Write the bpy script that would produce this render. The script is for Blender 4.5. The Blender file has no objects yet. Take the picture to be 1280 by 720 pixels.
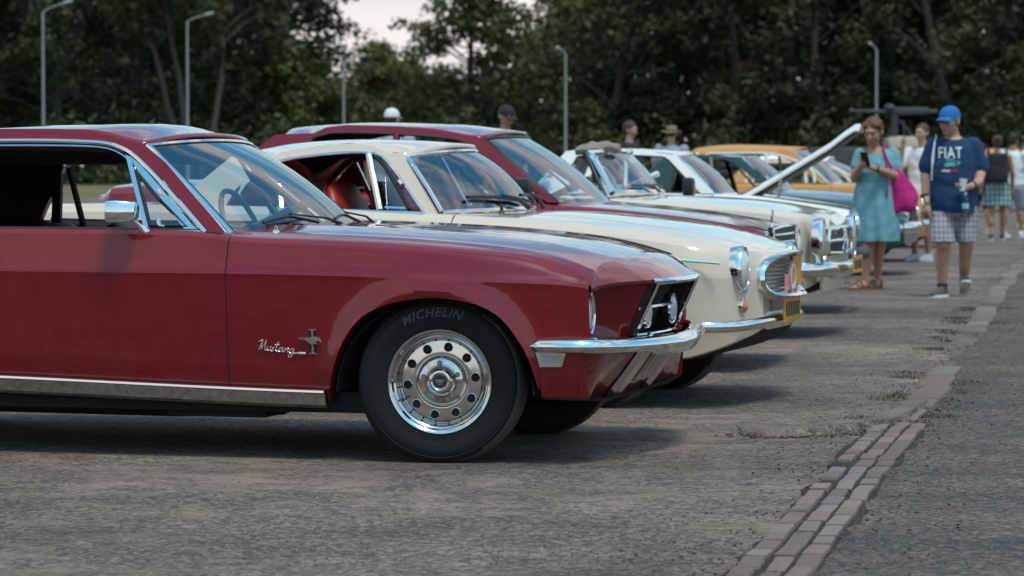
import bpy, bmesh, math, random
from mathutils import Vector, Matrix, noise
R = math.radians
random.seed(7)
col = bpy.context.scene.collection
S = bpy.context.scene

# ------------------------------------------------------------------ camera model
F = 4200.0; HCAM = 1.146; HOR = 207.0
PITCH = math.atan((360-HOR)/F)
CAM = Vector((0, 0, HCAM))
_f = Vector((0, math.cos(PITCH), -math.sin(PITCH))); _u = Vector((0, math.sin(PITCH), math.cos(PITCH)))
def ray(u, v):
    return Vector((1, 0, 0))*((u-640)/F) + _u*((360-v)/F) + _f
def gnd(u, v, z=0.0):
    d = ray(u, v); t = (z-HCAM)/d.z
    return CAM + d*t
def at(u, v, Y):
    d = ray(u, v); return CAM + d*(Y/d.y)

# ------------------------------------------------------------------ tagging
def tag(o, label=None, cat=None, group=None, kind=None):
    if label: o['label'] = label
    if cat: o['category'] = cat
    if group: o['group'] = group
    if kind: o['kind'] = kind
    return o
def empty(name, loc, rz=0.0):
    o = bpy.data.objects.new(name, None); col.objects.link(o)
    o.location = loc; o.rotation_euler = (0, 0, rz); o.empty_display_size = .2
    return o

# ------------------------------------------------------------------ interpolation
def pchip(pts):
    pts = sorted(pts); xs = [p[0] for p in pts]; ys = [p[1] for p in pts]; n = len(xs)
    h = [max(1e-6, xs[i+1]-xs[i]) for i in range(n-1)]; d = [(ys[i+1]-ys[i])/h[i] for i in range(n-1)]
    m = [0]*n
    if n == 1: return lambda x: ys[0]
    m[0] = d[0]; m[-1] = d[-1]
    for i in range(1, n-1):
        if d[i-1]*d[i] <= 0: m[i] = 0
        else:
            w1 = 2*h[i]+h[i-1]; w2 = h[i]+2*h[i-1]
            m[i] = (w1+w2)/(w1/d[i-1]+w2/d[i])
    def f(x):
        if x <= xs[0]: return ys[0]
        if x >= xs[-1]: return ys[-1]
        i = 0
        while x > xs[i+1]: i += 1
        t = (x-xs[i])/h[i]
        return ((1+2*t)*(1-t)**2*ys[i] + t*(1-t)**2*h[i]*m[i] + t*t*(3-2*t)*ys[i+1] + t*t*(t-1)*h[i]*m[i+1])
    return f
def lin(pts, x):
    if x <= pts[0][0]: return pts[0][1]
    for (a, b), (c, d) in zip(pts, pts[1:]):
        if x <= c: return b+(d-b)*(x-a)/max(1e-9, c-a)
    return pts[-1][1]
def sm(a, b, x):
    t = max(0, min(1, (x-a)/(b-a))); return t*t*(3-2*t)
def catmull(P, n=6, closed=False):
    P = [Vector(p) for p in P]; out = []; N = len(P)
    for i in range(N if closed else N-1):
        p0 = P[(i-1) % N] if closed or i > 0 else P[0]*2-P[1]
        p1 = P[i]; p2 = P[(i+1) % N]
        p3 = P[(i+2) % N] if closed or i+2 < N else P[-1]*2-P[-2]
        for k in range(n):
            t = k/n
            out.append(.5*((2*p1)+(p2-p0)*t+(2*p0-5*p1+4*p2-p3)*t*t+(3*p1-p0-3*p2+p3)*t**3))
    if not closed: out.append(P[-1])
    return out

# ------------------------------------------------------------------ mesh builder
class MB:
    def __init__(s): s.v = []; s.f = []; s.m = []; s.mi = 0
    def add(s, vs, fs, mi=None):
        k = len(s.v); s.v += [Vector(p) for p in vs]
        mi = s.mi if mi is None else mi
        for f in fs: s.f.append([i+k for i in f]); s.m.append(mi)
        return s
    def box(s, c, d, rot=None, mi=None, bev=0.0):
        c = Vector(c); x, y, z = d[0]/2, d[1]/2, d[2]/2
        M = rot if rot else Matrix.Identity(3)
        if bev > 0:
            bm = bmesh.new(); bmesh.ops.create_cube(bm, size=1.0)
            for v in bm.verts: v.co = Vector((v.co.x*d[0], v.co.y*d[1], v.co.z*d[2]))
            bmesh.ops.bevel(bm, geom=bm.edges[:], offset=bev, segments=2, profile=.6, affect='EDGES')
            bm.verts.index_update()
            s.add([c+M@v.co for v in bm.verts], [[v.index for v in f.verts] for f in bm.faces], mi); bm.free(); return s
        vs = [c+M@Vector((i*x, j*y, k*z)) for i in (-1, 1) for j in (-1, 1) for k in (-1, 1)]
        return s.add(vs, [[0, 1, 3, 2], [4, 6, 7, 5], [0, 4, 5, 1], [2, 3, 7, 6], [0, 2, 6, 4], [1, 5, 7, 3]], mi)
    def loft(s, rings, closed=True, caps=True, mi=None):
        n = len(rings[0]); vs = [p for r in rings for p in r]; fs = []
        for i in range(len(rings)-1):
            for j in range(n if closed else n-1):
                a = i*n+j; b = i*n+(j+1) % n
                fs.append([a, b, b+n, a+n])
        if caps and closed:
            fs.append(list(range(n))[::-1]); fs.append([(len(rings)-1)*n+j for j in range(n)])
        return s.add(vs, fs, mi)
    def tube(s, path, r, n=8, mi=None, caps=True, flat=1.0, up=(0, 0, 1)):
        P = [Vector(p) for p in path]; rs = r if isinstance(r, (list, tuple)) else [r]*len(P); rings = []
        up = Vector(up)
        for i, p in enumerate(P):
            t = (P[min(i+1, len(P)-1)]-P[max(i-1, 0)])
            if t.length < 1e-9: t = Vector((0, 0, 1))
            t.normalize(); a = t.cross(up)
            if a.length < 1e-3: a = t.cross(Vector((1, 0, 0)))
            a.normalize(); b = a.cross(t).normalized()
            rings.append([p+(a*math.cos(2*math.pi*k/n)*flat+b*math.sin(2*math.pi*k/n))*rs[i] for k in range(n)])
        return s.loft(rings, True, caps, mi)
    def lathe(s, c, axis, prof, n=32, mi=None, ang=None):
        c = Vector(c); ax = Vector(axis).normalized(); a = ax.cross(Vector((0, 0, 1)))
        if a.length < 1e-3: a = Vector((1, 0, 0))
        a.normalize(); b = ax.cross(a).normalized()
        rings = [[c+ax*h+(a*math.cos(2*math.pi*k/n)+b*math.sin(2*math.pi*k/n))*r for k in range(n)] for r, h in prof]
        return s.loft(rings, True, prof[0][0] > 1e-4 and False, mi)
    def ell(s, c, rad, n=12, m=8, rot=None, mi=None):
        c = Vector(c); M = rot if rot else Matrix.Identity(3); rings = []
        for i in range(m+1):
            th = math.pi*i/m; rr = max(1e-4, math.sin(th))
            rings.append([c+M@Vector((rad[0]*rr*math.cos(2*math.pi*k/n), rad[1]*rr*math.sin(2*math.pi*k/n), rad[2]*math.cos(th))) for k in range(n)])
        return s.loft(rings, True, False, mi)
    def prism(s, poly, d, mi=None):
        """poly: 3D points; d: thickness vector"""
        n = len(poly); P = [Vector(p) for p in poly]; d = Vector(d)
        s.add(P+[p+d for p in P], [list(range(n))[::-1], [n+i for i in range(n)]]+[[i, (i+1) % n, n+(i+1) % n, n+i] for i in range(n)], mi)
        return s
    def grid(s, G, mi=None, flip=False):
        n = len(G[0]); vs = [p for r in G for p in r]; fs = []
        for i in range(len(G)-1):
            for j in range(n-1):
                f = [i*n+j, i*n+j+1, (i+1)*n+j+1, (i+1)*n+j]
                fs.append(f[::-1] if flip else f)
        return s.add(vs, fs, mi)
    def mirror(s):
        """copy everything across y=0"""
        k = len(s.v); s.v += [Vector((p.x, -p.y, p.z)) for p in s.v]
        nf = [[i+k for i in f][::-1] for f in s.f]; s.f += nf; s.m += list(s.m); return s
    def build(s, name, mat, parent=None, smooth=True, sharp=32, recalc=True, weld=0.0, solid=0.0):
        if parent is not None and s.v and s.f:
            ys = [p.y for p in s.v]
            if min(abs(y) for y in ys) > .02 and min(ys) < 0 < max(ys) and not any(min(s.v[i].y for i in f) < 0 < max(s.v[i].y for i in f) for f in s.f):
                res = None
                for sg in (1, -1):
                    h = MB(); mp = {}
                    for f, mi in zip(s.f, s.m):
                        if s.v[f[0]].y*sg < 0: continue
                        g = []
                        for i in f:
                            if i not in mp: mp[i] = len(h.v); h.v.append(s.v[i])
                            g.append(mp[i])
                        h.f.append(g); h.m.append(mi)
                    res = h.build(name, mat, parent, smooth, sharp, recalc, weld, solid)
                return res
        me = bpy.data.meshes.new(name); me.from_pydata([tuple(p) for p in s.v], [], s.f)
        mats = mat if isinstance(mat, (list, tuple)) else [mat]
        for m in mats: me.materials.append(m)
        if len(mats) > 1: me.polygons.foreach_set('material_index', s.m)
        me.update()
        if recalc or weld:
            bm = bmesh.new(); bm.from_mesh(me)
            if weld: bmesh.ops.remove_doubles(bm, verts=bm.verts[:], dist=weld)
            if recalc: bmesh.ops.recalc_face_normals(bm, faces=bm.faces[:])
            bm.to_mesh(me); bm.free()
        if smooth:
            me.polygons.foreach_set('use_smooth', [True]*len(me.polygons)); me.set_sharp_from_angle(angle=R(sharp))
        o = bpy.data.objects.new(name, me); col.objects.link(o)
        if parent is not None: o.parent = parent
        if solid:
            md = o.modifiers.new('thickness', 'SOLIDIFY'); md.thickness = solid; md.offset = -1
        return o

def evaluated(o):
    """mesh of an object with its modifiers applied, worked out in a scratch scene"""
    ts = bpy.data.scenes.new('scratch'); ts.collection.objects.link(o); vl = ts.view_layers[0]; vl.update(); dg = vl.depsgraph
    me = bpy.data.meshes.new_from_object(o.evaluated_get(dg), depsgraph=dg); ts.collection.objects.unlink(o); bpy.data.scenes.remove(ts); return me
def text_mesh(txt, size, shear=0.0, depth=0.002, bold=0.0, spacing=1.0):
    """vertices (x, y, z) and faces of a text, centred"""
    cu = bpy.data.curves.new('t', 'FONT'); cu.body = txt; cu.size = size; cu.shear = shear; cu.extrude = depth
    cu.offset = bold; cu.align_x = 'CENTER'; cu.align_y = 'CENTER'; cu.resolution_u = 3; cu.space_character = spacing
    o = bpy.data.objects.new('t', cu); me = evaluated(o)
    vs = [v.co.copy() for v in me.vertices]; fs = [list(p.vertices) for p in me.polygons]
    bpy.data.objects.remove(o); bpy.data.curves.remove(cu); bpy.data.meshes.remove(me)
    return vs, fs

# ------------------------------------------------------------------ materials
def newmat(name):
    m = bpy.data.materials.new(name); m.use_nodes = True; nt = m.node_tree
    return m, nt, nt.nodes['Principled BSDF']
def N(nt, t, **kw):
    n = nt.nodes.new(t)
    for k, v in kw.items():
        if k in n.inputs: n.inputs[k].default_value = v
        else: setattr(n, k, v)
    return n
def pbr(name, c, rough=.5, metal=0.0, coat=0.0, coatr=.03, bump=0.0, bscale=200, var=0.0, vscale=5, spec=.5, trans=0.0, sheen=0.0, rvar=0.0):
    m, nt, b = newmat(name)
    b.inputs['Base Color'].default_value = (*c, 1); b.inputs['Roughness'].default_value = rough
    b.inputs['Metallic'].default_value = metal; b.inputs['Coat Weight'].default_value = coat
    b.inputs['Coat Roughness'].default_value = coatr; b.inputs['Specular IOR Level'].default_value = spec
    b.inputs['Sheen Weight'].default_value = sheen
    tc = N(nt, 'ShaderNodeTexCoord')
    if var or rvar:
        n = N(nt, 'ShaderNodeTexNoise', Scale=vscale, Detail=6.0, Roughness=.6); nt.links.new(tc.outputs['Object'], n.inputs['Vector'])
        if var:
            mx = N(nt, 'ShaderNodeMix', data_type='RGBA'); mx.inputs[6].default_value = (*[x*(1-var) for x in c], 1); mx.inputs[7].default_value = (*[min(1, x*(1+var)) for x in c], 1)
            nt.links.new(n.outputs['Fac'], mx.inputs[0]); nt.links.new(mx.outputs[2], b.inputs['Base Color'])
        if rvar:
            mr = N(nt, 'ShaderNodeMapRange'); mr.inputs[1].default_value = .3; mr.inputs[2].default_value = .7
            mr.inputs[3].default_value = max(0, rough-rvar); mr.inputs[4].default_value = rough+rvar
            nt.links.new(n.outputs['Fac'], mr.inputs[0]); nt.links.new(mr.outputs[0], b.inputs['Roughness'])
    if bump:
        n2 = N(nt, 'ShaderNodeTexNoise', Scale=bscale, Detail=4.0); nt.links.new(tc.outputs['Object'], n2.inputs['Vector'])
        bp = N(nt, 'ShaderNodeBump', Strength=bump, Distance=.01); nt.links.new(n2.outputs['Fac'], bp.inputs['Height']); nt.links.new(bp.outputs[0], b.inputs['Normal'])
    return m
def paint(name, c, rough=.28, wave=.035, metal=0.0, dust=.03):
    """car paint: clear coat over pigment, faint panel waviness, thin dust"""
    m, nt, b = newmat(name)
    b.inputs['Roughness'].default_value = rough; b.inputs['Coat Weight'].default_value = 1.0; b.inputs['Coat Roughness'].default_value = .018
    b.inputs['Metallic'].default_value = metal; b.inputs['Coat IOR'].default_value = 1.45; b.inputs['Specular IOR Level'].default_value = .15
    tc = N(nt, 'ShaderNodeTexCoord')
    n = N(nt, 'ShaderNodeTexNoise', Scale=9.0, Detail=8.0, Roughness=.7); nt.links.new(tc.outputs['Object'], n.inputs['Vector'])
    mr = N(nt, 'ShaderNodeMapRange'); mr.inputs[1].default_value = .42; mr.inputs[2].default_value = .8; mr.inputs[3].default_value = 0; mr.inputs[4].default_value = dust
    nt.links.new(n.outputs['Fac'], mr.inputs[0])
    mx = N(nt, 'ShaderNodeMix', data_type='RGBA'); mx.inputs[6].default_value = (*c, 1); mx.inputs[7].default_value = (.30, .27, .24, 1)
    nt.links.new(mr.outputs[0], mx.inputs[0]); nt.links.new(mx.outputs[2], b.inputs['Base Color'])
    # panel waviness, stretched along the body
    mp = N(nt, 'ShaderNodeMapping'); mp.inputs['Scale'].default_value = (1.2, 4, 5); nt.links.new(tc.outputs['Object'], mp.inputs[0])
    n2 = N(nt, 'ShaderNodeTexNoise', Scale=2.2, Detail=2.0, Roughness=.45); nt.links.new(mp.outputs[0], n2.inputs['Vector'])
    n3 = N(nt, 'ShaderNodeTexNoise', Scale=900.0, Detail=2.0); nt.links.new(tc.outputs['Object'], n3.inputs['Vector'])
    b1 = N(nt, 'ShaderNodeBump', Strength=wave*6, Distance=.012); nt.links.new(n2.outputs['Fac'], b1.inputs['Height'])
    b2 = N(nt, 'ShaderNodeBump', Strength=.05, Distance=.002); nt.links.new(n3.outputs['Fac'], b2.inputs['Height']); nt.links.new(b1.outputs[0], b2.inputs['Normal'])
    nt.links.new(b1.outputs[0], b.inputs['Coat Normal']); nt.links.new(b2.outputs[0], b.inputs['Normal'])
    return m
def glassmat(name, tint=(.60, .74, .77), ior=2.5, rough=.01):
    m, nt, b = newmat(name); nt.nodes.remove(b)
    out = nt.nodes['Material Output']
    tr = N(nt, 'ShaderNodeBsdfTransparent'); tr.inputs[0].default_value = (*tint, 1)
    gl = N(nt, 'ShaderNodeBsdfGlossy'); gl.inputs['Roughness'].default_value = rough; gl.inputs['Color'].default_value = (.93, .97, 1, 1)
    fr = N(nt, 'ShaderNodeFresnel', IOR=ior); mx = N(nt, 'ShaderNodeMixShader')
    tc = N(nt, 'ShaderNodeTexCoord'); n = N(nt, 'ShaderNodeTexNoise', Scale=2.0, Detail=2.0); nt.links.new(tc.outputs['Object'], n.inputs['Vector'])
    bp = N(nt, 'ShaderNodeBump', Strength=.12, Distance=.02); nt.links.new(n.outputs['Fac'], bp.inputs['Height']); nt.links.new(bp.outputs[0], gl.inputs['Normal'])
    nt.links.new(fr.outputs[0], mx.inputs[0]); nt.links.new(tr.outputs[0], mx.inputs[1]); nt.links.new(gl.outputs[0], mx.inputs[2]); nt.links.new(mx.outputs[0], out.inputs[0])
    return m
M = {}
M['red'] = paint('burgundy_paint', (.172, .0038, .0085), rough=.30, wave=.03)
M['red2'] = paint('maroon_paint', (.175, .006, .012))
M['cream'] = paint('cream_paint', (.63, .510, .405), wave=.02, dust=.05)
M['cream2'] = paint('ivory_paint', (.63, .530, .435), wave=.02, dust=.05)
M['white'] = paint('white_paint', (.72, .69, .64), wave=.02, dust=.05)
M['green'] = paint('dark_green_paint', (.012, .035, .028), wave=.02)
M['orange'] = paint('orange_paint', (.56, .26, .075), wave=.02)
M['teal'] = paint('teal_paint', (.025, .058, .064), wave=.02)
M['navy'] = paint('dark_paint', (.014, .016, .02), wave=.02)
M['beige'] = paint('beige_paint', (.45, .36, .27), wave=.02)
M['chrome'] = pbr('chrome', (.78, .78, .77), .07, 1.0, bump=.02, bscale=12, rvar=.04, vscale=14)
M['chromerim'] = pbr('rim_chrome', (.60, .59, .58), .09, 1.0, var=.25, vscale=22, rvar=.06)
M['chromeold'] = pbr('worn_chrome', (.62, .60, .57), .20, 1.0, rvar=.1, vscale=30, var=.15)
M['steel'] = pbr('brushed_trim', (.38, .36, .33), .38, 1.0, var=.35, vscale=45, rvar=.15)
M['rubber'] = pbr('tyre_rubber', (.010, .0095, .009), .66, spec=.25, bump=.15, bscale=260, var=.35, vscale=14, rvar=.12)
M['tread'] = pbr('dusty_tread_rubber', (.075, .060, .047), .85, bump=.5, bscale=120, var=.4, vscale=40)
M['letter'] = pbr('tyre_lettering', (.055, .053, .050), .55)
M['black'] = pbr('black_plastic', (.012, .012, .013), .45, bump=.05)
M['gap'] = pbr('shut_line', (.004, .003, .003), .9)
M['under'] = pbr('underbody', (.010, .009, .008), .9)
M['seal'] = pbr('rubber_seal', (.012, .012, .012), .6)
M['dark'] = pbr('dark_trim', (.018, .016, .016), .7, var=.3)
M['leather'] = pbr('red_leather', (.30, .018, .018), .42, bump=.08, bscale=60, var=.2)
M['blackleather'] = pbr('black_leather', (.015, .015, .018), .45, bump=.08, bscale=60)
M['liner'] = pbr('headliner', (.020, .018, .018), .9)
M['glass'] = glassmat('windscreen_glass')
M['sideglass'] = glassmat('side_glass', (.80, .84, .84), 1.5)
M['lens'] = pbr('headlamp_lens', (.55, .55, .53), .12, .0, coat=1.0, bump=.35, bscale=70, var=.25, vscale=60)
M['clearlens'] = pbr('lamp_lens', (.34, .31, .28), .18, coat=1.0, bump=.4, bscale=140)
M['amber'] = pbr('amber_lens', (.55, .12, .03), .15, coat=1.0, bump=.3, bscale=150)
M['plate'] = pbr('orange_plate', (.55, .26, .02), .4, var=.1, vscale=30)
M['plateblk'] = pbr('plate_marks', (.02, .018, .015), .5)
M['pink'] = pbr('pink_sign', (.55, .22, .22), .5, var=.1, vscale=40)
M['white_s'] = pbr('white_plastic', (.7, .68, .64), .4)

# ------------------------------------------------------------------ car frame
class Car:
    def __init__(s, name, label, cat, u, v, ynear, theta, group='classic cars parked in a row'):
        s.th = R(theta); s.yn = ynear; g = gnd(u, v)
        s.fw = Vector((math.cos(s.th), -math.sin(s.th), 0)); s.lf = Vector((math.sin(s.th), math.cos(s.th), 0))
        s.o = g + s.lf*ynear; s.root = empty(name, s.o, -s.th); tag(s.root, label, cat, group)
        s.lo = Vector(((CAM-s.o).dot(s.fw), (CAM-s.o).dot(s.lf), HCAM))
    def pl(s, u, v, y):
        d = ray(u, v); l = Vector((d.dot(s.fw), d.dot(s.lf), d.z))
        t = (y-s.lo.y)/l.y; p = s.lo+l*t
        return (p.x, p.z)
    def ps(s, u, v, yf, side=-1):
        """pixel -> point on a surface y = side*yf(z)"""
        y = side*yf(.8)
        for _ in range(8):
            x, z = s.pl(u, v, y); y = side*yf(z)
        return Vector((x, y, z))
    def px(s, x, y, z):
        """local point -> pixel, for checking"""
        p = s.o+s.fw*x+s.lf*y+Vector((0, 0, z))-CAM
        d = p.dot(_f); return (640+F*p.x/d, 360-F*p.dot(_u)/d)

def loft_body(car, stations, section, classify, parts, weld=1e-5):
    """stations: list of x; section(x)->list of (x,y,z) half section bottom centre -> top centre; both halves are made.
    classify(xc,yc,zc,i,j)->(part, material index). parts: {part:(name, [mats], parent)}"""
    secs = [section(x) for x in stations]; n = len(secs[0])
    mbs = {}
    for side in (1, -1):
        for i in range(len(secs)-1):
            for j in range(n-1):
                q = [Vector(secs[i][j]), Vector(secs[i][j+1]), Vector(secs[i+1][j+1]), Vector(secs[i+1][j])]
                if side < 0: q = [Vector((p.x, -p.y, p.z)) for p in q][::-1]
                if (q[2]-q[0]).cross(q[3]-q[1]).length < 1e-9: continue
                c = sum(q, Vector())/4
                pn, mi = classify(c.x, c.y, c.z, i, j)
                if pn is None: continue
                mbs.setdefault(pn, MB()).add(q, [[0, 1, 2, 3]], mi)
    objs = {}
    for pn, mb in mbs.items():
        nm, mats, par = parts[pn]
        objs[pn] = mb.build(nm, mats, par if par is not None else car.root, weld=2e-5, recalc=False, sharp=26)
    return objs
# ------------------------------------------------------------------ render settings, camera, world, sun
S.view_settings.view_transform = 'Standard'; S.view_settings.look = 'None'; S.view_settings.gamma = 1; S.view_settings.exposure = .34
S.cycles.max_bounces = 10; S.cycles.transparent_max_bounces = 24; S.cycles.glossy_bounces = 5; S.cycles.diffuse_bounces = 3
S.cycles.use_denoising = True; S.cycles.sample_clamp_indirect = 6
cd = bpy.data.cameras.new('camera'); cam = bpy.data.objects.new('camera', cd); col.objects.link(cam); S.camera = cam
cam.location = CAM; cam.rotation_euler = (R(90)-PITCH, 0, 0); cd.sensor_width = 36; cd.lens = 36*F/1280; cd.clip_end = 3000; cd.clip_start = .5
cd.dof.use_dof = True; cd.dof.focus_distance = 13.0; cd.dof.aperture_fstop = 6.0; cd.dof.aperture_blades = 8
SUN_EL = 67; SUN_AZ = 155      # azimuth clockwise from +Y: high behind the camera, a little to the right
w = bpy.data.worlds.new('World'); S.world = w; w.use_nodes = True; nt = w.node_tree
bg = nt.nodes['Background']
sky = N(nt, 'ShaderNodeTexSky', sky_type='NISHITA', sun_disc=False, sun_elevation=R(SUN_EL), sun_rotation=R(SUN_AZ), air_density=1.2, dust_density=1.5, ozone_density=2.0)
bg.inputs[1].default_value = .115
tc = N(nt, 'ShaderNodeTexCoord'); sx = N(nt, 'ShaderNodeSeparateXYZ'); nt.links.new(tc.outputs['Generated'], sx.inputs[0])
# clouds on a plane far above: direction / (z + small)
ad = N(nt, 'ShaderNodeMath', operation='ADD'); ad.inputs[1].default_value = .22; nt.links.new(sx.outputs[2], ad.inputs[0])
dv = N(nt, 'ShaderNodeVectorMath', operation='DIVIDE'); cb = N(nt, 'ShaderNodeCombineXYZ')
for i in range(3): nt.links.new(ad.outputs[0], cb.inputs[i])
nt.links.new(tc.outputs['Generated'], dv.inputs[0]); nt.links.new(cb.outputs[0], dv.inputs[1])
mp = N(nt, 'ShaderNodeMapping'); mp.inputs['Scale'].default_value = (1.0, 1.5, .6); mp.inputs['Location'].default_value = (3.1, 1.7, 0); nt.links.new(dv.outputs[0], mp.inputs[0])
nz = N(nt, 'ShaderNodeTexNoise', Scale=1.5, Detail=10.0, Roughness=.66, Distortion=.6); nt.links.new(mp.outputs[0], nz.inputs['Vector'])
cr = N(nt, 'ShaderNodeMapRange', interpolation_type='SMOOTHSTEP'); cr.inputs[1].default_value = .43; cr.inputs[2].default_value = .60; nt.links.new(nz.outputs['Fac'], cr.inputs[0])
# low sky is all white haze
hz = N(nt, 'ShaderNodeMapRange', interpolation_type='SMOOTHSTEP'); hz.inputs[1].default_value = .06; hz.inputs[2].default_value = .17; hz.inputs[3].default_value = 1; hz.inputs[4].default_value = 0
nt.links.new(sx.outputs[2], hz.inputs[0])
mxx = N(nt, 'ShaderNodeMath', operation='MAXIMUM'); nt.links.new(cr.outputs[0], mxx.inputs[0]); nt.links.new(hz.outputs[0], mxx.inputs[1])
m9 = N(nt, 'ShaderNodeMath', operation='MULTIPLY'); m9.inputs[1].default_value = .92; nt.links.new(mxx.outputs[0], m9.inputs[0])
nz2 = N(nt, 'ShaderNodeTexNoise', Scale=3.4, Detail=6.0); nt.links.new(mp.outputs[0], nz2.inputs['Vector'])
cc = N(nt, 'ShaderNodeMix', data_type='RGBA'); cc.inputs[6].default_value = (4.8, 4.45, 4.35, 1); cc.inputs[7].default_value = (8.5, 7.8, 7.45, 1); nt.links.new(nz2.outputs['Fac'], cc.inputs[0])
mix = N(nt, 'ShaderNodeMix', data_type='RGBA'); nt.links.new(m9.outputs[0], mix.inputs[0]); 
tn = N(nt, 'ShaderNodeMix', data_type='RGBA', blend_type='MULTIPLY'); tn.inputs[0].default_value = 1; tn.inputs[7].default_value = (.60, 1.32, 1.42, 1); nt.links.new(sky.outputs[0], tn.inputs[6]); nt.links.new(tn.outputs[2], mix.inputs[6]); nt.links.new(cc.outputs[2], mix.inputs[7])
nt.links.new(mix.outputs[2], bg.inputs[0])
sl = bpy.data.lights.new('sun', 'SUN'); so = bpy.data.objects.new('sun', sl); col.objects.link(so)
sl.energy = 1.75; sl.angle = R(12); sl.color = (1, .93, .82)
sd = Vector((math.sin(R(SUN_AZ))*math.cos(R(SUN_EL)), math.cos(R(SUN_AZ))*math.cos(R(SUN_EL)), math.sin(R(SUN_EL))))
so.rotation_euler = (-sd).to_track_quat('-Z', 'Y').to_euler(); so.location = sd*60

# ------------------------------------------------------------------ ground
def asphalt(name, base, sand, sandcov, seed):
    m, nt, b = newmat(name); tc = N(nt, 'ShaderNodeTexCoord'); L = nt.links.new
    mp = N(nt, 'ShaderNodeMapping'); mp.inputs['Location'].default_value = (seed, seed*2, 0); L(tc.outputs['Object'], mp.inputs[0])
    n1 = N(nt, 'ShaderNodeTexVoronoi', Scale=64.0); L(mp.outputs[0], n1.inputs['Vector'])             # stones
    n1b = N(nt, 'ShaderNodeTexNoise', Scale=40.0, Detail=8.0, Roughness=.75); L(mp.outputs[0], n1b.inputs['Vector'])
    n2 = N(nt, 'ShaderNodeTexNoise', Scale=.55, Detail=9.0, Roughness=.62); L(mp.outputs[0], n2.inputs['Vector'])
    n3 = N(nt, 'ShaderNodeTexNoise', Scale=4.5, Detail=9.0, Roughness=.7); L(mp.outputs[0], n3.inputs['Vector'])
    # stone colour
    r1 = N(nt, 'ShaderNodeValToRGB'); e = r1.color_ramp.elements; e[0].position = .18; e[0].color = (*[x*.22 for x in base], 1); e[1].position = .82; e[1].color = (*[x*2.6 for x in base], 1)
    e2 = r1.color_ramp.elements.new(.55); e2.color = (*base, 1)
    sx = N(nt, 'ShaderNodeSeparateColor'); L(n1.outputs['Color'], sx.inputs[0]); mxa = N(nt, 'ShaderNodeMix', data_type='FLOAT'); mxa.inputs[0].default_value = .55
    L(sx.outputs[0], mxa.inputs[2]); L(n1b.outputs['Fac'], mxa.inputs[3]); L(mxa.outputs[0], r1.inputs[0])
    # sand blown over it
    mul = N(nt, 'ShaderNodeMath', operation='MULTIPLY'); L(n2.outputs['Fac'], mul.inputs[0]); L(n3.outputs['Fac'], mul.inputs[1])
    mr = N(nt, 'ShaderNodeMapRange'); mr.inputs[1].default_value = .36-sandcov*.2; mr.inputs[2].default_value = .42-sandcov*.1; mr.inputs[4].default_value = .75; L(mul.outputs[0], mr.inputs[0])
    ms = N(nt, 'ShaderNodeMix', data_type='RGBA'); ms.inputs[7].default_value = (*sand, 1); L(mr.outputs[0], ms.inputs[0]); L(r1.outputs[0], ms.inputs[6])
    # darker tarry and paler worn patches
    n4 = N(nt, 'ShaderNodeTexNoise', Scale=1.1, Detail=7.0, Roughness=.6); mp2 = N(nt, 'ShaderNodeMapping'); mp2.inputs['Location'].default_value = (seed+9, 4, 0); mp2.inputs['Scale'].default_value = (.7, 1, 1); L(tc.outputs['Object'], mp2.inputs[0]); L(mp2.outputs[0], n4.inputs['Vector'])
    r4 = N(nt, 'ShaderNodeMapRange'); r4.inputs[1].default_value = .3; r4.inputs[2].default_value = .7; r4.inputs[3].default_value = .55; r4.inputs[4].default_value = 1.3; L(n4.outputs['Fac'], r4.inputs[0])
    hs = N(nt, 'ShaderNodeVectorMath', operation='SCALE'); L(ms.outputs[2], hs.inputs[0]); L(r4.outputs[0], hs.inputs['Scale'])
    # scattered dark bits
    v2 = N(nt, 'ShaderNodeTexVoronoi', Scale=9.0); v2.inputs['Randomness'].default_value = 1; L(mp.outputs[0], v2.inputs['Vector'])
    c2 = N(nt, 'ShaderNodeMapRange'); c2.inputs[1].default_value = .05; c2.inputs[2].default_value = .09; c2.inputs[3].default_value = .45; c2.inputs[4].default_value = 1; L(v2.outputs['Distance'], c2.inputs[0])
    hs2 = N(nt, 'ShaderNodeVectorMath', operation='SCALE'); L(hs.outputs[0], hs2.inputs[0]); L(c2.outputs[0], hs2.inputs['Scale'])
    L(hs2.outputs[0], b.inputs['Base Color']); b.inputs['Roughness'].default_value = .88; b.inputs['Specular IOR Level'].default_value = .35
    bp = N(nt, 'ShaderNodeBump', Strength=.9, Distance=.012); L(mxa.outputs[0], bp.inputs['Height'])
    bp2 = N(nt, 'ShaderNodeBump', Strength=.5, Distance=.05); L(n3.outputs['Fac'], bp2.inputs['Height']); L(bp2.outputs[0], bp.inputs['Normal']); L(bp.outputs[0], b.inputs['Normal'])
    return m
M['lot'] = asphalt('worn_asphalt', (.134, .105, .087), (.29, .215, .16), .58, 0)
M['road'] = asphalt('dark_asphalt', (.100, .078, .066), (.18, .14, .11), .06, 31)
M['grassland'] = pbr('dry_grass', (.075, .075, .028), .95, var=.5, vscale=1.5, bump=.8, bscale=25)
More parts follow.
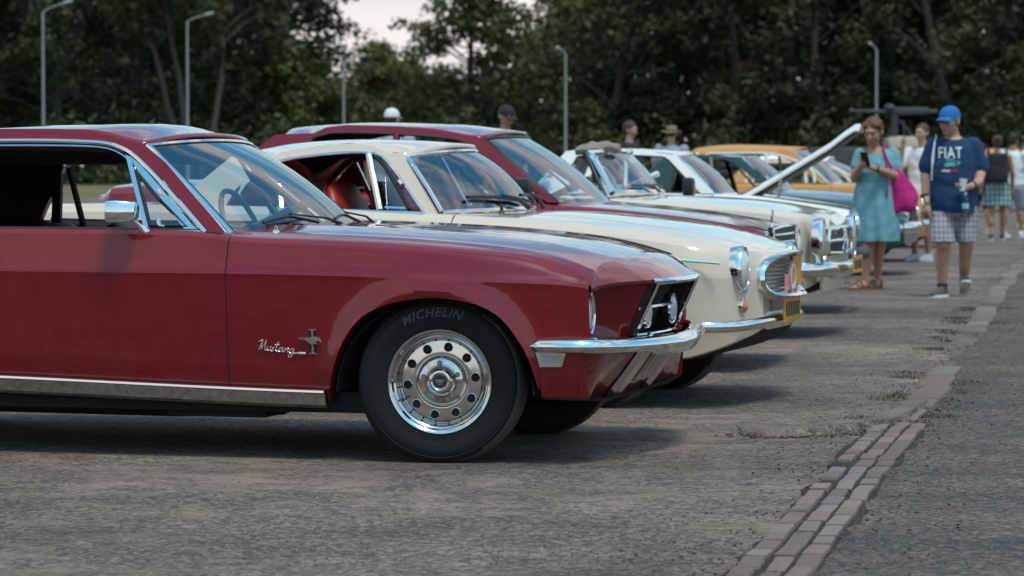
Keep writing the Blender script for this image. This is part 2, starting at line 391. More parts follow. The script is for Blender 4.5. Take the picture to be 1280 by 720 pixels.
def brickmat(name, c, var=.3):
    m, nt, b = newmat(name); L = nt.links.new; tc = N(nt, 'ShaderNodeTexCoord')
    ge = N(nt, 'ShaderNodeNewGeometry'); n = N(nt, 'ShaderNodeTexNoise', Scale=38.0, Detail=7.0, Roughness=.7); L(tc.outputs['Object'], n.inputs['Vector'])
    mx = N(nt, 'ShaderNodeMix', data_type='RGBA'); mx.inputs[6].default_value = (*[x*.6 for x in c], 1); mx.inputs[7].default_value = (*[x*1.35 for x in c], 1); L(n.outputs['Fac'], mx.inputs[0])
    ri = N(nt, 'ShaderNodeMapRange'); ri.inputs[3].default_value = 1-var; ri.inputs[4].default_value = 1+var; L(ge.outputs['Random Per Island'], ri.inputs[0])
    sc = N(nt, 'ShaderNodeVectorMath', operation='SCALE'); L(mx.outputs[2], sc.inputs[0]); L(ri.outputs[0], sc.inputs['Scale'])
    hv = N(nt, 'ShaderNodeHueSaturation'); hr = N(nt, 'ShaderNodeMapRange'); hr.inputs[3].default_value = .65; hr.inputs[4].default_value = 1.2
    m3 = N(nt, 'ShaderNodeMath', operation='FRACT'); m4 = N(nt, 'ShaderNodeMath', operation='MULTIPLY'); m4.inputs[1].default_value = 7.7; L(ge.outputs['Random Per Island'], m4.inputs[0]); L(m4.outputs[0], m3.inputs[0]); L(m3.outputs[0], hr.inputs[0])
    L(hr.outputs[0], hv.inputs['Saturation']); L(sc.outputs[0], hv.inputs['Color']); L(hv.outputs[0], b.inputs['Base Color']); b.inputs['Roughness'].default_value = .85
    bp = N(nt, 'ShaderNodeBump', Strength=.6, Distance=.006); L(n.outputs['Fac'], bp.inputs['Height']); L(bp.outputs[0], b.inputs['Normal'])
    return m
M['brick'] = brickmat('clinker_brick', (.165, .112, .094), .22)
M['kerbstone'] = brickmat('worn_concrete', (.150, .112, .085), .2)
M['joint'] = asphalt('joint_dirt', (.035, .026, .020), (.08, .06, .045), .2, 5)
M['dirt'] = asphalt('dirt', (.115, .088, .066), (.2, .15, .11), .5, 12)

# parking lot and road: one sheet to the horizon; the road side lies beyond the gutter
# gutter centre line from the photograph (world ground points)
gl = [gnd(*p) for p in [(885, 800), (962, 720), (1000, 676), (1045, 622), (1085, 575), (1128, 531)]]
kl = [gnd(*p) for p in [(1128, 531), (1172, 482), (1206, 430), (1240, 380), (1272, 334), (1297, 298), (1318, 262), (1331, 238), (1339, 222), (1343, 214)]]
line = gl+kl[1:]
def sheet(name, pts, z, mat, kind='structure'):
    mb = MB(); mb.add([(p[0], p[1], z) for p in pts], [list(range(len(pts)))]); o = mb.build(name, mat, smooth=False); tag(o, kind=kind); return o
L0 = line[0]; dirv = (line[0]-line[1]).normalized()
far = line[-1]; d2 = (line[-1]-line[-2]).normalized()
ext = [L0+dirv*20]+line+[far+d2*400]
# fine grid for the lot so that it undulates slightly
sheet('ground', [(-900, -60), (900, -60), (900, 1500), (-900, 1500)], -.012, M['grassland'])
left = [(p.x, p.y) for p in ext]
sheet('parking_lot', [(-160, ext[0].y)]+left+[(left[-1][0], 130), (-160, 130)] if False else [(-150, left[0][1])]+[q for q in left if q[1] < 118]+[(8.5+118*.168, 118), (-150, 118)], 0, M['lot'])
sheet('road', [q for q in left if q[1] < 118]+[(8.5+118*.168, 118), (120, 118), (120, left[0][1])], .0, M['road'])
sheet('lot_near', [(-150, -40), (120, -40), (120, left[0][1]), (-150, left[0][1])], 0, M['lot'])
bpy.data.objects['lot_near'].name = 'pavement'

# brick gutter: three courses laid along the line, irregular
def along(P, s):
    for a, b in zip(P, P[1:]):
        l = (b-a).length
        if s <= l: return a+(b-a)*(s/l), (b-a).normalized()
        s -= l
    return P[-1], (P[-1]-P[-2]).normalized()
def plen(P): return sum((b-a).length for a, b in zip(P, P[1:]))
gl3 = catmull(gl, 5); random.seed(4)
# width in metres from the photograph: left edge to right edge at two places
mb = MB(); T = plen(gl3)
BW = .079
for c in range(3):
    s = random.random()*.1
    while s < T-.1:
        bl = random.uniform(.24, .34)
        if c == 0: bl *= random.uniform(.7, .95)
        p, t = along(gl3, s+bl/2); nn = Vector((t.y, -t.x, 0))
        drop = [.004, -.002, .005][c]
        q = p+nn*((c-1)*BW+random.uniform(-.004, .004)); rz = math.atan2(t.y, t.x)+random.uniform(-.03, .03)
        rot = Matrix.Rotation(rz, 3, 'Z')@Matrix.Rotation(random.uniform(-.03, .03), 3, 'X')@Matrix.Rotation(random.uniform(-.02, .02), 3, 'Y')
        if random.random() > .015: mb.box(q+Vector((0, 0, .012+drop-.032+random.uniform(-.003, .003))), (bl-random.uniform(.016, .03), BW-random.uniform(.012, .020), .06), rot, bev=.010)
        s += bl
go = mb.build('brick_gutter', M['brick'], recalc=True, sharp=40); tag(go, kind='structure')
db = MB(); G = []
for i in range(41):
    p, t = along(gl3, T*i/40); nn = Vector((t.y, -t.x, 0)); G.append([p+nn*(BW*1.62+random.uniform(-.02, .02))+Vector((0, 0, .001)), p-nn*(BW*1.62+random.uniform(-.03, .02))+Vector((0, 0, .001))])
db.grid(G); tag(db.build('gutter_bed', M['joint'], smooth=False), kind='structure')
# old kerb stones further on, half buried in dirt
kl3 = catmull(kl, 5); T = plen(kl3); random.seed(9)
mb = MB(); s = .15
while s < min(T-1, 95):
    bl = random.uniform(.5, 1.1); p, t = along(kl3, s+bl/2); nn = Vector((t.y, -t.x, 0)); rz = math.atan2(t.y, t.x)+random.uniform(-.03, .03)
    if random.random() > .12:
        rot = Matrix.Rotation(rz, 3, 'Z')@Matrix.Rotation(random.uniform(-.04, .04), 3, 'X')
        mb.box(p+nn*random.uniform(-.03, .03)+Vector((0, 0, -.050+random.uniform(0, .012))), (bl-random.uniform(.02, .12), .17, .12), rot, bev=.03)
    s += bl
tag(mb.build('old_kerb', M['kerbstone'], sharp=40), kind='structure')
db = MB(); G = []
for i in range(201):
    p, t = along(kl3, T*i/200); nn = Vector((t.y, -t.x, 0)); a = noise.noise(Vector((i*.37, 0, 0)))*.16; c = noise.noise(Vector((i*.31, 5, 0)))*.22
    k_ = sm(-2, 14, i); a += noise.noise(Vector((i*2.1, 0, 3)))*.08; c += noise.noise(Vector((i*1.9, 7, 3)))*.10
    G.append([p+nn*(.16+a)*k_+Vector((0, 0, .004)), p-nn*(.20+c)*k_+Vector((0, 0, .004))])
db.grid(G); tag(db.build('kerb_dirt', M['dirt'], smooth=False), kind='structure')
# crumbled asphalt edge: the raised lip that runs left from the end of the bricks
lp = catmull([gnd(*p) for p in [(930, 543), (965, 546), (1005, 545), (1050, 541), (1090, 535), (1128, 529), (1150, 515), (1168, 498)]], 8)
mb = MB(); G = []
for i, p in enumerate(lp):
    k = min(1, min(i, len(lp)-1-i)/6); wv = noise.noise(p*9)*.05+noise.noise(p*30)*.02
    p2 = p+Vector((0, wv, 0)); G.append([p2+Vector((0, -.035*k-noise.noise(p*22)*.03, .003)), p2+Vector((0, 0, .004+.028*k+noise.noise(p*40)*.008)), p2+Vector((0, .22, .012*k+.004)), p2+Vector((0, .6+wv*2, .003))])
mb.grid(G); tag(mb.build('asphalt_edge', M['lot'], sharp=60), kind='structure')
# grit and small stones: nobody could count them
random.seed(21); mb = MB()
tet = [(1, 1, 1), (-1, -1, 1), (-1, 1, -1), (1, -1, -1)]
def grit(x, y, r):
    a = random.random()*6.28; c, s_ = math.cos(a), math.sin(a)
    vs = [(x+r*(c*px-s_*py)*random.uniform(.6, 1.3), y+r*(s_*px+c*py)*random.uniform(.6, 1.3), .002+r*.3+r*.45*pz) for px, py, pz in tet]
    mb.add(vs, [[0, 1, 2], [0, 2, 3], [0, 3, 1], [1, 3, 2]])
for _ in range(11000):
    y = 9.6+12*random.random()**1.6; x = random.uniform(-.17, .17)*y
    if random.random() > .25+.75*max(0, noise.noise(Vector((x*1.3, y*.8, 3)))+.35): continue
    grit(x, y, random.uniform(.001, .0032)*(1.5 if random.random() < .04 else 1))
for P, n in ((gl3, 900), (kl3, 2200)):
    T = plen(P)
    for _ in range(n):
        p, t = along(P, random.random()*min(T, 26)); o_ = random.gauss(0, .22); grit(p.x+t.y*o_, p.y-t.x*o_, random.uniform(.002, .006))
for _ in range(900):
    p = random.choice(lp); grit(p.x+random.gauss(0, .06), p.y+random.gauss(0, .07), random.uniform(.003, .009))
tag(mb.build('grit', M['dirt'], smooth=False), label='loose grit and small stones strewn over the asphalt', cat='grit', kind='stuff')
# moss and weeds in the kerb joints
M['weed'] = pbr('weed', (.055, .048, .022), .8, var=.5, vscale=9)
random.seed(5); mb = MB(); T = plen(kl3)
for cx in [random.uniform(.1, 13) for _ in range(26)]:
    p, t = along(kl3, cx); o_ = random.choice((-.14, .14, -.2)); p = p+Vector((t.y, -t.x, 0))*o_
    for _ in range(random.randint(60, 160)):
        a = random.random()*6.28; l = random.uniform(.006, .018); q = p+Vector((random.gauss(0, .05), random.gauss(0, .10), .003)); d = Vector((math.cos(a), math.sin(a), 0))
        mb.add([q-d.cross(Vector((0, 0, 1)))*.003, q+d.cross(Vector((0, 0, 1)))*.003, q+d*l*.8+Vector((0, 0, l))], [[0, 1, 2]])
tag(mb.build('weeds', M['weed'], smooth=False), label='dull green moss and weeds in the joints of the old kerb', cat='weeds', kind='stuff')
# ------------------------------------------------------------------ wheels
def make_wheel(car, x, yf, R_, rr, steer=0.0, style='slot', side=-1, width=.2, squash=.012, detail=True, text=None):
    """wheel part (Empty-less): tyre mesh is the part, rim etc. its sub-parts. yf = |y| of the outer face"""
    sg = side; ax = Vector((math.sin(steer)*0, sg, 0)); rotm = Matrix.Rotation(steer, 3, 'Z')
    c = Vector((x, sg*yf, R_-squash))
    def place(mb, nm, mat, par, **k):
        for p in mb.v:
            q = rotm@(p-Vector((x, sg*(yf-width/2), 0)))+Vector((x, sg*(yf-width/2), 0)); p.x, p.y, p.z = q.x, q.y, max(q.z, .001)
        return mb.build(nm, mat, par, **k)
    t = MB(); n = 152 if detail else 40
    prof = [(rr*.96, -width+.01), (rr+.02, -width), (R_*.86, -width-.008), (R_*.965, -width+.012), (R_*.995, -width+.04), (R_, -width/2), (R_*.997, -.045), (R_*.988, -.026), (R_*.972, -.013), (R_*.95, -.003), (R_*.93, .001), (R_*.905, .0045), (R_*.900, .0065), (R_*.893, .0065), (R_*.888, .005), (R_*.86, .009), (R_*.80, .010), (R_*.74, .006), (rr+.022, .000), (rr+.012, .001), (rr+.006, -.002), (rr-.002, -.010)]
    t.lathe(c, ax, prof, n)
    if detail:
        for q, v_ in enumerate(t.v):
            r_ = math.hypot(v_.x-x, v_.z-c.z); a_ = (v_.y*sg-yf)
            if r_ > R_*.962 and a_ > -.03 and (q % n) % 2: v_.x = x+(v_.x-x)*(1-.0045/r_); v_.z = c.z+(v_.z-c.z)*(1-.0045/r_)
    tyre = place(t, 'tyre', [M['rubber'], M['tread']], None, sharp=50)
    # tread band gets the dusty material
    me = tyre.data
    for p in me.polygons:
        cc = p.center; r = math.hypot(cc.x-x, cc.z-c.z)
        if r > R_*.962: p.material_index = 1
    rim = MB()
    if style == 'slot':
        pr = [(rr+.004, -.006), (rr+.006, .000), (rr+.002, .004), (rr-.004, .003), (rr-.010, -.002), (rr-.013, -.012), (rr-.016, -.020), (rr-.022, -.024), (rr-.027, -.030), (rr-.031, -.055), (rr-.034, -.066), (rr-.038, -.064), (rr-.044, -.056), (rr-.060, -.0545), (rr-.080, -.0535), (rr-.090, -.0525), (rr-.096, -.053), (rr-.101, -.060), (rr-.107, -.052), (rr-.114, -.038), (.066, -.033), (.058, -.038), (.054, -.024), (.049, -.010), (.042, -.004), (.034, -.003), (.028, -.007), (.001, -.008)]
    elif style == 'cap':
        pr = [(rr+.004, -.006), (rr, .002), (rr-.012, -.008), (rr-.02, -.02), (rr-.03, -.02), (rr-.05, .0), (rr*.5, .015), (rr*.2, .018), (.001, .018)]
    rim.lathe(c, ax, pr, 72 if detail else 32)
    if style == 'slot':
        for k in range(10):
            a = 2*math.pi*(k+.18)/10; rad = rr-.066
            p = c+Vector((math.cos(a)*rad, sg*-.0525, math.sin(a)*rad)); rim.lathe(p, ax, [(.0185, -.006), (.0185, .0014), (.0168, .0022), (.0160, .0012)], 22, 0); rim.lathe(p, ax, [(.0162, .0014), (.001, .0013)], 22, 1)
        for k in range(20):
            a = 2*math.pi*(k+.5)/20; rad = rr-.040; p = c+Vector((math.cos(a)*rad, sg*-.0595, math.sin(a)*rad)); rim.lathe(p, ax, [(.0036, -.01), (.0036, .003), (.001, .0034)], 8, 2)
        for k in range(5):
            a = 2*math.pi*(k+.3)/5; rad = .070; p = c+Vector((math.cos(a)*rad, sg*-.038, math.sin(a)*rad)); rim.lathe(p, ax, [(.011, -.01), (.011, .012), (.007, .018), (.001, .018)], 6, 0)
        rim.lathe(c-ax*.0055, ax, [(.0265, -.002), (.0262, .0012), (.001, .0016)], 32, 2)
        rim.box(c-ax*.004+Vector((0, 0, .004)), (.034, .001, .006), mi=0); rim.box(c-ax*.004+Vector((-.002, 0, -.004)), (.026, .001, .004), mi=0); rim.box(c-ax*.004+Vector((0, 0, -.012)), (.018, .001, .0025), mi=0)
        a = math.radians(205); rad = rr-.03; p = c+Vector((math.cos(a)*rad, sg*-.02, math.sin(a)*rad)); rim.tube([p, p+Vector((.012, sg*.02, .004))], .004, 6, mi=2)
    rm = place(rim, 'rim', [M['chromerim'], M['gap'], M['black']], tyre, sharp=24)
    if text:
        vs, fs = text_mesh(text, .049, .28, .0006, .0003, 1.12)
        tm = MB(); out = []
        for p in vs:
            a = math.radians(97)-p.x/(R_*.815); r = R_*.815+p.y; out.append(c+Vector((math.cos(a)*r, sg*(.0105+abs(p.z)*.8 if p.z > 0 else .006), math.sin(a)*r)))
        tm.add(out, fs)
        place(tm, 'tyre_lettering', M['letter'], tyre, smooth=False)
    tyre.name = 'wheel'; tyre.parent = car.root
    return tyre

# ------------------------------------------------------------------ generic greenhouse pieces on a leaning side surface
def lean(yb, zb, yt, zt):
    return lambda z: yb+(yt-yb)*max(-.3, min(1.3, (z-zb)/(zt-zb)))
def side_poly(car, pts, yf, thick, off=0.0, both=True, mb=None, mi=None):
    """pts (x,z) polygon, laid on y=+-yf(z), thickness inward"""
    mb = mb or MB()
    for sg in ((-1, 1) if both else (-1,)):
        P = [Vector((x, sg*(yf(z)+off), z)) for x, z in pts]; mb.prism(P, (0, -sg*thick, 0), mi)
    return mb
def side_band(mb, outer, inner, yf, thick, off=0.0, sides=(-1, 1), mi=None):
    """band between two polylines of the same length"""
    for sg in sides:
        ro = []
        for (xo, zo), (xi, zi) in zip(outer, inner):
            a = Vector((xo, sg*(yf(zo)+off), zo)); b = Vector((xi, sg*(yf(zi)+off), zi)); n = Vector((0, -sg*thick, 0))
            ro.append([a, b, b+n, a+n])
        mb.loft(ro, True, True, mi)
    return mb
def side_tube(mb, path, yf, r, off=0.0, sides=(-1, 1), n=6, flat=1.0, mi=None, smooth=0):
    for sg in sides:
        P = [Vector((x, sg*(yf(z)+off), z)) for x, z in path]
        if smooth: P = catmull(P, smooth)
        mb.tube(P, r, n, flat=flat, mi=mi)
    return mb

def windscreen(car, base, head, yb, yh, bow_b, bow_h, mat, rim_r=.012, rimmat=None, n=18, bulge=.03, name='windscreen', crown=.02, dip=.0):
    """base,head: (x,z) of the near lower / upper corners; bow: how far the centre leads the corners"""
    G = []
    for i in range(9):
        s = i/8; row = []
        for k in range(n+1):
            t = -1+2*k/n; w = 1-abs(t)**2.2
            xb = base[0]+bow_b*w; xh = head[0]+bow_h*w; zb = base[1]+dip*w; zh = head[1]+crown*w
            x = xb+(xh-xb)*s; z = zb+(zh-zb)*s; y = t*(yb+(yh-yb)*s); b = bulge*4*s*(1-s)*(1-.85*abs(t)**3)
            dx, dz = (xh-xb), (zh-zb); l = math.hypot(dx, dz) or 1; sgn = 1 if dx < 0 else -1
            row.append(Vector((x+dz/l*b*sgn*(1), y, z+abs(dx)/l*b)))
        G.append(row)
    g = MB().grid(G).build(name, mat, car.root)
    loop = [r[0] for r in G]+G[-1][1:]+[r[-1] for r in G[::-1]][1:]+G[0][::-1][1:]
    if rimmat:
        MB().tube(loop, rim_r, 6, flat=1.2).build('windscreen_trim', rimmat, g)
    return g, G
def wiper(car, a, b, par, mat=None):
    a = Vector(a); b = Vector(b); mb = MB(); d = (b-a)
    mb.tube([a, a+d*.45+Vector((0, 0, .012)), b+Vector((0, 0, .006))], [.006, .004, .003], 6)
    e = d*.0; q = b-d*.35; q2 = b+d*.35
    mb.tube([a+d*.35, a+d*.75+Vector((0, 0, .006)), b+d*.22], [.006, .007, .005], 6)
    return mb.build('wiper', mat or M['black'], par)
def steering_wheel(car, c, r, tilt, mat, par):
    mb = MB(); Rm = Matrix.Rotation(tilt, 3, 'Y'); c = Vector(c)
    P = [c+Rm@Vector((0, math.cos(a)*r, math.sin(a)*r)) for a in [2*math.pi*k/28 for k in range(29)]]
    mb.tube(P, .012, 6)
    for a in (0.2, math.pi-.2, -math.pi/2): mb.tube([c+Rm@Vector((.03, 0, 0)), c+Rm@Vector((0, math.cos(a)*r, math.sin(a)*r))], .008, 6)
    mb.tube([c, c+Rm@Vector((.35, 0, 0))], .02, 8); mb.ell(c, (.025, .04, .04))
    return mb.build('steering_wheel', mat, par)
def seat(car, x, y, z, mat, w=.5, head=False):
    mb = MB()
    rings = []
    for s, dx, hw, dp in ((0, 0, .9, .16), (.15, -.02, 1, .17), (.4, -.08, 1, .14), (.52, -.12, .93, .12), (.60, -.145, .75, .08), (.625, -.15, .45, .03)):
        rings.append([Vector((x+dx+dp*.5*math.cos(a)*1.0, y+math.copysign(abs(math.sin(a))**.6, math.sin(a))*w/2*hw, z+s)) for a in [2*math.pi*k/20 for k in range(20)]])
    mb.loft(rings); 
    mb.box((x+.22, y, z+.02), (.5, w, .16), bev=.05)
    return mb.build('seat', mat, car.root, sharp=60)

# ================================================================== the burgundy coupe in front
mu = Car('sports_coupe', 'glossy burgundy coupe with chrome wheel and running horse badge, nearest car of the row', 'car', 545, 579, .835, 15.5)
# side heights traced on the flank
def TR(y, pts): return [mu.pl(u, v, -y) for u, v in pts]
f_belt = pchip(TR(.86, [(-700, 262), (-420, 272), (0, 287), (120, 288), (250, 291), (290, 298), (400, 303), (480, 307), (560, 313), (640, 322), (700, 337), (738, 354)]))
f_crease = pchip(TR(.905, [(-700, 330), (0, 339), (285, 342), (420, 345), (560, 351), (700, 357), (738, 362)]))
f_sill = pchip(TR(.87, [(-700, 440), (0, 468), (407, 487), (440, 488), (670, 487), (745, 490)]))
ARCH = [mu.pl(u, v, -.89) for u, v in [(406, 506), (411, 485), (419, 455), (437, 416), (462, 391), (500, 377), (544, 372), (590, 378), (622, 393), (648, 425), (662, 455), (670, 487), (673, 500)]]
x_a0, x_a1 = ARCH[0][0], ARCH[-1][0]
f_arch = pchip(ARCH)
xr = -2.743
def arch(x):
    if x_a0 < x < x_a1: return f_arch(x)
    if abs(x-xr) < .40: return .24+.36*max(0, 1-(abs(x-xr)/.40)**2.6)**.5
    return None
f_hood = pchip([(-1.0, .905), (-.86, .903), (-.7, .908), (-.5, .905), (-.2, .893), (.1, .872), (.35, .845), (.60, .795), (.80, .745), (.86, .722)])
def half_w(x):   # plan: tucks in slightly at nose and tail
    return -.035*sm(.1, .62, x)-.05*sm(-2.9, -3.75, x)
def sec_mu(x):
    zb = f_belt(x); zc = f_crease(x); zs = f_sill(x); dw = half_w(x)
    if x > x_a1: zs = min(zs, .262)
    if x < -3.2: zs += .12*sm(-3.2, -3.75, x)
    key = [(.855, zs), (.872, zs+.07), (.886, zs+(zc-zs)*.5), (.902, zc-.02), (.905, zc), (.899, zc+.012), (.886, zc+(zb-zc)*.35), (.872, zc+(zb-zc)*.7), (.862, zb-.012), (.852, zb-.002), (.835, zb+.006)]
    ns = [3, 8, 9, 2, 1, 4, 4, 2, 1, 1]
    zl = arch(x); pts = []
    lim = (zl if zl is not None else zs)
    for (a, b), n in zip(zip(key, key[1:]), ns):
        for k in range(n):
            t = k/n; z = a[1]+(b[1]-a[1])*t; y = a[0]+(b[0]-a[0])*t; pts.append([y, z])
    pts.append(list(key[-1]))
    out = []
    for y, z in pts:
        if z < lim: 
            # interpolate y at lim
            for (a, b) in zip(key, key[1:]):
                if a[1] <= lim <= b[1]: y = a[0]+(b[0]-a[0])*(lim-a[1])/max(1e-6, b[1]-a[1]); break
            z = lim
        # flare round the arch
        if zl is not None or abs(x) < .55:
            r = math.hypot(x*1.0, (z-.30)*1.06); fl = .030*math.exp(-((r-.385)/.055)**2)*sm(.2, .3, z+.0) if z < zc+.05 else .0
            if z >= zc-.02: fl *= 1-sm(zc-.05, zc+.05, z)
            y += fl
        out.append((x, y+dw, z))
    low = [(x, 0, max(.19, zs-.02) if zl is None else zl-.0), (x, .80+dw, max(.19, zs-.02) if zl is None else zl)]
    if zl is not None: low = [(x, 0, .45), (x, .56, .45 if zl < .6 else .5), (x, .57, zl), (x, .84+dw, zl)]
    else: low = [(x, 0, zs-.03), (x, .56, zs-.03), (x, .57, zs-.028), (x, .82+dw, zs-.012)]
    # top
    ye = out[-1][1]; ze = out[-1][2]
    if x > -.875:
        zt = f_hood(x); k = (.80, .74, .728, .724, .66, .54, .36, .18, 0)
        top = []
        for yy in k:
            t = 1-(yy/.80)**2; 
            z = ze+.008+(zt-ze-.008)*(1-(yy/.82)**2.4)
            if yy < .73: z += .004
            if yy == .54: z += .012
            if yy == .66: z -= .002
            top.append((x, min(yy, ye-.02) if yy > .7 else yy, z))
    elif x > -2.55:
        k = [(.79, ze-.004), (.775, ze-.03), (.77, .5), (.74, .30), (.70, .28), (.54, .28), (.36, .28), (.18, .30), (0, .34)]
        top = [(x, a, b) for a, b in k]
    else:
        k = (.80, .74, .728, .724, .66, .54, .36, .18, 0)
        top = [(x, yy, ze+.01+.03*(1-(yy/.8)**2)) for yy in k]
    return low+out+top
st = [-3.75, -3.70, -3.6, -3.4, -3.25, xr-.4, xr-.398]+[xr-.39*math.cos(R(a)) for a in range(10, 180, 17)]+[xr+.398, xr+.40, -2.551, -2.549, -2.3, -1.955, -1.95, -1.7, -1.4, -1.15, -1.0]
xd = mu.pl(283, 380, -.89)[0]
st += [-.876, -.874]+[xd-.003, xd+.003, -.78, -.7, -.6, -.5]
st += [x_a0-.02, x_a0-.001, x_a0+.001]+[x_a0+(x_a1-x_a0)*(.5-.5*math.cos(R(a))) for a in range(4, 180, 4)]+[x_a1-.001, x_a1+.001, x_a1+.02, .45, .50, .55, .585, .60]
st = sorted(set(round(x, 5) for x in st))
nlow = 4; nside = 36
def cls_mu(x, y, z, i, j):
    ay = abs(y)
    if j < 3: return ('body', 1)
    inside = -2.55 < x < -.875
    if inside and j >= nlow+nside: return ('body', 2)
    if abs(x-xd) < .0032 and 3 <= j < nlow+nside-1 : return ('body', 1)
    if abs(x+1.9525) < .003 and j < nlow+nside: return ('body', 1)
    if -.876 < x < -.874 and j >= nlow+nside: return ('body', 2)
    if -1.95 < x < xd and 4 <= j <= nlow+nside-1: return ('door', 0)
    if x > -.874 and j == nlow+nside+2: return ('body', 1)
    if x > -.874 and j > nlow+nside+2: return ('hood', 0)
    return ('body', 0)
parts = {'body': ('body', [M['red'], M['gap'], M['dark']], None), 'door': ('door', [M['red']], None), 'hood': ('hood', [M['red']], None)}
obs = loft_body(mu, st, sec_mu, cls_mu, parts)
body = obs['body']; door = obs['door']; hood = obs['hood']

# ---- nose: top skin from x=.60 out to the lip
s60 = sec_mu(.60); topx = [p for p in s60 if p[1] <= s60[nlow+nside][1]+1e-6][-10:]
lipx = pchip([(0, .795), (.2, .790), (.36, .765), (.44, .735), (.55, .695), (.66, .655), (.74, .628), (.81, .605)])
lipz = pchip([(0, .700), (.36, .700), (.55, .698), (.66, .695), (.74, .688), (.81, .675)])
rows = s60[nlow+nside-1:]
for hoodpart, rg in ((hood, (3, len(rows)-1)), (body, (0, 3))):
    pass
def nose_rows(js):
    G = []
    for j in js:
        x0, y0, z0 = rows[j]; r = []
        xl = lipx(min(y0, .81)); zl = lipz(min(y0, .81))
        for k in range(9):
            t = k/8; x = x0+(xl-x0)*t; kk = sm(.6, .8, y0); z = z0+(zl-z0)*((t**1.7)*.82+.18*t)*(1-kk)+(zl-z0)*t*kk
            r.append(Vector((x, y0, z)))
        r.append(Vector((xl-.004, y0, zl-.012))); r.append(Vector((xl-.02, y0, zl-.018)))
        G.append(r)
    return G
js = list(range(len(rows)))
m1 = MB().grid(nose_rows([-0 for _ in ()] or list(range(0, 5)))); m1.mirror(); nb = m1.build('nose_panel', M['red'], mu.root)
m1 = MB().grid(nose_rows(list(range(4, len(rows))))); m1.mirror(); m1.build('hood_lip', M['red'], hood)
# fender tip edge returning inwards round the headlamp, bucket and concave inner wall
fe = [Vector(p) for p in s60[nlow+2:nlow+nside+1] if p[2] > .455]
G = []
for p in fe:
    t = (p.z-.455)/(.80-.455)
    G.append([Vector((.60, p.y, p.z)), Vector((.612, p.y-.012, p.z)), Vector((.606, p.y-.028, p.z)), Vector((.568, p.y-.036, p.z))])
mb = MB().grid(G); mb.mirror(); mb.build('fender_edge', M['red'], mu.root)
# headlamp
hc = Vector((.566, .712, .578))
def lamp(mb, c, r, dome, axis=(1, 0, 0), n=28):
    return mb.lathe(c, axis, [(r, 0), (r*.9, dome*.35), (r*.7, dome*.68), (r*.4, dome*.92), (.001, dome)], n)
for sg in (-1, 1):
    c = Vector((hc.x, sg*hc.y, hc.z))
    ring = MB().lathe(c, (1, 0, 0), [(.090, -.05), (.089, .008), (.084, .016), (.077, .012), (.075, .0), (.075, -.03)], 36).build('headlamp_ring', M['chrome'], mu.root)
    lamp(MB(), c+Vector((-.004, 0, 0)), .075, .026).build('headlamp', M['lens'], mu.root)
# inner wall of the scoop
G = []
for i in range(11):
    t = i/10   # bottom to top
    z = .470+(.682-.470)*t; xo = .560+.03*t; yo = .80 if t > .9 else .80; row = []
    for k in range(15):
        s = k/14
        # start behind the lamp at the outer side, sweep inward and forward to the grille edge
        y = .80-(.80-.352)*s
        xe = .655+.095*t
        x = .475+(xe-.475)*(sm(.30, 1.10, s)**1.5)*1.0
        zz = z
        if t < .3: x += .05*(1-t/.3)**2*(1-s)*s*3
        row.append(Vector((x, y, zz)))
    G.append(row)
mb = MB().grid(G); mb.mirror(); mb.build('lamp_scoop', M['red'], mu.root)
mb = MB(); mb.add([(.566, .66, .45), (.566, .845, .45), (.580, .845, .735), (.580, .66, .745)], [[0, 1, 2, 3]]); mb.mirror(); mb.build('lamp_backing', M['red'], mu.root, smooth=False)
# scoop roof and floor
mb = MB(); a = [Vector((lipx(y)-.02, y, lipz(y)-.018)) for y in [.81, .76, .7, .64, .58, .52, .46, .40, .352]]
rz_ = pchip(sorted((p[1], p[2]) for p in rows))
b = [Vector((.588, y, rz_(y)-.014)) for y in [.81, .76, .7, .64, .58, .52, .46, .40, .352]]
mb.grid([a, b]); a = [Vector((x, y, .466)) for x, y in [(.61, .81), (.62, .76), (.63, .7), (.64, .64), (.65, .58), (.665, .52), (.675, .46), (.68, .40), (.685, .352)]]
b = [Vector((.47, p.y, .500)) for p in a]; mb.grid([a, b]); mb.mirror(); mb.build('scoop_lining', M['red'], mu.root)
# ---- grille opening: chrome surround, black box, mesh, fog lamps
gw = .355
def gx(y, z): return (.662+.10*(z-.47)/.22) + .035*(1-(y/gw)**2)
mb = MB()
top = [Vector((gx(y, .690)+.006, y, .690)) for y in [gw*(-1+2*k/12) for k in range(13)]]
bot = [Vector((gx(y, .478)+.006, y, .478)) for y in [gw*(-1+2*k/12) for k in range(13)]]
mb.tube(top, .011, 8, up=(1, 0, 0)); mb.tube(bot, .009, 8, up=(1, 0, 0)); mb.tube([bot[0], top[0]], .009, 8); mb.tube([bot[-1], top[-1]], .009, 8)
mb.build('grille_surround', M['chrome'], mu.root)
lt = MB(); lt.tube([Vector((lipx(abs(y))+.004, y, lipz(abs(y))-.006)) for y in [-.40+.8*k/24 for k in range(25)]], .010, 8, up=(1, 0, 0)); lt.build('hood_trim', M['chrome'], hood)
mb = MB()
for a, b in (((-gw, .69), (-gw, .478)), ((gw, .69), (gw, .478))):
    mb.add([(gx(a[0], a[1]), a[0], a[1]), (gx(b[0], b[1]), b[0], b[1]), (.49, b[0], b[1]), (.49, a[0], a[1])], [[0, 1, 2, 3]])
G = [[Vector((gx(y, z), y, z)) if q == 0 else Vector((.50, y, z)) for y in [gw*(-1+2*k/8) for k in range(9)]] for z in (.690,) for q in (0, 1)]
mb.grid(G); mb.grid([[Vector((gx(p.y, .478), p.y, .478)) for p in G[0]], [Vector((.50, p.y, .478)) for p in G[0]]])
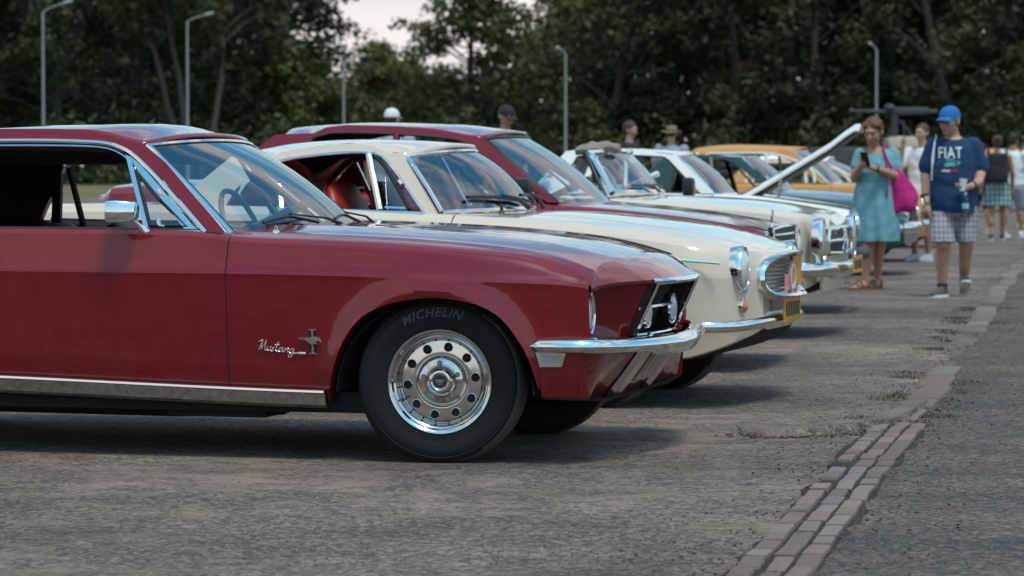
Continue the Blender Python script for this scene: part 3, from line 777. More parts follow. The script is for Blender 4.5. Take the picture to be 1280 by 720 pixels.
mb.add([(.505, -gw, .47), (.505, gw, .47), (.505, gw, .70), (.505, -gw, .70)], [[0, 1, 2, 3]])
gb = mb.build('grille_box', M['black'], mu.root, smooth=False)
mb = MB()
for k in range(26):
    z = .484+.205*k/25; mb.tube([Vector((gx(y, z)-.085, y, z)) for y in [gw*(-1+2*q/8) for q in range(9)]], .0016, 4, up=(1, 0, 0))
for k in range(60):
    y = gw*(-1+2*k/59); mb.tube([Vector((gx(y, .484)-.087, y, .484)), Vector((gx(y, .688)-.087, y, .688))], .0014, 4)
mb.build('grille_mesh', M['dark'], gb)
mb = MB(); mb.tube([(gx(0, .585)-.06, -gw, .585), (gx(0, .585)-.05, gw, .585)], .006, 6); mb.build('grille_bar', M['chrome'], gb)
for sg in (-1, 1):
    c = Vector((gx(.23, .57)-.035, sg*.225, .565)); r_ = MB().lathe(c, (1, 0, 0), [(.03, -.06), (.062, -.03), (.066, -.004), (.062, .004), (.057, 0)], 28).build('fog_lamp_shell', M['chrome'], mu.root); lamp(MB(), c, .057, .016).build('fog_lamp_lens', M['lens'], r_)
# ---- bumper: chrome blade wrapping round the corners
bp = catmull([(.395, -.872, .460), (.44, -.882, .461), (.52, -.885, .462), (.60, -.868, .462), (.665, -.80, .460), (.71, -.66, .456), (.745, -.48, .452), (.775, -.30, .450), (.80, -.12, .449), (.805, 0, .449)], 6)
bp = bp+[Vector((p.x, -p.y, p.z)) for p in bp[::-1][1:]]
rings = []
for i, p in enumerate(bp):
    t = (bp[min(i+1, len(bp)-1)]-bp[max(i-1, 0)]).normalized(); n = Vector((t.y, -t.x, 0)).normalized()
    if n.x < 0 and abs(p.y) < .8: n = -n
    if (n.dot(Vector((p.x-.1, p.y*1.5, 0)))) < 0: n = -n
    k = min(1, .35+min(i, len(bp)-1-i)/5); h = .030*k; dz = Vector((0, 0, 1)); e = abs(p.y)
    lo_ = .020*(1-sm(.25, .5, e))
    rings.append([p+n*-.035+dz*h*.95, p+n*-.012+dz*h*1.0, p+n*.008+dz*h*.75, p+n*.020+dz*h*.25, p+n*.022-dz*h*.1, p+n*.014-dz*(h*.5), p+n*.004-dz*(h*.85+lo_*.5), p+n*-.010-dz*(h+lo_), p+n*-.035-dz*(h*.9+lo_)])
mb = MB().loft(rings, True, True); bmp = mb.build('bumper', M['chrome'], mu.root, sharp=40)
mb = MB()
for (x_, y_) in ((.735, -.36), (.63, -.83), (.735, .36)): mb.lathe(Vector((x_, y_, .484)), (.4, 0, 1), [(.012, -.004), (.011, .005), (.005, .009), (.001, .010)], 10)
mb.build('bumper_bolt', M['chrome'], bmp)
# ---- lower valance, body colour, sloping back
def val(t, side):  # t 0 outer .. 1 centre
    pass
mb = MB(); G = []
vp = [(.60, .852), (.645, .78), (.675, .66), (.70, .50), (.73, .32), (.745, .15), (.75, 0)]
for x, y in vp:
    k = sm(.86, .45, y); r = []
    for q in range(8):
        t = q/7; z = .462-(.462-.262+(.035*k))*t
        r.append(Vector((x-.02-(.02+.15*k)*t**1.1, y-.02*t, z)))
    G.append(r)
mb.grid(G); mb.mirror(); vb = mb.build('valance', M['red'], mu.root)
# side of the fender ahead of the wheel down to the valance is part of body; upper guards and number plate on the valance
def vpos(y, t): 
    xx = pchip([(a[1], a[0]) for a in vp])(abs(y)); k = sm(.86, .45, abs(y)); return Vector((xx-.02-(.02+.15*k)*t**1.1, y, .462-(.462-.262+.035*k)*t))
for y0, y1 in ((-.34, -.235), (.235, .34)):
    mb = MB(); mb.loft([[vpos(y0, t)+Vector((.004, 0, 0)), vpos(y0+.012, t)+Vector((.030, 0, 0)), vpos(y1-.012, t)+Vector((.030, 0, 0)), vpos(y1, t)+Vector((.004, 0, 0))] for t in (0.02, .2, .5, .8, 1.0)]); mb.build('bumper_guard', M['chromeold'], mu.root)
mb = MB(); mb.loft([[vpos(-.17, t)+Vector((.012, 0, 0)), vpos(-.17, t)+Vector((.024, 0, 0)), vpos(.17, t)+Vector((.024, 0, 0)), vpos(.17, t)+Vector((.012, 0, 0))] for t in (.12, .75)])
pl_ = mb.build('number_plate', M['steel'], mu.root, smooth=False)
mb = MB()
for k, w_ in enumerate((.016, .010, .016, .016, .010, .016)):
    y = -.12+k*.046; mb.loft([[vpos(y, t)+Vector((.0245, 0, 0)), vpos(y, t)+Vector((.027, 0, 0)), vpos(y+w_, t)+Vector((.027, 0, 0)), vpos(y+w_, t)+Vector((.0245, 0, 0))] for t in (.24, .64)])
mb.build('plate_mark', M['chromeold'], pl_, smooth=False)
# closing the front-inner dark
mb = MB(); mb.box((.30, 0, .50), (.30, 1.2, .3)); mb.build('radiator_support', M['under'], mu.root, smooth=False)
# ---- side marker lamp under the bumper
fl = lambda x, z: -(.893)
def flank(x, z, off=0.0):
    s_ = sec_mu(x); P = [p for p in s_[nlow:nlow+nside]]
    for a, b in zip(P, P[1:]):
        if a[2] <= z <= b[2] and b[2] > a[2]: return Vector((x, -(a[1]+(b[1]-a[1])*(z-a[2])/(b[2]-a[2])+off), z))
    return Vector((x, -(P[0][1]+off), z))
mk = [mu.pl(u, v, -.875) for u, v in [(670, 440), (707, 440), (701, 459), (675, 459)]]
for sg in (-1, 1):
    def W(p, off): q = flank(p[0], p[1], off); return Vector((q.x, q.y*(-sg), q.z)) if False else Vector((q.x, sg*abs(q.y), q.z))
    mb = MB(); mb.loft([[W(p, -.003) for p in mk], [W(p, .014) for p in mk]])
    o = mb.build('side_marker', M['chrome'], mu.root, smooth=False)
    cx = sum(p[0] for p in mk)/4; cz = sum(p[1] for p in mk)/4; ik = [(cx+(p[0]-cx)*.66, cz+(p[1]-cz)*.6) for p in mk]
    MB().loft([[W(p, .010) for p in ik], [W(p, .017) for p in ik]]).build('marker_lens', M['clearlens'], o, smooth=False)
# ---- sill: chrome strip and brushed rocker panel
for sg in (-1, 1):
    mb = MB(); xs_ = [-2.36+k*(x_a0-.006+2.36)/30 for k in range(31)]
    mb.loft([[Vector((x, sg*.868, f_sill(x)+.000)), Vector((x, sg*.886, f_sill(x)-.004)), Vector((x, sg*.888, f_sill(x)-.012)), Vector((x, sg*.872, f_sill(x)-.018))] for x in xs_]); mb.build('sill_strip', M['chrome'], mu.root)
    mb = MB(); mb.loft([[Vector((x, sg*.84, f_sill(x)-.010)), Vector((x, sg*.872, f_sill(x)-.018)), Vector((x, sg*.862, f_sill(x)-.062)), Vector((x, sg*.845, f_sill(x)-.074)), Vector((x, sg*.80, f_sill(x)-.074))] for x in xs_]); mb.build('rocker_panel', M['steel'], mu.root)
# underbody clutter seen below the sill
mb = MB(); mb.box((-1.5, -.1, .22), (2.6, 1.3, .08)); mb.tube([(-2.4, -.45, .165), (-1.2, -.47, .16), (-.75, -.45, .175)], .03, 8); mb.box((-.95, -.55, .185), (.42, .30, .07), bev=.01); mb.box((-1.9, -.5, .19), (.5, .25, .06), bev=.01)
mb.tube([(.02, -.74, .31), (.0, 0, .27), (.02, .74, .31)], .05, 8); mb.box((.1, 0, .28), (.4, .9, .12)); mb.tube([(-.1, -.7, .26), (-.5, -.4, .22)], .025, 8)
mb.tube([(xr, -.7, .31), (xr, .7, .31)], .045, 8)
mb.build('underbody', M['under'], mu.root)
# wheel housings
for xc, hw in ((0, .40), (xr, .39)):
    for sg in (-1, 1):
        mb = MB(); G = []
        for k in range(17):
            a = math.pi*k/16; G.append([Vector((xc-math.cos(a)*hw*.99, sg*y, .27+math.sin(a)*(f_arch(0)-.275 if xc == 0 else .35))) for y in (.60, .862)])
        mb.grid(G); mb.add([G[k][0] for k in range(17)]+[Vector((xc, sg*.60, .27))], [[k, k+1, 17] for k in range(16)]); mb.build('wheel_housing', M['under'], mu.root)
make_wheel(mu, 0, .835, .327, .199, steer=R(8), side=-1, text='MICHELIN', width=.21)
make_wheel(mu, 0, .835, .327, .199, steer=R(8), side=1, width=.21)
make_wheel(mu, xr, .835, .327, .199, side=-1, width=.21); make_wheel(mu, xr, .835, .327, .199, side=1, width=.21)

# ---- greenhouse
yf = lean(.79, .90, .615, 1.245)
def SP(u, v, side=-1, q=None): p = mu.ps(u, v, yf, side); return (p.x, p.z)
rail = pchip([SP(u, v) for u, v in [(-500, 180), (-200, 176), (0, 175), (100, 175), (135, 178)]]+[])
hx, hz = SP(182, 180)     # near windscreen head corner
bx, bz = SP(286, 296)     # near windscreen foot
roofc = pchip([(-2.35, 1.265), (-2.1, 1.300), (-1.8, 1.318), (-1.5, 1.321), (-1.25, 1.312), (hx, 1.280), (hx+.08, 1.262)])
XR = -2.28
def roof_pt(s, t):      # s 0 rear..1 head, t -1..1
    bowx = .075*(1-abs(t)**2.4); xf = hx+bowx; xb = XR-.04*(1-t*t)
    x = xb+(xf-xb)*s; xs_ = XR+(hx-XR)*s
    ze = (rail(min(xs_, SP(110, 176)[0]))+.040) if s < .8 else rail(SP(110, 176)[0])+.040
    ze = ze+(hz+.004-ze)*sm(.70, 1.0, s); zc = roofc(xs_)-0
    if s > .93: zc = zc
    ye = yf(ze)-.005
    z = ze+(zc-ze)*(1-abs(t)**2.6)
    return Vector((x, t*ye, z))
G = [[roof_pt(s, t) for t in [-1+2*k/24 for k in range(25)]] for s in [i/26 for i in range(27)]]
roof = MB().grid(G).build('roof', M['red'], mu.root, solid=.02)
# side rail below roof edge down to the chrome gutter, then A pillar
railpts = [SP(u, v) for u, v in [(-480, 178), (-300, 176), (-100, 175), (0, 175), (60, 175), (110, 176.5), (135, 179), (155, 186), (170, 197)]]
def roof_edge(x):
    s = (x-XR)/(hx-XR); return roof_pt(max(0, min(1, s)), 1)
pil_in = railpts+[SP(u, v) for u, v in [(197, 217), (223, 247), (248, 276), (261, 291)]]
outer = []
for (x, z) in railpts: e = roof_edge(x); outer.append((x, min(e.z, z+.06)+.002))
outer[-1] = (hx-.015, hz+.003); outer[-2] = (hx-.06, roof_edge(hx-.06).z+.002)
pil_out = outer+[SP(u, v) for u, v in [(207, 203), (235, 236), (263, 268), (282, 291)]]
mb = MB(); side_band(mb, pil_out, pil_in, yf, .035); mb.build('roof_pillar', M['red'], mu.root, sharp=50)
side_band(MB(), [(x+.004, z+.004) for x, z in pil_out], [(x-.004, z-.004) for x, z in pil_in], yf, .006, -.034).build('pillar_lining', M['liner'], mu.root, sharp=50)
# chrome gutter
g1 = [SP(u, v) for u, v in [(-480, 179), (-300, 177), (-100, 176), (0, 176), (60, 176), (110, 177.5), (135, 180), (153, 186), (169, 196), (194, 220), (220, 249), (246, 278), (257, 291)]]
mb = MB(); side_tube(mb, g1, yf, .0105, .004, smooth=3, n=8); mb.build('roof_gutter', M['chrome'], mu.root)
g2 = [SP(u, v) for u, v in [(-480, 185), (-100, 182), (0, 182), (60, 182), (110, 183), (135, 186), (150, 192), (160, 199)]]
mb = MB(); side_tube(mb, g2, yf, .005, .000, smooth=2, n=6); mb.build('window_trim', M['chrome'], mu.root)
g2b = [(x, z+.008) for x, z in g2]; mb = MB(); side_tube(mb, g2b, yf, .008, -.008, smooth=2); mb.build('window_seal', M['seal'], mu.root)
# C pillar
cfar = [mu.ps(u, v, yf, 1) for u, v in [(84, 208), (45, 283)]]
cp = [(cfar[0].x-.06, 1.24), (cfar[0].x, cfar[0].z), (cfar[1].x, cfar[1].z-.03), (-2.80, .90), (-2.42, 1.20), (-2.30, 1.27)]
side_poly(mu, cp, yf, .04, .003).build('rear_pillar', M['red'], mu.root, smooth=False)
cpi = [(a+.004, b) for a, b in cp]; side_poly(mu, cpi, yf, .01, -.045).build('pillar_lining', M['liner'], mu.root, smooth=False)
# quarter window posts as seen through the cabin
for a, b, r in (((75, 206), (73, 284), .024), ((88, 208), (107, 284), .016)):
    for sg in (1, -1):
        if sg == 1: P = [mu.ps(*a, yf, 1), mu.ps(*b, yf, 1)]; P = [Vector((p.x, p.y-.02, p.z)) for p in P]; Q = P
        else: P = [Vector((p.x, -p.y, p.z)) for p in Q]
        if sg == 1 or True: MB().tube(P, r, 6).build('window_post', M['seal'], mu.root)
# headlining: dark sheet under the roof
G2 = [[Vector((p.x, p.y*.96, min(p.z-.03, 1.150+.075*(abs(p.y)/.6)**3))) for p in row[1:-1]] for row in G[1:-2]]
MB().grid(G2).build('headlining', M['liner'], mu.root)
mb = MB()
for sg in (-1, 1): mb.loft([[Vector((x, sg*(yf(z)-.03), z+.01)), Vector((x, sg*(yf(z)-.10), z+.015)), Vector((x, sg*(yf(z)-.08), z-.04)), Vector((x, sg*(yf(z)-.035), z-.035))] for x, z in [(a, b-.005) for a, b in railpts[:-2]]])
mb.build('roof_lining_edge', M['liner'], mu.root)
# rear window
G = [[roof_pt(0, t)*(1-s)+Vector((-2.86-.05*(1-t*t), t*.62, .915))*s for t in [-1+.2*k for k in range(11)]] for s in (0, .5, 1)]
MB().grid(G).build('rear_window', M['sideglass'], mu.root)
# windscreen
wg, WG = windscreen(mu, (bx+.012, bz-.004), (hx+.010, hz-.006), .765, .615, .20, .085, M['glass'], .010, M['chrome'], bulge=.035, crown=.022, dip=.012)
mb = MB(); loop = [r[0] for r in WG]+WG[-1][1:]+[r[-1] for r in WG[::-1]][1:]+WG[0][::-1][1:]
cen = sum(loop, Vector())/len(loop); mb.tube([p+(cen-p)*.022+Vector((.0, 0, .001)) for p in loop], .009, 6); mb.build('windscreen_seal', M['seal'], wg)
# scuttle (between hood and glass) is hood coloured; dash board inside
mb = MB(); G = []
for k in range(13):
    t = -1+k/6; w_ = 1-abs(t)**2.2; G.append([Vector((bx-.05+.20*w_, t*.74, bz-.012)), Vector((bx-.24, t*.74, bz-.03)), Vector((bx-.27, t*.74, bz-.15))])
mb.grid(G); mb.build('dashboard', M['blackleather'], mu.root)
steering_wheel(mu, (bx-.36, .36, .86), .195, R(-24), M['white_s'], mu.root)
mb = MB().box((hx-.02, 0, 1.195), (.02, .22, .06), bev=.01); mb.tube([(hx-.02, 0, 1.21), (hx+.03, 0, 1.27)], .006, 6); mb.build('rear_view_mirror', M['black'], mu.root)
for yy in (-.36, .36): seat(mu, -1.62, yy, .285, M['blackleather'], .5)
for yy in (-.33, .33): seat(mu, -2.25, yy, .26, M['blackleather'], .55)
# near seat tops as glimpsed over the door
mb = MB(); 
# wipers
cw = lambda t, s: WG[int(s*8)][int((t+1)/2*18)]
for p_, q_ in (((-.10, -.0), (-.58, .12)), ((.62, 0), (.12, .11))):
    def wp(t, s):
        a = (t+1)/2*18; i = int(min(17, a)); fr = a-i; b = s*8; j = int(min(7, b)); fb = b-j
        p = (WG[j][i]*(1-fr)+WG[j][i+1]*fr)*(1-fb)+(WG[j+1][i]*(1-fr)+WG[j+1][i+1]*fr)*fb; return p+Vector((.018, 0, .014))
    a = wp(*p_)+Vector((.05, 0, -.005)); b = wp(*q_); mb = MB()
    mb.tube([a, a*.5+b*.5+Vector((.02, 0, .022)), b+Vector((.004, 0, .012))], [.009, .005, .004], 6)
    e = [wp(q_[0]+.24, q_[1]-.06+.0), wp(q_[0], q_[1]), wp(q_[0]-.22, q_[1]-.03)]
    mb.tube(catmull(e, 5), .0065, 6); mb.lathe(a, (0, 0, 1), [(.02, -.03), (.018, .012), (.001, .016)], 12); mb.build('wiper', M['black'], mu.root)
# washer nozzle / aerial base on the near fender
pz = Vector((mu.pl(345, 300, -.72)[0], -.72, 0)); pz.z = f_hood(pz.x)-.028
mb = MB().lathe(pz, (0, 0, 1), [(.016, 0), (.014, .010), (.007, .014), (.008, .026), (.001, .030)], 14); mb.build('aerial_base', M['chrome'], mu.root)
mb = MB(); mb.tube([(pz.x-.01, -.30, pz.z+.05), (pz.x-.10, -.56, pz.z+.030)], .004, 5); mb.build('washer_nozzle', M['black'], mu.root)
# ---- vent window (quarter light)
fr1 = [SP(u, v) for u, v in [(160, 197), (187, 289)]]
mb = MB(); side_band(mb, [SP(157, 193), SP(164, 222), SP(173, 256), SP(181, 290)], [SP(163, 196), SP(171, 222), SP(181, 256), SP(189, 290)], yf, .025, .002)
side_band(mb, [SP(162, 192), SP(186, 217), SP(211, 246), SP(236, 275), SP(249, 291)], [SP(163, 199), SP(180, 224), SP(202, 250), SP(225, 279), SP(234, 290)], yf, .02, .002)
mb.mi = 0; side_tube(mb, [SP(181, 291), SP(252, 291)], yf, .012, .002); mb.build('quarter_light_frame', M['chrome'], mu.root, sharp=50)
mb = MB(); side_tube(mb, [SP(u, v) for u, v in [(170, 214), (187, 283), (233, 283), (200, 250), (170, 214)]], yf, .008, .0); mb.build('quarter_light_seal', M['seal'], mu.root)
side_poly(mu, [SP(u, v) for u, v in [(168, 208), (186, 287), (236, 287)]], yf, .004, -.004).build('quarter_light', M['sideglass'], mu.root, smooth=False)
mb = MB(); side_tube(mb, [SP(196, 270), SP(200, 282), SP(207, 283)], yf, .006, .008); side_tube(mb, [SP(199, 237), SP(203, 243)], yf, .007, .010); mb.build('quarter_light_latch', M['chrome'], mu.root)
# belt strip along the door top
mb = MB(); side_tube(mb, [(x, f_belt(x)+.006) for x in [-2.3+.1*k for k in range(15)]+[-.84]], lambda z: .80, .007, 0); mb.build('belt_seal', M['seal'], mu.root)
# ---- door mirror
mx_, mz_ = mu.pl(154, 265, -.93)
for sg in (-1,):
    mb = MB(); c = Vector((mx_, -.93, mz_)); Rz = Matrix.Rotation(R(12), 3, 'Z')
    w_, h_ = .105, .066
    def rr_(sx_, dep, k=1.0): 
        return [c+Rz@Vector((sx_*0+dep, a*k, b*k)) for a, b in [(-.056, -.036), (-.062, -.026), (-.062, .028), (-.054, .041), (.044, .041), (.054, .030), (.054, -.028), (.044, -.038)]]
    mb.loft([rr_(1, -.062, 1.0), rr_(1, -.058, 1.06), rr_(1, -.02, 1.10), rr_(1, .03, 1.0), rr_(1, .052, .82), rr_(1, .058, .6)]); m_ = mb.build('door_mirror', M['chrome'], mu.root, sharp=35)
    MB().add(rr_(1, -.0635, .9), [list(range(8))]).build('mirror_glass', M['chrome'], m_, smooth=False)
    b0 = Vector((mu.pl(185, 292, -.84)[0], -.84, mu.pl(185, 292, -.84)[1]-.002))
    mb = MB().tube(catmull([b0, b0+Vector((-.025, -.02, .03)), c+Vector((.02, .02, -.02))], 5), [.018, .017, .016, .014, .013, .012, .011, .011, .010, .010, .010], 10, flat=.7)
    mb.loft([[Vector((x, -.83-w2, b0.z-.010)), Vector((x, -.83+w2, b0.z-.004)), Vector((x, -.83+w2, b0.z+.004)), Vector((x, -.83-w2, b0.z+.001))] for x, w2 in ((b0.x-.13, .008), (b0.x-.10, .018), (b0.x, .022), (b0.x+.03, .016), (b0.x+.04, .006))]); mb.build('mirror_arm', M['chrome'], m_)
# ---- badges on the fender
def fl_pt(u, v, off=.004): x, z = mu.pl(u, v, -.885); return flank(x, z, off)
script = [[(324, 427), (329, 425), (326, 432), (323.5, 437)], [(329, 425), (327, 432), (326.5, 437)], [(327, 436), (331, 429), (333.5, 424.5), (331.5, 432), (331, 437), (333, 437.5)],
          [(334.6, 432.6), (333.6, 436.6), (335.2, 438), (337.4, 436.4), (338.6, 432.6), (337.6, 437.4), (339.8, 438)], [(343, 434), (340.5, 434.5), (341.5, 437), (340, 439), (338, 438.5)],
          [(349, 427), (346, 433), (344.5, 438), (347, 439)], [(343.5, 431), (350, 431)], [(353, 434.5), (350, 435), (348, 438.5), (350.5, 439.5), (353.5, 434.5), (352.5, 439), (354.5, 439.5)],
          [(357, 435), (355, 440), (357.5, 436.5), (360.5, 435.5), (359, 439.5), (361.5, 440)], [(367, 436), (363.5, 436.5), (361.5, 440), (364, 441), (367.5, 436), (365.5, 443), (362, 446.5), (360, 444.5), (364, 441.8), (372, 441.5), (382, 441.5)]]
mb = MB()
for stroke in script: mb.tube([fl_pt(u, v, .005) for u, v in [tuple(p)[:2] for p in catmull([(a, b, 0) for a, b in stroke], 4)]], .0021, 5)
mb.tube([fl_pt(374, 441.5), fl_pt(382, 441.8)], .0045, 5); mb.build('name_script', pbr('script_chrome', (.85, .84, .82), .28, 1.0), mu.root)
mb = MB()
for u0, u1, mi in ((387.2, 388.8, 1), (389.6, 392.2, 0), (393.2, 394.9, 1)): mb.loft([[fl_pt(u0, v, .001), fl_pt(u1, v, .001), fl_pt(u1, v, .006), fl_pt(u0, v, .006)] for v in (412.5, 441.5)], mi=mi)
for v in (412.2, 441.8): mb.loft([[fl_pt(386.4, v-.8, .001), fl_pt(395.8, v-.8, .001), fl_pt(395.8, v-.8, .007), fl_pt(386.4, v-.8, .007)], [fl_pt(386.4, v+.8, .001), fl_pt(395.8, v+.8, .001), fl_pt(395.8, v+.8, .007), fl_pt(386.4, v+.8, .007)]], mi=0)
horse = [(373, 422), (376, 421.4), (380, 422.8), (384, 421.8), (389, 422), (394, 420.6), (398, 421), (401, 423), (403.5, 427.5), (402, 428.2), (399.5, 425.6), (397, 426), (396, 428.4), (397.2, 431), (395.2, 429.8), (392.5, 429.8), (392, 433), (390, 430.5), (386.5, 428), (383, 425), (380, 424.6), (376, 424)]
mb.loft([[fl_pt(u, v, .006) for u, v in horse], [fl_pt(u, v, .011) for u, v in horse]], mi=0)
mb.build('horse_badge', [M['chrome'], M['navy']], mu.root, smooth=False)
# door handle further back, key lock
mb = MB(); mb.tube([flank(-1.93, f_crease(-1.93)+.06, .02), flank(-1.80, f_crease(-1.80)+.06, .022)], .011, 8); mb.build('door_handle', M['chrome'], door)
# tail panel closes the back
tail = [Vector(p) for p in sec_mu(-3.75)]
MB().add(tail+[Vector((p.x, -p.y, p.z)) for p in tail[::-1]], [list(range(2*len(tail)))]).build('tail_panel', M['red'], mu.root, smooth=False)
MB().tube([(-3.80, -.80, .46), (-3.83, 0, .46), (-3.80, .80, .46)], .045, 8).build('rear_bumper', M['chrome'], mu.root)
# ================================================================== generic period car
def gcar(car, sp):
    """sp: dict of traced curves in car space. Builds body, hood, doors, wheels, glass."""
    c = car; W = sp['W']; belt = pchip(sp['belt']); hood = pchip(sp['hood']); zsill = sp.get('sill', .24); zc_ = sp.get('crease', .68)
    tail, nose = sp['tail'], sp['nose']; xc, xq = sp['cowl'], sp['deck']; wb = -sp['wb']; ra = sp.get('arch', .36)
    wn = pchip(sp['plan']); zlow = pchip(sp.get('low', [(tail, zsill+.14), (tail+.5, zsill), (.3, zsill), (.55, zsill), (nose, zsill+.08)]))
    deckc = pchip(sp['deckc']); cr = sp.get('crown', 2.4); tumble = sp.get('tumble', .06)
    def arch(x):
        for a in (0, wb):
            if abs(x-a) < ra: return .26+(ra-.02)*max(0, 1-(abs(x-a)/ra)**2.3)**.5
        return None
    NS = 18
    def sec(x):
        w_ = W*wn(x); zb = belt(x); lo = zlow(x); zl = arch(x); zc = lo+(zb-lo)*sp.get('cf', .62)
        key = [(w_*.955, lo), (w_*.985, lo+(zc-lo)*.35), (w_, zc-.02), (w_, zc), (w_-tumble*.3, zc+(zb-zc)*.45), (w_-tumble*.75, zb-.03), (w_-tumble-.02, zb-.004), (w_-tumble-.045, zb+.008)]
        out = []; ns = [3, 3, 1, 3, 3, 2, 2]
        for (a, b), n in zip(zip(key, key[1:]), ns):
            for k in range(n): t = k/n; out.append([a[0]+(b[0]-a[0])*t, a[1]+(b[1]-a[1])*t])
        out.append(list(key[-1]))
        lim = zl if zl is not None else lo; o2 = []
        for y, z in out:
            if z < lim: z = lim; y = w_*.99
            if zl is not None:
                for a in (0, wb):
                    r = math.hypot(x-a, (z-.27)); y += .018*math.exp(-((r-ra)/.05)**2)
            o2.append((x, y, z))
        if zl is not None: low = [(x, 0, .42), (x, w_*.66, .42), (x, w_*.67, zl), (x, w_*.93, zl)]
        else: low = [(x, 0, lo-.02), (x, w_*.66, lo-.02), (x, w_*.67, lo-.02), (x, w_*.93, lo-.008)]
        ye, ze = o2[-1][1], o2[-1][2]
        if xq < x < xc: top = [(x, max(.01, ye-.02), ze-.006), (x, max(.01, ye-.03), ze-.05), (x, w_*.82, .5), (x, w_*.78, .30), (x, w_*.6, .28), (x, w_*.4, .28), (x, w_*.2, .28), (x, 0, .30)]
        else:
            zt = hood(x) if x >= xc else deckc(x); hw = sp.get('hoodw', .80)
            ks = [.955, hw+.006, hw, .68, .5, .34, .17, 0]; top = []
            for k in ks: top.append((x, ye*k, ze+(zt-ze)*(1-k**cr)))
        return low+o2+top
    nl = 4; ns_ = 18
    st = [tail, tail+.01, tail+.04, tail+.1, tail+.2, tail+.35]
    for a in (wb, 0): st += [a-ra-.002, a-ra+.001]+[a-ra*math.cos(R(t)) for t in range(12, 180, 12)]+[a+ra-.001, a+ra+.002]
    doors = sp.get('doors', [])
    for d in doors: st += [d-.003, d+.003]
    st += [xc-.001, xc+.001, xq-.001, xq+.001, (xc+xq)/2, xc-.4, xc+.1]
    k = nose-ra*.0
    st += [ra+(nose-ra)*t for t in (.15, .3, .45, .6, .7, .78, .85, .91, .955, .985, 1.0)]
    st = sorted(set(round(s, 4) for s in st)); 
    hx0, hx1 = sp.get('hoodx', (xc+.02, nose-.12))
    def cls(x, y, z, i, j):
        if j < 3: return ('body', 1)
        top = j >= nl+ns_-1
        if xq < x < xc and top: return ('body', 2)
        if not top and any(abs(x-d) < .0032 for d in doors) and 3 <= j: return ('body', 1)
        if not top:
            for a, b in zip(doors, doors[1:]):
                if a < x < b and j >= 5: return ('door%.2f' % a, 0)
        if top and hx0 < x < hx1 and not sp.get('nohood'):
            if j == nl+ns_+1: return ('body', 1)
            if j > nl+ns_+1: return ('hood', 0)
        return ('body', 0)
    pm = {'body': ('body', [sp['paint'], M['gap'], sp.get('interior', M['dark'])], None), 'hood': ('hood', [sp['paint']], None)}
    for a in doors: pm['door%.2f' % a] = ('door', [sp['paint']], None)
    obs = loft_body(c, st, sec, cls, pm)
    for x in (st[0], st[-1]):
        e = [Vector(p) for p in sec(x)]; MB().add(e+[Vector((p.x, -p.y, p.z)) for p in e[::-1]], [list(range(2*len(e)))]).build('end_panel', sp['paint'], c.root, smooth=False)
    # wheels and housings
    for xcn in (0, wb):
        for sg in (-1, 1):
            mb = MB(); G = []
            for k in range(13):
                a = math.pi*k/12; G.append([Vector((xcn-math.cos(a)*ra*.99, sg*y, .25+math.sin(a)*(ra-.01))) for y in (W*.66, W*.98)])
            mb.grid(G); mb.add([g[0] for g in G]+[Vector((xcn, sg*W*.66, .25))], [[k, k+1, 13] for k in range(12)]); mb.build('wheel_housing', M['under'], c.root)
            make_wheel(c, xcn, W*.955, sp.get('R', .31), sp.get('rr', .18), side=sg, style='cap', detail=False, steer=R(sp.get('steer', 0)) if xcn == 0 else 0)
    MB().box(((tail+nose)/2, 0, .26), ((nose-tail)*.8, W*1.2, .08)).build('underbody', M['under'], c.root, smooth=False)
    c.sec = sec; c.belt = belt; c.hoodf = hood; c.obs = obs
    return obs

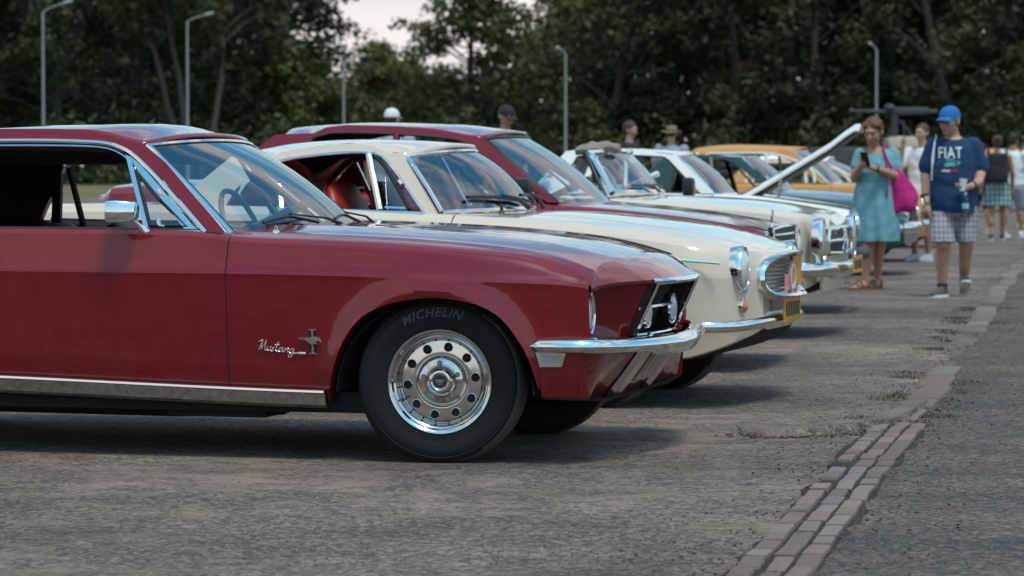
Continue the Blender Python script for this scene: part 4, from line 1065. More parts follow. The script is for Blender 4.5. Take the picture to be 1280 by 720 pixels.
def greenhouse(c, g):
    """g: yb, zb, yt, zt lean; rail (x,z) list rear..front; head (x,z), foot (x,z); roofc; rear: (x_roof_end, foot x, foot z)"""
    yf = lean(g['yb'], g['zb'], g['yt'], g['zt']); rail = pchip(g['rail']); hx, hz = g['head']; bx, bz = g['foot']; XR = g['xr']; rc = pchip(g['roofc']); P_ = g['paint']
    up = g.get('edge', .04); bow = g.get('bow', .06)
    def rp(s, t):
        x0 = XR+(hx-XR)*s; x = XR-g.get('rbow', .04)*(1-t*t)+(hx+bow*(1-abs(t)**2.4)-XR+g.get('rbow', .04)*(1-t*t))*s
        ze = rail(x0)+up; ze += (hz+.004-ze)*sm(.72, 1, s); zc = rc(x0); return Vector((x, t*(yf(ze)-.004), ze+(zc-ze)*(1-abs(t)**g.get('rcr', 2.6))))
    G = [[rp(s, t) for t in [-1+2*k/20 for k in range(21)]] for s in [i/22 for i in range(23)]]
    roof = MB().grid(G).build('roof', g.get('roofpaint', P_), c.root, solid=.02)
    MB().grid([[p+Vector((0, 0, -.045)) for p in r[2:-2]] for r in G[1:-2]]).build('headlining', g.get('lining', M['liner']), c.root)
    # side frames
    rl = g['rail']; outer = []
    for x, z in rl: s = max(0, min(1, (x-XR)/(hx-XR))); outer.append((x, rp(s, 1).z+.002))
    outer = [(x, min(z2, z+.045 if x < XR+.05 else 9)) for (x, z2), (_, z) in zip(outer, rl)]
    outer[-1] = (hx-.01, hz+.003)
    inner = list(rl)+[(bx-g.get('aw', .05)-.0, g['zb']+.0)]; outer = outer+[(bx, g['zb'])]
    mb = MB(); side_band(mb, outer, inner, yf, .03); mb.build('roof_pillar', P_, c.root, sharp=50)
    side_band(MB(), [(x+.004, z+.004) for x, z in outer], [(x-.004, z-.004) for x, z in inner], yf, .005, -.029).build('pillar_lining', g.get('lining', M['liner']), c.root, sharp=50)
    for poly in g.get('panels', []): side_poly(c, poly, yf, .035, .001).build('rear_pillar', P_, c.root, smooth=False)
    for (a, b, r, m) in g.get('posts', []):
        side_tube(MB(), [a, b], yf, r, .0).build('window_post', m, c.root)
    if g.get('trim'): side_tube(MB(), g['trim'], yf, g.get('trimr', .008), .004, smooth=3).build('window_trim', g.get('trimmat', M['chrome']), c.root)
    for poly in g.get('glass', []): side_poly(c, poly, yf, .004, -.012).build('side_window', M['sideglass'], c.root, smooth=False)
    # rear window
    fx, fz = g['rear']; Gr = [[rp(0, t)*(1-s)+Vector((fx-.05*(1-t*t), t*g['yb']*.86, fz))*s for t in [-.96+.16*k for k in range(13)]] for s in (0, .35, .7, 1)]
    MB().grid(Gr).build('rear_window', M['sideglass'], c.root)
    wg, WG = windscreen(c, (bx, bz), (hx+.006, hz-.006), g['yb']*g.get('fw', .955), yf(hz)-.008, g.get('fbow', .14), bow+.005, M['glass'], g.get('wr', .011), g.get('wmat', M['chrome']), bulge=g.get('bulge', .03), crown=g.get('wcrown', .015), dip=g.get('dip', .0), n=14)
    mb = MB(); G = []
    for k in range(9):
        t = -1+k/4; G.append([Vector((bx-.06+.12*(1-t*t), t*g['yb']*.9, bz-.01)), Vector((bx-.30, t*g['yb']*.9, bz-.03)), Vector((bx-.33, t*g['yb']*.9, bz-.16))])
    mb.grid(G).build('dashboard', g.get('dash', M['blackleather']), c.root)
    return wg, WG, yf, rp
def scr_pt(WG, t, s, n=14):
    a = (t+1)/2*n; i = int(min(n-1, max(0, a))); fr = a-i; b = s*8; j = int(min(7, b)); fb = b-j
    p = (WG[j][i]*(1-fr)+WG[j][i+1]*fr)*(1-fb)+(WG[j+1][i]*(1-fr)+WG[j+1][i+1]*fr)*fb; return p+Vector((.018, 0, .014))
def wipers(c, WG, specs, n=14, k=1.0):
    for (p0, p1, p2, p3) in specs:   # pivot, blade start, blade mid, blade end (t,s)
        a = scr_pt(WG, *p0, n)+Vector((.03, 0, -.008)); m = scr_pt(WG, *p2, n); mb = MB()
        mb.tube([a, (a+m)/2+Vector((.012, 0, .02)), m+Vector((.004, 0, .012))], [.010*k, .006*k, .004*k], 6); mb.tube(catmull([scr_pt(WG, *p1, n), m, scr_pt(WG, *p3, n)], 4), .0065*k, 6); mb.build('wiper', M['black'], c.root)
def bumper(c, path, h, d, mat=None, name='bumper', both=True):
    P = catmull(path, 6); P = P+[Vector((p.x, -p.y, p.z)) for p in P[::-1][1:]]; rings = []
    for i, p in enumerate(P):
        t = (P[min(i+1, len(P)-1)]-P[max(i-1, 0)]).normalized(); n = Vector((t.y, -t.x, 0))
        if n.dot(Vector((p.x-.1 if path[-1][0] > 0 else p.x+3, p.y*1.5, 0))) < 0: n = -n
        k = min(1, .4+min(i, len(P)-1-i)/5)
        rings.append([p+n*(math.cos(a)*d*(1 if math.cos(a) > 0 else .5))+Vector((0, 0, math.sin(a)*h*k)) for a in [2*math.pi*q/12 for q in range(12)]])
    return MB().loft(rings).build(name, mat or M['chrome'], c.root, sharp=45)
def headlamp(c, pos, r, rz=1.0, depth=.09, dirv=(1, 0, 0), lensmat=None):
    """round or upright oval lamp with chrome shell; rz = height / width"""
    pos = Vector(pos)
    for sg in (-1, 1):
        p = Vector((pos.x, sg*abs(pos.y), pos.z)); d = Vector((dirv[0], dirv[1]*sg*-1 if dirv[1] else 0, dirv[2])).normalized()
        def st(mb):
            for v in mb.v: v.z = p.z+(v.z-p.z)*rz
            return mb
        o = st(MB().lathe(p, d, [(r*1.02, -depth), (r*1.10, -depth*.3), (r*1.12, .0), (r*1.06, .012), (r*.97, .012), (r*.93, .0), (r*.93, -.02)], 28)).build('headlamp_shell', M['chrome'], c.root)
        st(lamp(MB(), p, r*.93, r*.32, d)).build('headlamp_lens', lensmat or M['lens'], o)

# ================================================================== cream grand tourer (second car)
vo = Car('grand_tourer', 'cream coupe with oval grille, red seats and orange rally plate, behind the burgundy coupe', 'car', 740, 510, .80, 16)
T = lambda y, pts: [vo.pl(u, v, -y) for u, v in pts]
sp = dict(W=.84, paint=M['cream'], wb=2.45, tail=-3.42, nose=.735, cowl=-.86, deck=-2.18, sill=.24, cf=.72, tumble=.055,
  belt=T(.79, [(-240, 262), (50, 259), (110, 257), (220, 258), (388, 262), (530, 269), (600, 273), (700, 280), (800, 292), (870, 303), (915, 316), (938, 328), (955, 345)]),
  hood=[(-.9, .915), (-.6, .925), (-.3, .920), (0, .900), (.3, .865), (.5, .825), (.68, .765), (.76, .71), (.80, .62)],
  deckc=[(-3.42, .80), (-3.2, .90), (-2.4, .95)],
  plan=[(-3.42, .80), (-3.3, .86), (-2.9, .94), (-2.4, 1), (.25, 1), (.50, .965), (.60, .90), (.655, .82), (.69, .70), (.705, .56), (.72, .50), (.735, .46)],
  low=[(-3.42, .50), (-3.3, .40), (-2.9, .26), (-2, .22), (.4, .24), (.62, .30), (.74, .38), (.80, .47)],
  doors=[-1.62, vo.pl(561, 300, -.84)[0]], crown=2.2, hoodw=.62, hoodx=(-.66, .60), R=.315, rr=.19, interior=M['leather'], steer=-4)
gcar(vo, sp)
yfv = lean(.745, .90, .56, 1.22)
q = lambda u, v: (lambda p: (p.x, p.z))(vo.ps(u, v, yfv, -1))
railv = [q(u, v) for u, v in [(300, 236), (330, 212), (350, 200), (390, 193), (430, 189), (462, 190), (479, 196), (493, 213)]]
foot = q(549, 265); head = q(506, 194)
wg, WG, yf2, rp2 = greenhouse(vo, dict(yb=.745, zb=.90, yt=.56, zt=1.22, paint=M['cream'], rail=railv, head=head, foot=foot, xr=-1.88,
  roofc=[(-1.9, 1.225), (-1.7, 1.262), (-1.45, 1.278), (-1.2, 1.272), (head[0]+.05, 1.25)], edge=.035, bow=.13, fbow=.22, fw=.93, bulge=.035, wcrown=.03, aw=.055, wr=.011, rear=(-2.22, .93), dip=.01,
  panels=[[(-2.20, .90), (-2.12, .99), (-1.9, 1.19), (railv[1][0], railv[1][1]+.03), (railv[0][0]-.02, railv[0][1]), (railv[0][0]-.08, .90)]],
  trim=[q(u, v) for u, v in [(310, 262), (300, 240), (330, 211), (350, 201), (390, 194.5), (430, 190.5), (462, 191.5), (479, 197), (495, 215), (515, 244), (531, 267)]],
  posts=[(q(347, 203), q(352, 262), .013, M['chrome']), (q(461, 193), q(475, 263), .016, M['chromeold'])],
  glass=[[q(479, 200), q(483, 262), q(524, 262), q(496, 222)]], dash=M['blackleather']))
mb = MB(); side_tube(mb, [q(300, 262), q(388, 262), q(531, 267)], yfv, .010, .010); mb.build('belt_trim', M['chrome'], vo.root)
mb = MB(); side_tube(mb, [q(466, 192), q(481, 208), q(500, 240), q(512, 262)], yfv, .012, -.002, smooth=3); mb.build('window_seal', M['seal'], vo.root)
mb = MB(); side_tube(mb, [q(500, 226), q(504, 231)], yfv, .012, .012); side_tube(mb, [q(482, 259), q(508, 260)], yfv, .006, .010); mb.build('quarter_light_latch', M['chrome'], vo.root)
wipers(vo, WG, [((-.12, .0), (-.78, .16), (-.42, .12), (-.02, .05)), ((.50, .0), (-.05, .14), (.25, .13), (.62, .03))], k=1.5)
mb = MB(); p = scr_pt(WG, -.50, .03, 14); mb.box(p+Vector((-.10, 0, .005)), (.006, .10, .06), Matrix.Rotation(R(-50), 3, 'Y')); mb.build('parking_disc', pbr('pale_paper', (.35, .5, .5), .6), vo.root)
steering_wheel(vo, (foot[0]-.28, .34, .86), .19, R(-22), M['black'], vo.root)
for yy in (-.34, .34): seat(vo, -1.26, yy, .44, M['leather'], .5)
seat(vo, -1.85, 0, .36, M['leather'], 1.0)
pz = vo.pl(627, 275, -.45); mb = MB().lathe((pz[0], -.45, hood_z if False else .905), (0, 0, 1), [(.018, 0), (.016, .012), (.010, .02), (.009, .045), (.001, .06)], 10); mb.build('aerial_base', M['black'], vo.root)
mb = MB(); 
# chrome side strip
for sg in (-1, 1):
    xs_ = [vo.pl(u, 330, -.84)[0] for u in (835, 898)]; z_ = vo.pl(860, 327, -.84)[1]
    mb = MB(); mb.tube([(xs_[0], sg*.836, z_+.01), (xs_[1], sg*.812, z_-.008)], .007, 6); mb.build('side_strip', M['chrome'], vo.root)
# lamps
hp = vo.pl(930, 337, -.60); headlamp(vo, (hp[0]-.005, .60, hp[1]), .092, 1.12, .075)
for sg in (-1, 1):   # chrome hooded side piece and turn lamp
    tp = vo.pl(922, 383, -.60); mb = MB(); p = Vector((tp[0]+.02, sg*.60, tp[1])); mb.lathe(p, (1, 0, 0), [(.043, -.07), (.044, .008), (.038, .012), (.036, .0)], 20)
    o = mb.build('turn_lamp_shell', M['chrome'], vo.root); lamp(MB(), p, .036, .03).build('turn_lamp_lens', M['amber'], o)
# grille
def gfx(y): return .70+.105*(1-(abs(y)/.44)**2.2)
cz = vo.pl(945, 349, -.42)[1]
def oval(k, dx=0.0, n=44):
    out = []
    for i in range(n+1):
        a = 2*math.pi*i/n; y = math.copysign(abs(math.cos(a))**.62, math.cos(a))*.43*k; z = cz+math.copysign(abs(math.sin(a))**.72, math.sin(a))*(.110+(.43*k-.43)*.6)
        z += .02*(1-(abs(y)/.43)**2)
        out.append(Vector((gfx(y)+dx+(z-cz)*-.10, y, z)))
    return out
MB().loft([r[:-1] for r in (oval(1.10, -.13), oval(1.06, -.06), oval(1.03, -.01), oval(1.0, .0))], True, False).build('grille_snout', M['cream'], vo.root)
A = [oval(1.0, .0), oval(1.01, .03), oval(.985, .045), oval(.94, .035), oval(.91, .0), oval(.91, -.04)]
gr = MB().loft([r[:-1] for r in A], True, False).build('grille_surround', M['chrome'], vo.root)
o_ = oval(.92, -.035); MB().add([p for p in o_[:-1]], [list(range(len(o_)-1))]).build('grille_back', M['black'], gr, smooth=False)
for k in range(9):
    z = cz-.075+.02+.19*k/10-.02; hw = .40*max(.1, 1-((z-cz-.01)/.11)**2)**.38
    MB().tube([Vector((gfx(y)-.012+(z-cz)*-.1, y, z)) for y in [hw*(-1+2*q_/12) for q_ in range(13)]], .0034, 5, up=(0, 0, 1)).build('grille_bar', M['steel'], gr)
# bumper halves, turned up at the middle
bz = vo.pl(920, 408, -.75)[1]
bumper(vo, [(.50, -.86, bz-.004), (.55, -.865, bz), (.62, -.83, bz), (.68, -.74, bz), (.73, -.56, bz+.004), (.755, -.36, bz+.006), (.765, -.18, bz+.010), (.77, 0, bz+.012)], .027, .022)
# plates: orange number plate, pink rally sign, small yellow sign
def sign(c, u, v, w_, h_, y, mat, nm, marks=(), dx=0.0, rot=0.0):
    x, z = c.pl(u, v, y); x += dx; Rm = Matrix.Rotation(rot, 3, 'X'); o = MB().box((x, y, z), (.008, w_, h_), Rm, bev=.003).build(nm, mat, c.root, smooth=False)
    mb = MB()
    for (a, b, p, q_) in marks: mb.box(Vector((x+.0045, y, z))+Rm@Vector((0, a*w_, b*h_)), (.003, p*w_, q_*h_), Rm)
    if marks: mb.build('plate_marks', M['plateblk'], o, smooth=False)
    return o
lets = [(-.36+.145*k, 0, .085, .52) for k in range(6)]
sign(vo, 990, 385, .40, .13, -.02, M['plate'], 'number_plate', lets, rot=R(0))
sign(vo, 989, 357, .30, .12, -.02, M['pink'], 'rally_plate', [(-.2, -.25, .3, .2), (.2, -.25, .3, .2)])
mb = MB(); x, z = vo.pl(988, 350, -.02); mb.lathe((x+.008, -.02, z+.02), (1, 0, 0), [(.075, -.004), (.075, .004), (.001, .005)], 28); rb = mb.build('rally_badge', M['pink'], vo.root)
MB().lathe((x+.014, -.02, z+.02), (1, 0, 0), [(.062, 0), (.062, .002), (.048, .002), (.048, 0)], 28).build('badge_ring', M['white_s'], rb)
x, z = vo.pl(997, 338, .12); MB().box((x, .10, z), (.008, .20, .14), bev=.003).build('yellow_sign', M['plate'], vo.root, smooth=False)

# ================================================================== maroon saloon with upright bar grille (third car)
me_ = Car('saloon', 'maroon saloon with upright barred grille and star mascot, third car of the row', 'car', 774, 465, .84, 12)
T = lambda y, pts: [me_.pl(u, v, -y) for u, v in pts]
xm = lambda u, y=-.84: me_.pl(u, 300, y)[0]
sp = dict(W=.88, paint=M['red2'], wb=2.45, tail=xm(112), nose=.80, cowl=xm(690)-.05, deck=xm(300), sill=.26, cf=.70, tumble=.05,
  belt=T(.82, [(120, 246), (135, 236), (200, 234), (300, 236), (400, 240), (560, 247), (700, 258), (800, 267), (880, 277), (940, 288), (960, 296)]),
  hood=[(xm(690)-.05, .955), (-.6, .955), (-.2, .935), (.2, .90), (.5, .855), (.70, .80), (.80, .77)],
  deckc=[(xm(112), 1.00), (xm(122), 1.04), (xm(150), 1.06), (xm(300), 1.075)],
  plan=[(xm(112), .84), (xm(130), .93), (xm(220), .98), (-1.5, 1), (.25, 1), (.6, .975), (.72, .955), (.80, .93)],
  doors=[xm(392), xm(545), xm(690)], crown=3.0, R=.32, rr=.18, hoodw=.86, hoodx=(xm(690), .79))
gcar(me_, sp)
yfm = lean(.79, .94, .62, 1.33)
q = lambda u, v: (lambda p: (p.x, p.z))(me_.ps(u, v, yfm, -1))
head = q(604, 172); foot = q(697, 256)
wg, WG, yf2, rp2 = greenhouse(me_, dict(yb=.79, zb=.94, yt=.62, zt=1.33, paint=M['red2'], rail=[q(u, v) for u, v in [(352, 212), (386, 179), (404, 168), (430, 165), (500, 167), (560, 172), (580, 177), (592, 185)]], head=head, foot=foot, xr=q(348, 168)[0],
  roofc=[(q(348, 168)[0], 1.37), (q(380, 160)[0], 1.385), (q(450, 155)[0], 1.397), (q(540, 160)[0], 1.385), (head[0]+.05, 1.34)], edge=.035, bow=.07, fbow=.13, rear=(q(296, 205)[0], .98), aw=.06, wmat=M['black'], wr=.009,
  panels=[[q(300, 236), q(300, 200), q(345, 168), q(404, 166), q(386, 180), q(372, 236)]],
  trim=[q(u, v) for u, v in [(372, 236), (386, 180), (404, 169), (430, 166), (500, 168), (560, 173), (582, 179), (612, 204), (650, 240)]], trimmat=M['black'], trimr=.007,
  posts=[(q(496, 167), q(492, 240), .02, M['red2'])], dash=M['blackleather']))
for yy in (-.36, .36): seat(me_, xm(520), yy, .5, M['leather'], .5)
steering_wheel(me_, (foot[0]-.35, .36, .92), .2, R(-25), M['black'], me_.root)
mb = MB(); p = me_.ps(654, 237, lambda z: .90, -1); mb.box(p+Vector((0, 0, .02)), (.10, .15, .09), bev=.03); mb.tube([p, p+Vector((.0, .10, -.04))], .015, 6); mb.build('door_mirror', M['black'], me_.root)
# grille: slanted chrome frame and bars
gt, gb_ = me_.pl(960, 288, -.45), me_.pl(960, 330, -.45)
mb = MB(); gx0 = .835
def gm(y, z): return Vector((gx0+.02*(1-(y/.5)**2)-.10*(z-.55)*0-.02, y, z))
fr = [gm(-.50, .79), gm(.50, .79), gm(.50, .50), gm(-.50, .50), gm(-.50, .79)]
g_ = MB().box((.80, 0, .65), (.03, 1.0, .30)).build('grille_back', M['black'], me_.root, smooth=False)
for k in range(6):
    z = .53+.045*k; MB().tube([gm(y, z) for y in (-.48, -.25, 0, .25, .48)], .008, 6).build('grille_bar', M['chrome'], g_)
MB().tube([gm(-.50, .50), gm(-.50, .79), gm(-.2, .80), gm(.2, .80), gm(.50, .79), gm(.50, .50)], .009, 8, up=(1, 0, 0)).build('grille_surround', M['chrome'], g_)
headlamp(me_, (.80, .68, .64), .085, 1.5, .05)
sx = me_.pl(965, 278, 0)
mb = MB(); c_ = Vector((.74, 0, .855)); mb.tube([c_+Vector((0, math.cos(a)*.036, math.sin(a)*.036)) for a in [2*math.pi*k/20 for k in range(21)]], .005, 6)
for a in (90, 210, 330): mb.tube([c_, c_+Vector((0, math.cos(R(a))*.035, math.sin(R(a))*.035))], .004, 5)
mb.tube([c_-Vector((0, 0, .036)), c_-Vector((0, 0, .075))], [.006, .012], 8); mb.build('star_mascot', M['chrome'], me_.root)
bumper(me_, [(.45, -.90, .45), (.6, -.92, .45), (.74, -.86, .45), (.82, -.6, .45), (.86, 0, .45)], .05, .03)

# ================================================================== cream roadster (fourth car)
pa = Car('roadster', 'cream open roadster with tall oval headlamp and a star in its grille', 'car', 874, 424, .83, 14)
T = lambda y, pts: [pa.pl(u, v, -y) for u, v in pts]
xm = lambda u, y=-.83: pa.pl(u, 300, y)[0]
sp = dict(W=.87, paint=M['cream2'], wb=2.40, tail=-3.40, nose=.80, cowl=xm(765)-.02, deck=-2.2, sill=.25, cf=.62, tumble=.05,
  belt=T(.80, [(400, 250), (600, 246), (700, 245), (765, 250), (850, 254), (930, 259), (990, 267), (1020, 274), (1034, 281)]),
  hood=[(xm(765), .935), (-.5, .945), (-.2, .940), (.15, .922), (.4, .895), (.6, .845), (.72, .79), (.80, .745)],
  deckc=[(-3.4, .80), (-3.2, .88), (-2.2, .93)],
  plan=[(-3.4, .82), (-3.2, .92), (-2.2, 1), (.2, 1), (.5, .98), (.62, .95), (.67, .88), (.70, .78), (.72, .64), (.76, .58), (.80, .54)],
  low=[(-3.4, .45), (-2.9, .26), (.4, .26), (.66, .33), (.80, .42)],
  doors=[-1.9, xm(760)], crown=2.2, R=.32, rr=.18, hoodw=.74, hoodx=(xm(765)+.1, .70), interior=M['dark'])
gcar(pa, sp)
yfp = lambda z: .70-(z-.93)*.28
q = lambda u, v: (lambda p: (p.x, p.z))(pa.ps(u, v, yfp, -1))
foot = q(766, 241); head = q(737, 191)
wg, WG = windscreen(pa, foot, head, .70, .60, .16, .10, M['glass'], .022, M['chrome'], n=14, bulge=.02, crown=.012)
wg.name = 'windscreen'
mb = MB(); 
for sg in (-1, 1): mb.tube([(foot[0]-.05, sg*.715, foot[1]-.02), (head[0]-.03, sg*.61, head[1]+.0)], .016, 8)
mb.build('screen_pillar', M['black'], pa.root)
steering_wheel(pa, (foot[0]-.22, .35, .95), .20, R(-24), M['white_s'], pa.root)
for yy in (-.36, .36): seat(pa, -1.75, yy, .40, M['blackleather'], .5)
mb = MB(); mb.box((foot[0]-.2, 0, .90), (.25, 1.3, .08), bev=.03); mb.build('dashboard', M['cream2'], pa.root)
wipers(pa, WG, [((-.2, 0), (-.7, .12), (-.45, .10), (-.2, .06)), ((.3, 0), (-.1, .12), (.1, .10), (.35, .06))])
mb = MB(); mb.tube([(head[0]+.10, 0, head[1]-.06), (head[0]+.10, 0, foot[1]+.02)], .004, 5); mb.box((head[0]+.06, 0, head[1]-.07), (.02, .2, .05), bev=.01); mb.build('rear_view_mirror', M['black'], pa.root)
# tall lamps
hp = pa.pl(1026, 302, -.70)
headlamp(pa, (hp[0]+.01, .70, hp[1]), .080, 1.8, .06, (1, 0, 0), M['clearlens'])
# wide grille with star and bar
g0 = MB().box((.795, 0, .635), (.03, .94, .18), bev=.01).build('grille_back', M['black'], pa.root)
def pr_(y, z): return Vector((.812+.03*(1-(y/.5)**2), y, .56+(z-.55)*.68))
MB().tube([pr_(-.50, .56), pr_(-.52, .68), pr_(-.49, .785), pr_(-.2, .80), pr_(.2, .80), pr_(.49, .785), pr_(.52, .68), pr_(.50, .56), pr_(.2, .55), pr_(-.2, .55), pr_(-.50, .56)], .012, 8, up=(1, 0, 0)).build('grille_surround', M['chrome'], g0)
MB().tube([pr_(-.5, .675), pr_(-.13, .675)], .014, 8).build('grille_bar', M['chrome'], g0); MB().tube([pr_(.13, .675), pr_(.5, .675)], .014, 8).build('grille_bar', M['chrome'], g0)
mb = MB(); c_ = Vector((.845, 0, .645)); mb.tube([c_+Vector((0, math.cos(a)*.085, math.sin(a)*.085)) for a in [2*math.pi*k/28 for k in range(29)]], .010, 6)
for a in (90, 210, 330): mb.tube([c_, c_+Vector((0, math.cos(R(a))*.08, math.sin(R(a))*.08))], [.016, .006], 5)
mb.build('star_emblem', M['chrome'], g0)
bz = pa.pl(1000, 338, -.85)[1]
bumper(pa, [(.36, -.90, bz), (.46, -.915, bz), (.62, -.90, bz), (.74, -.80, bz), (.82, -.55, bz), (.85, -.25, bz-.01), (.855, 0, bz-.01)], .050, .030)
MB().box((.78, 0, bz-.09), (.03, 1.2, .12), bev=.01).build('lower_apron', M['cream2'], pa.root)
sign(pa, 1072, 330, .42, .115, .0, M['plate'], 'number_plate', lets)

# beige sun cloth bunched over the screen header
mb = MB(); c_ = Vector((head[0]+.0, -.48, head[1]+.01)); rings = []; random.seed(2)
for k in range(9):
    t = k/8; r_ = .022+.022*math.sin(t*3.1)+.006*random.random(); rings.append([c_+Vector((-.12+.26*t+.0, .18*t, .025*math.sin(t*2.2)+.008*random.uniform(-1, 1)))+Vector((0, math.cos(a)*r_*2.0*random.uniform(.9, 1.1), math.sin(a)*r_*random.uniform(.8, 1.2))) for a in [2*math.pi*q_/10 for q_ in range(10)]])
clo = MB().loft(rings).build('cloth', pbr('beige_cloth', (.23, .19, .16), .95, bump=.3, bscale=90, var=.2, vscale=20), None); clo.matrix_world = pa.root.matrix_basis.copy() if False else Matrix.Translation(pa.o)@Matrix.Rotation(-pa.th, 4, 'Z')
tag(clo, 'rumpled beige cloth bunched over the windscreen header of the cream roadster', 'cloth')

# ================================================================== white coupe with its hood up (fifth car)
wc = Car('hardtop_coupe', 'white coupe with black door mirror and its hood propped open', 'car', 930, 393, .80, 8)
T = lambda y, pts: [wc.pl(u, v, -y) for u, v in pts]
xm = lambda u, y=-.80: wc.pl(u, 300, y)[0]
sp = dict(W=.84, paint=M['white'], wb=2.45, tail=-3.3, nose=.80, cowl=xm(885), deck=xm(720), sill=.26, cf=.68,
  belt=T(.78, [(600, 240), (700, 241), (850, 243), (925, 245), (1000, 254), (1060, 264), (1085, 272)]),
  hood=[(xm(885), .93), (.2, .88), (.8, .80)], deckc=[(-3.3, .88), (-2.2, .95)],
  plan=[(-3.3, .9), (-2.6, 1), (.3, 1), (.6, .97), (.8, .93)], doors=[xm(780), xm(890)], crown=2.6, interior=M['dark'], hoodx=(9, 10), nohood=True)
gcar(wc, sp)
yfw = lean(.75, .93, .60, 1.22); q = lambda u, v: (lambda p: (p.x, p.z))(wc.ps(u, v, yfw, -1))
head = q(846, 194); foot = q(892, 243)
wg, WG, _, _ = greenhouse(wc, dict(yb=.75, zb=.93, yt=.60, zt=1.22, paint=M['white'], rail=[q(u, v) for u, v in [(700, 215), (715, 197), (735, 194), (780, 193), (820, 195), (836, 199)]], head=head, foot=foot, xr=q(705, 190)[0],
  roofc=[(q(703, 190)[0], 1.262), (q(730, 186)[0], 1.278), (q(780, 184)[0], 1.285), (q(830, 187)[0], 1.268), (head[0]+.05, 1.25)], edge=.03, rear=(q(660, 236)[0], .95), aw=.10, fbow=.12,
  panels=[[q(690, 243), q(692, 205), q(707, 190), q(720, 194), q(712, 240)], [q(722, 240), q(741, 195), q(748, 195), q(730, 240)]], posts=[(q(783, 193), q(781, 243), .018, M['white'])], trim=[q(u, v) for u, v in [(712, 240), (722, 196), (780, 194.5), (820, 196), (836, 201), (868, 240)]], trimmat=M['black'], trimr=.008))
p = wc.ps(861, 234, lambda z: .90, -1); MB().box(p, (.09, .20, .15), bev=.035).build('door_mirror', M['black'], wc.root)
steering_wheel(wc, (foot[0]-.3, .34, .95), .19, R(-25), M['black'], wc.root)
for yy in (-.34, .34): seat(wc, xm(800), yy, .45, M['blackleather'], .5)
# open hood: curved skin, hinged at the scuttle
hl = [wc.pl(u, v, 0) for u, v in [(930, 241), (958, 226), (1000, 201), (1040, 177), (1058, 163), (1070, 155), (1075, 155)]]
G = [[Vector((x, t*.60*(1-.04*i), z-.045*abs(t)**2.5*1.0)) for t in [-1+.125*k for k in range(17)]] for i, (x, z) in enumerate(hl)]
hd = MB().grid(G).build('hood', M['white'], wc.root, solid=.022)
mb = MB(); mb.tube([G[k][0]+Vector((0, 0, -.01)) for k in range(7)], .014, 8); mb.tube([G[k][-1]+Vector((0, 0, -.01)) for k in range(7)], .014, 8); mb.tube([p+Vector((0, 0, -.01)) for p in G[-1]], .014, 8, up=(1, 0, 0)); mb.build('hood_edge', M['white'], hd)
G2 = [[Vector((p.x+.012, p.y*.9, p.z-.035)) for p in r] for r in G[:-1]]; MB().grid(G2).build('hood_lining', pbr('hood_underside', (.16, .15, .14), .6, var=.3, vscale=8), hd)
for sg in (-1, 1):
    a = wc.pl(977, 214, sg*.5); b = wc.pl(972, 246, sg*.5); MB().tube([(a[0], sg*.5, a[1]), (b[0], sg*.5, b[1]-.08)], .014, 6).build('hood_stay', M['chromeold'], wc.root)
mb = MB(); mb.box((-.1, 0, .76), (1.1, 1.1, .12)); mb.box((-.1, .1, .82), (.4, .35, .08), bev=.03); mb.box((-.5, -.3, .82), (.15, .3, .08), bev=.02); mb.build('engine', M['dark'], wc.root)
headlamp(wc, (.81, .62, .67), .09, 1, .05); bumper(wc, [(.45, -.86, .46), (.7, -.84, .46), (.86, -.6, .46), (.90, 0, .46)], .055, .04, M['black'])

# ================================================================== dark green saloon (sixth car)
gr_ = Car('hatchback_saloon', 'dark green saloon with a pale teal hood, behind the white coupe with its hood up', 'car', 1026, 345, .80, 12)
T = lambda y, pts: [gr_.pl(u, v, -y) for u, v in pts]
xm = lambda u, y=-.80: gr_.pl(u, 300, y)[0]
sp = dict(W=.84, paint=M['teal'], wb=2.5, tail=-3.3, nose=.86, cowl=xm(960), deck=xm(820), sill=.27, cf=.68,
  belt=T(.78, [(780, 243), (900, 243), (965, 244), (1030, 250), (1090, 259), (1115, 266)]), hood=[(xm(960), .90), (.2, .86), (.86, .74)], deckc=[(-3.3, .88), (-2.2, .95)],
  plan=[(-3.3, .9), (-2.6, 1), (.3, 1), (.6, .97), (.86, .93)], doors=[xm(850), xm(965)], crown=2.6)
gcar(gr_, sp)
yfw = lean(.75, .91, .58, 1.18); q = lambda u, v: (lambda p: (p.x, p.z))(gr_.ps(u, v, yfw, -1))
head = q(928, 197); foot = q(967, 242)
greenhouse(gr_, dict(yb=.75, zb=.91, yt=.58, zt=1.2, paint=M['green'], rail=[q(u, v) for u, v in [(800, 225), (830, 204), (860, 198), (890, 198), (910, 200), (919, 204)]], head=head, foot=foot, xr=q(832, 195)[0],
  roofc=[(q(832, 195)[0], 1.24), (q(870, 190)[0], 1.262), (q(900, 190)[0], 1.262), (head[0]+.05, 1.235)], edge=.03, rear=(q(790, 236)[0], .95), aw=.09, fbow=.13,
  panels=[[q(790, 243), q(800, 222), q(832, 196), q(850, 198), q(838, 243)]], posts=[(q(888, 198), q(893, 243), .03, M['black'])], trim=[q(u, v) for u, v in [(838, 240), (850, 202), (890, 199.5), (915, 203), (950, 241)]], trimmat=M['black'], trimr=.012))
headlamp(gr_, (.87, .60, .64), .085, 1, .05); bumper(gr_, [(.45, -.86, .50), (.7, -.84, .50), (.90, -.6, .50), (.94, 0, .50)], .06, .045)
MB().box((.875, 0, .63), (.03, .7, .14)).build('grille_back', M['black'], gr_.root)

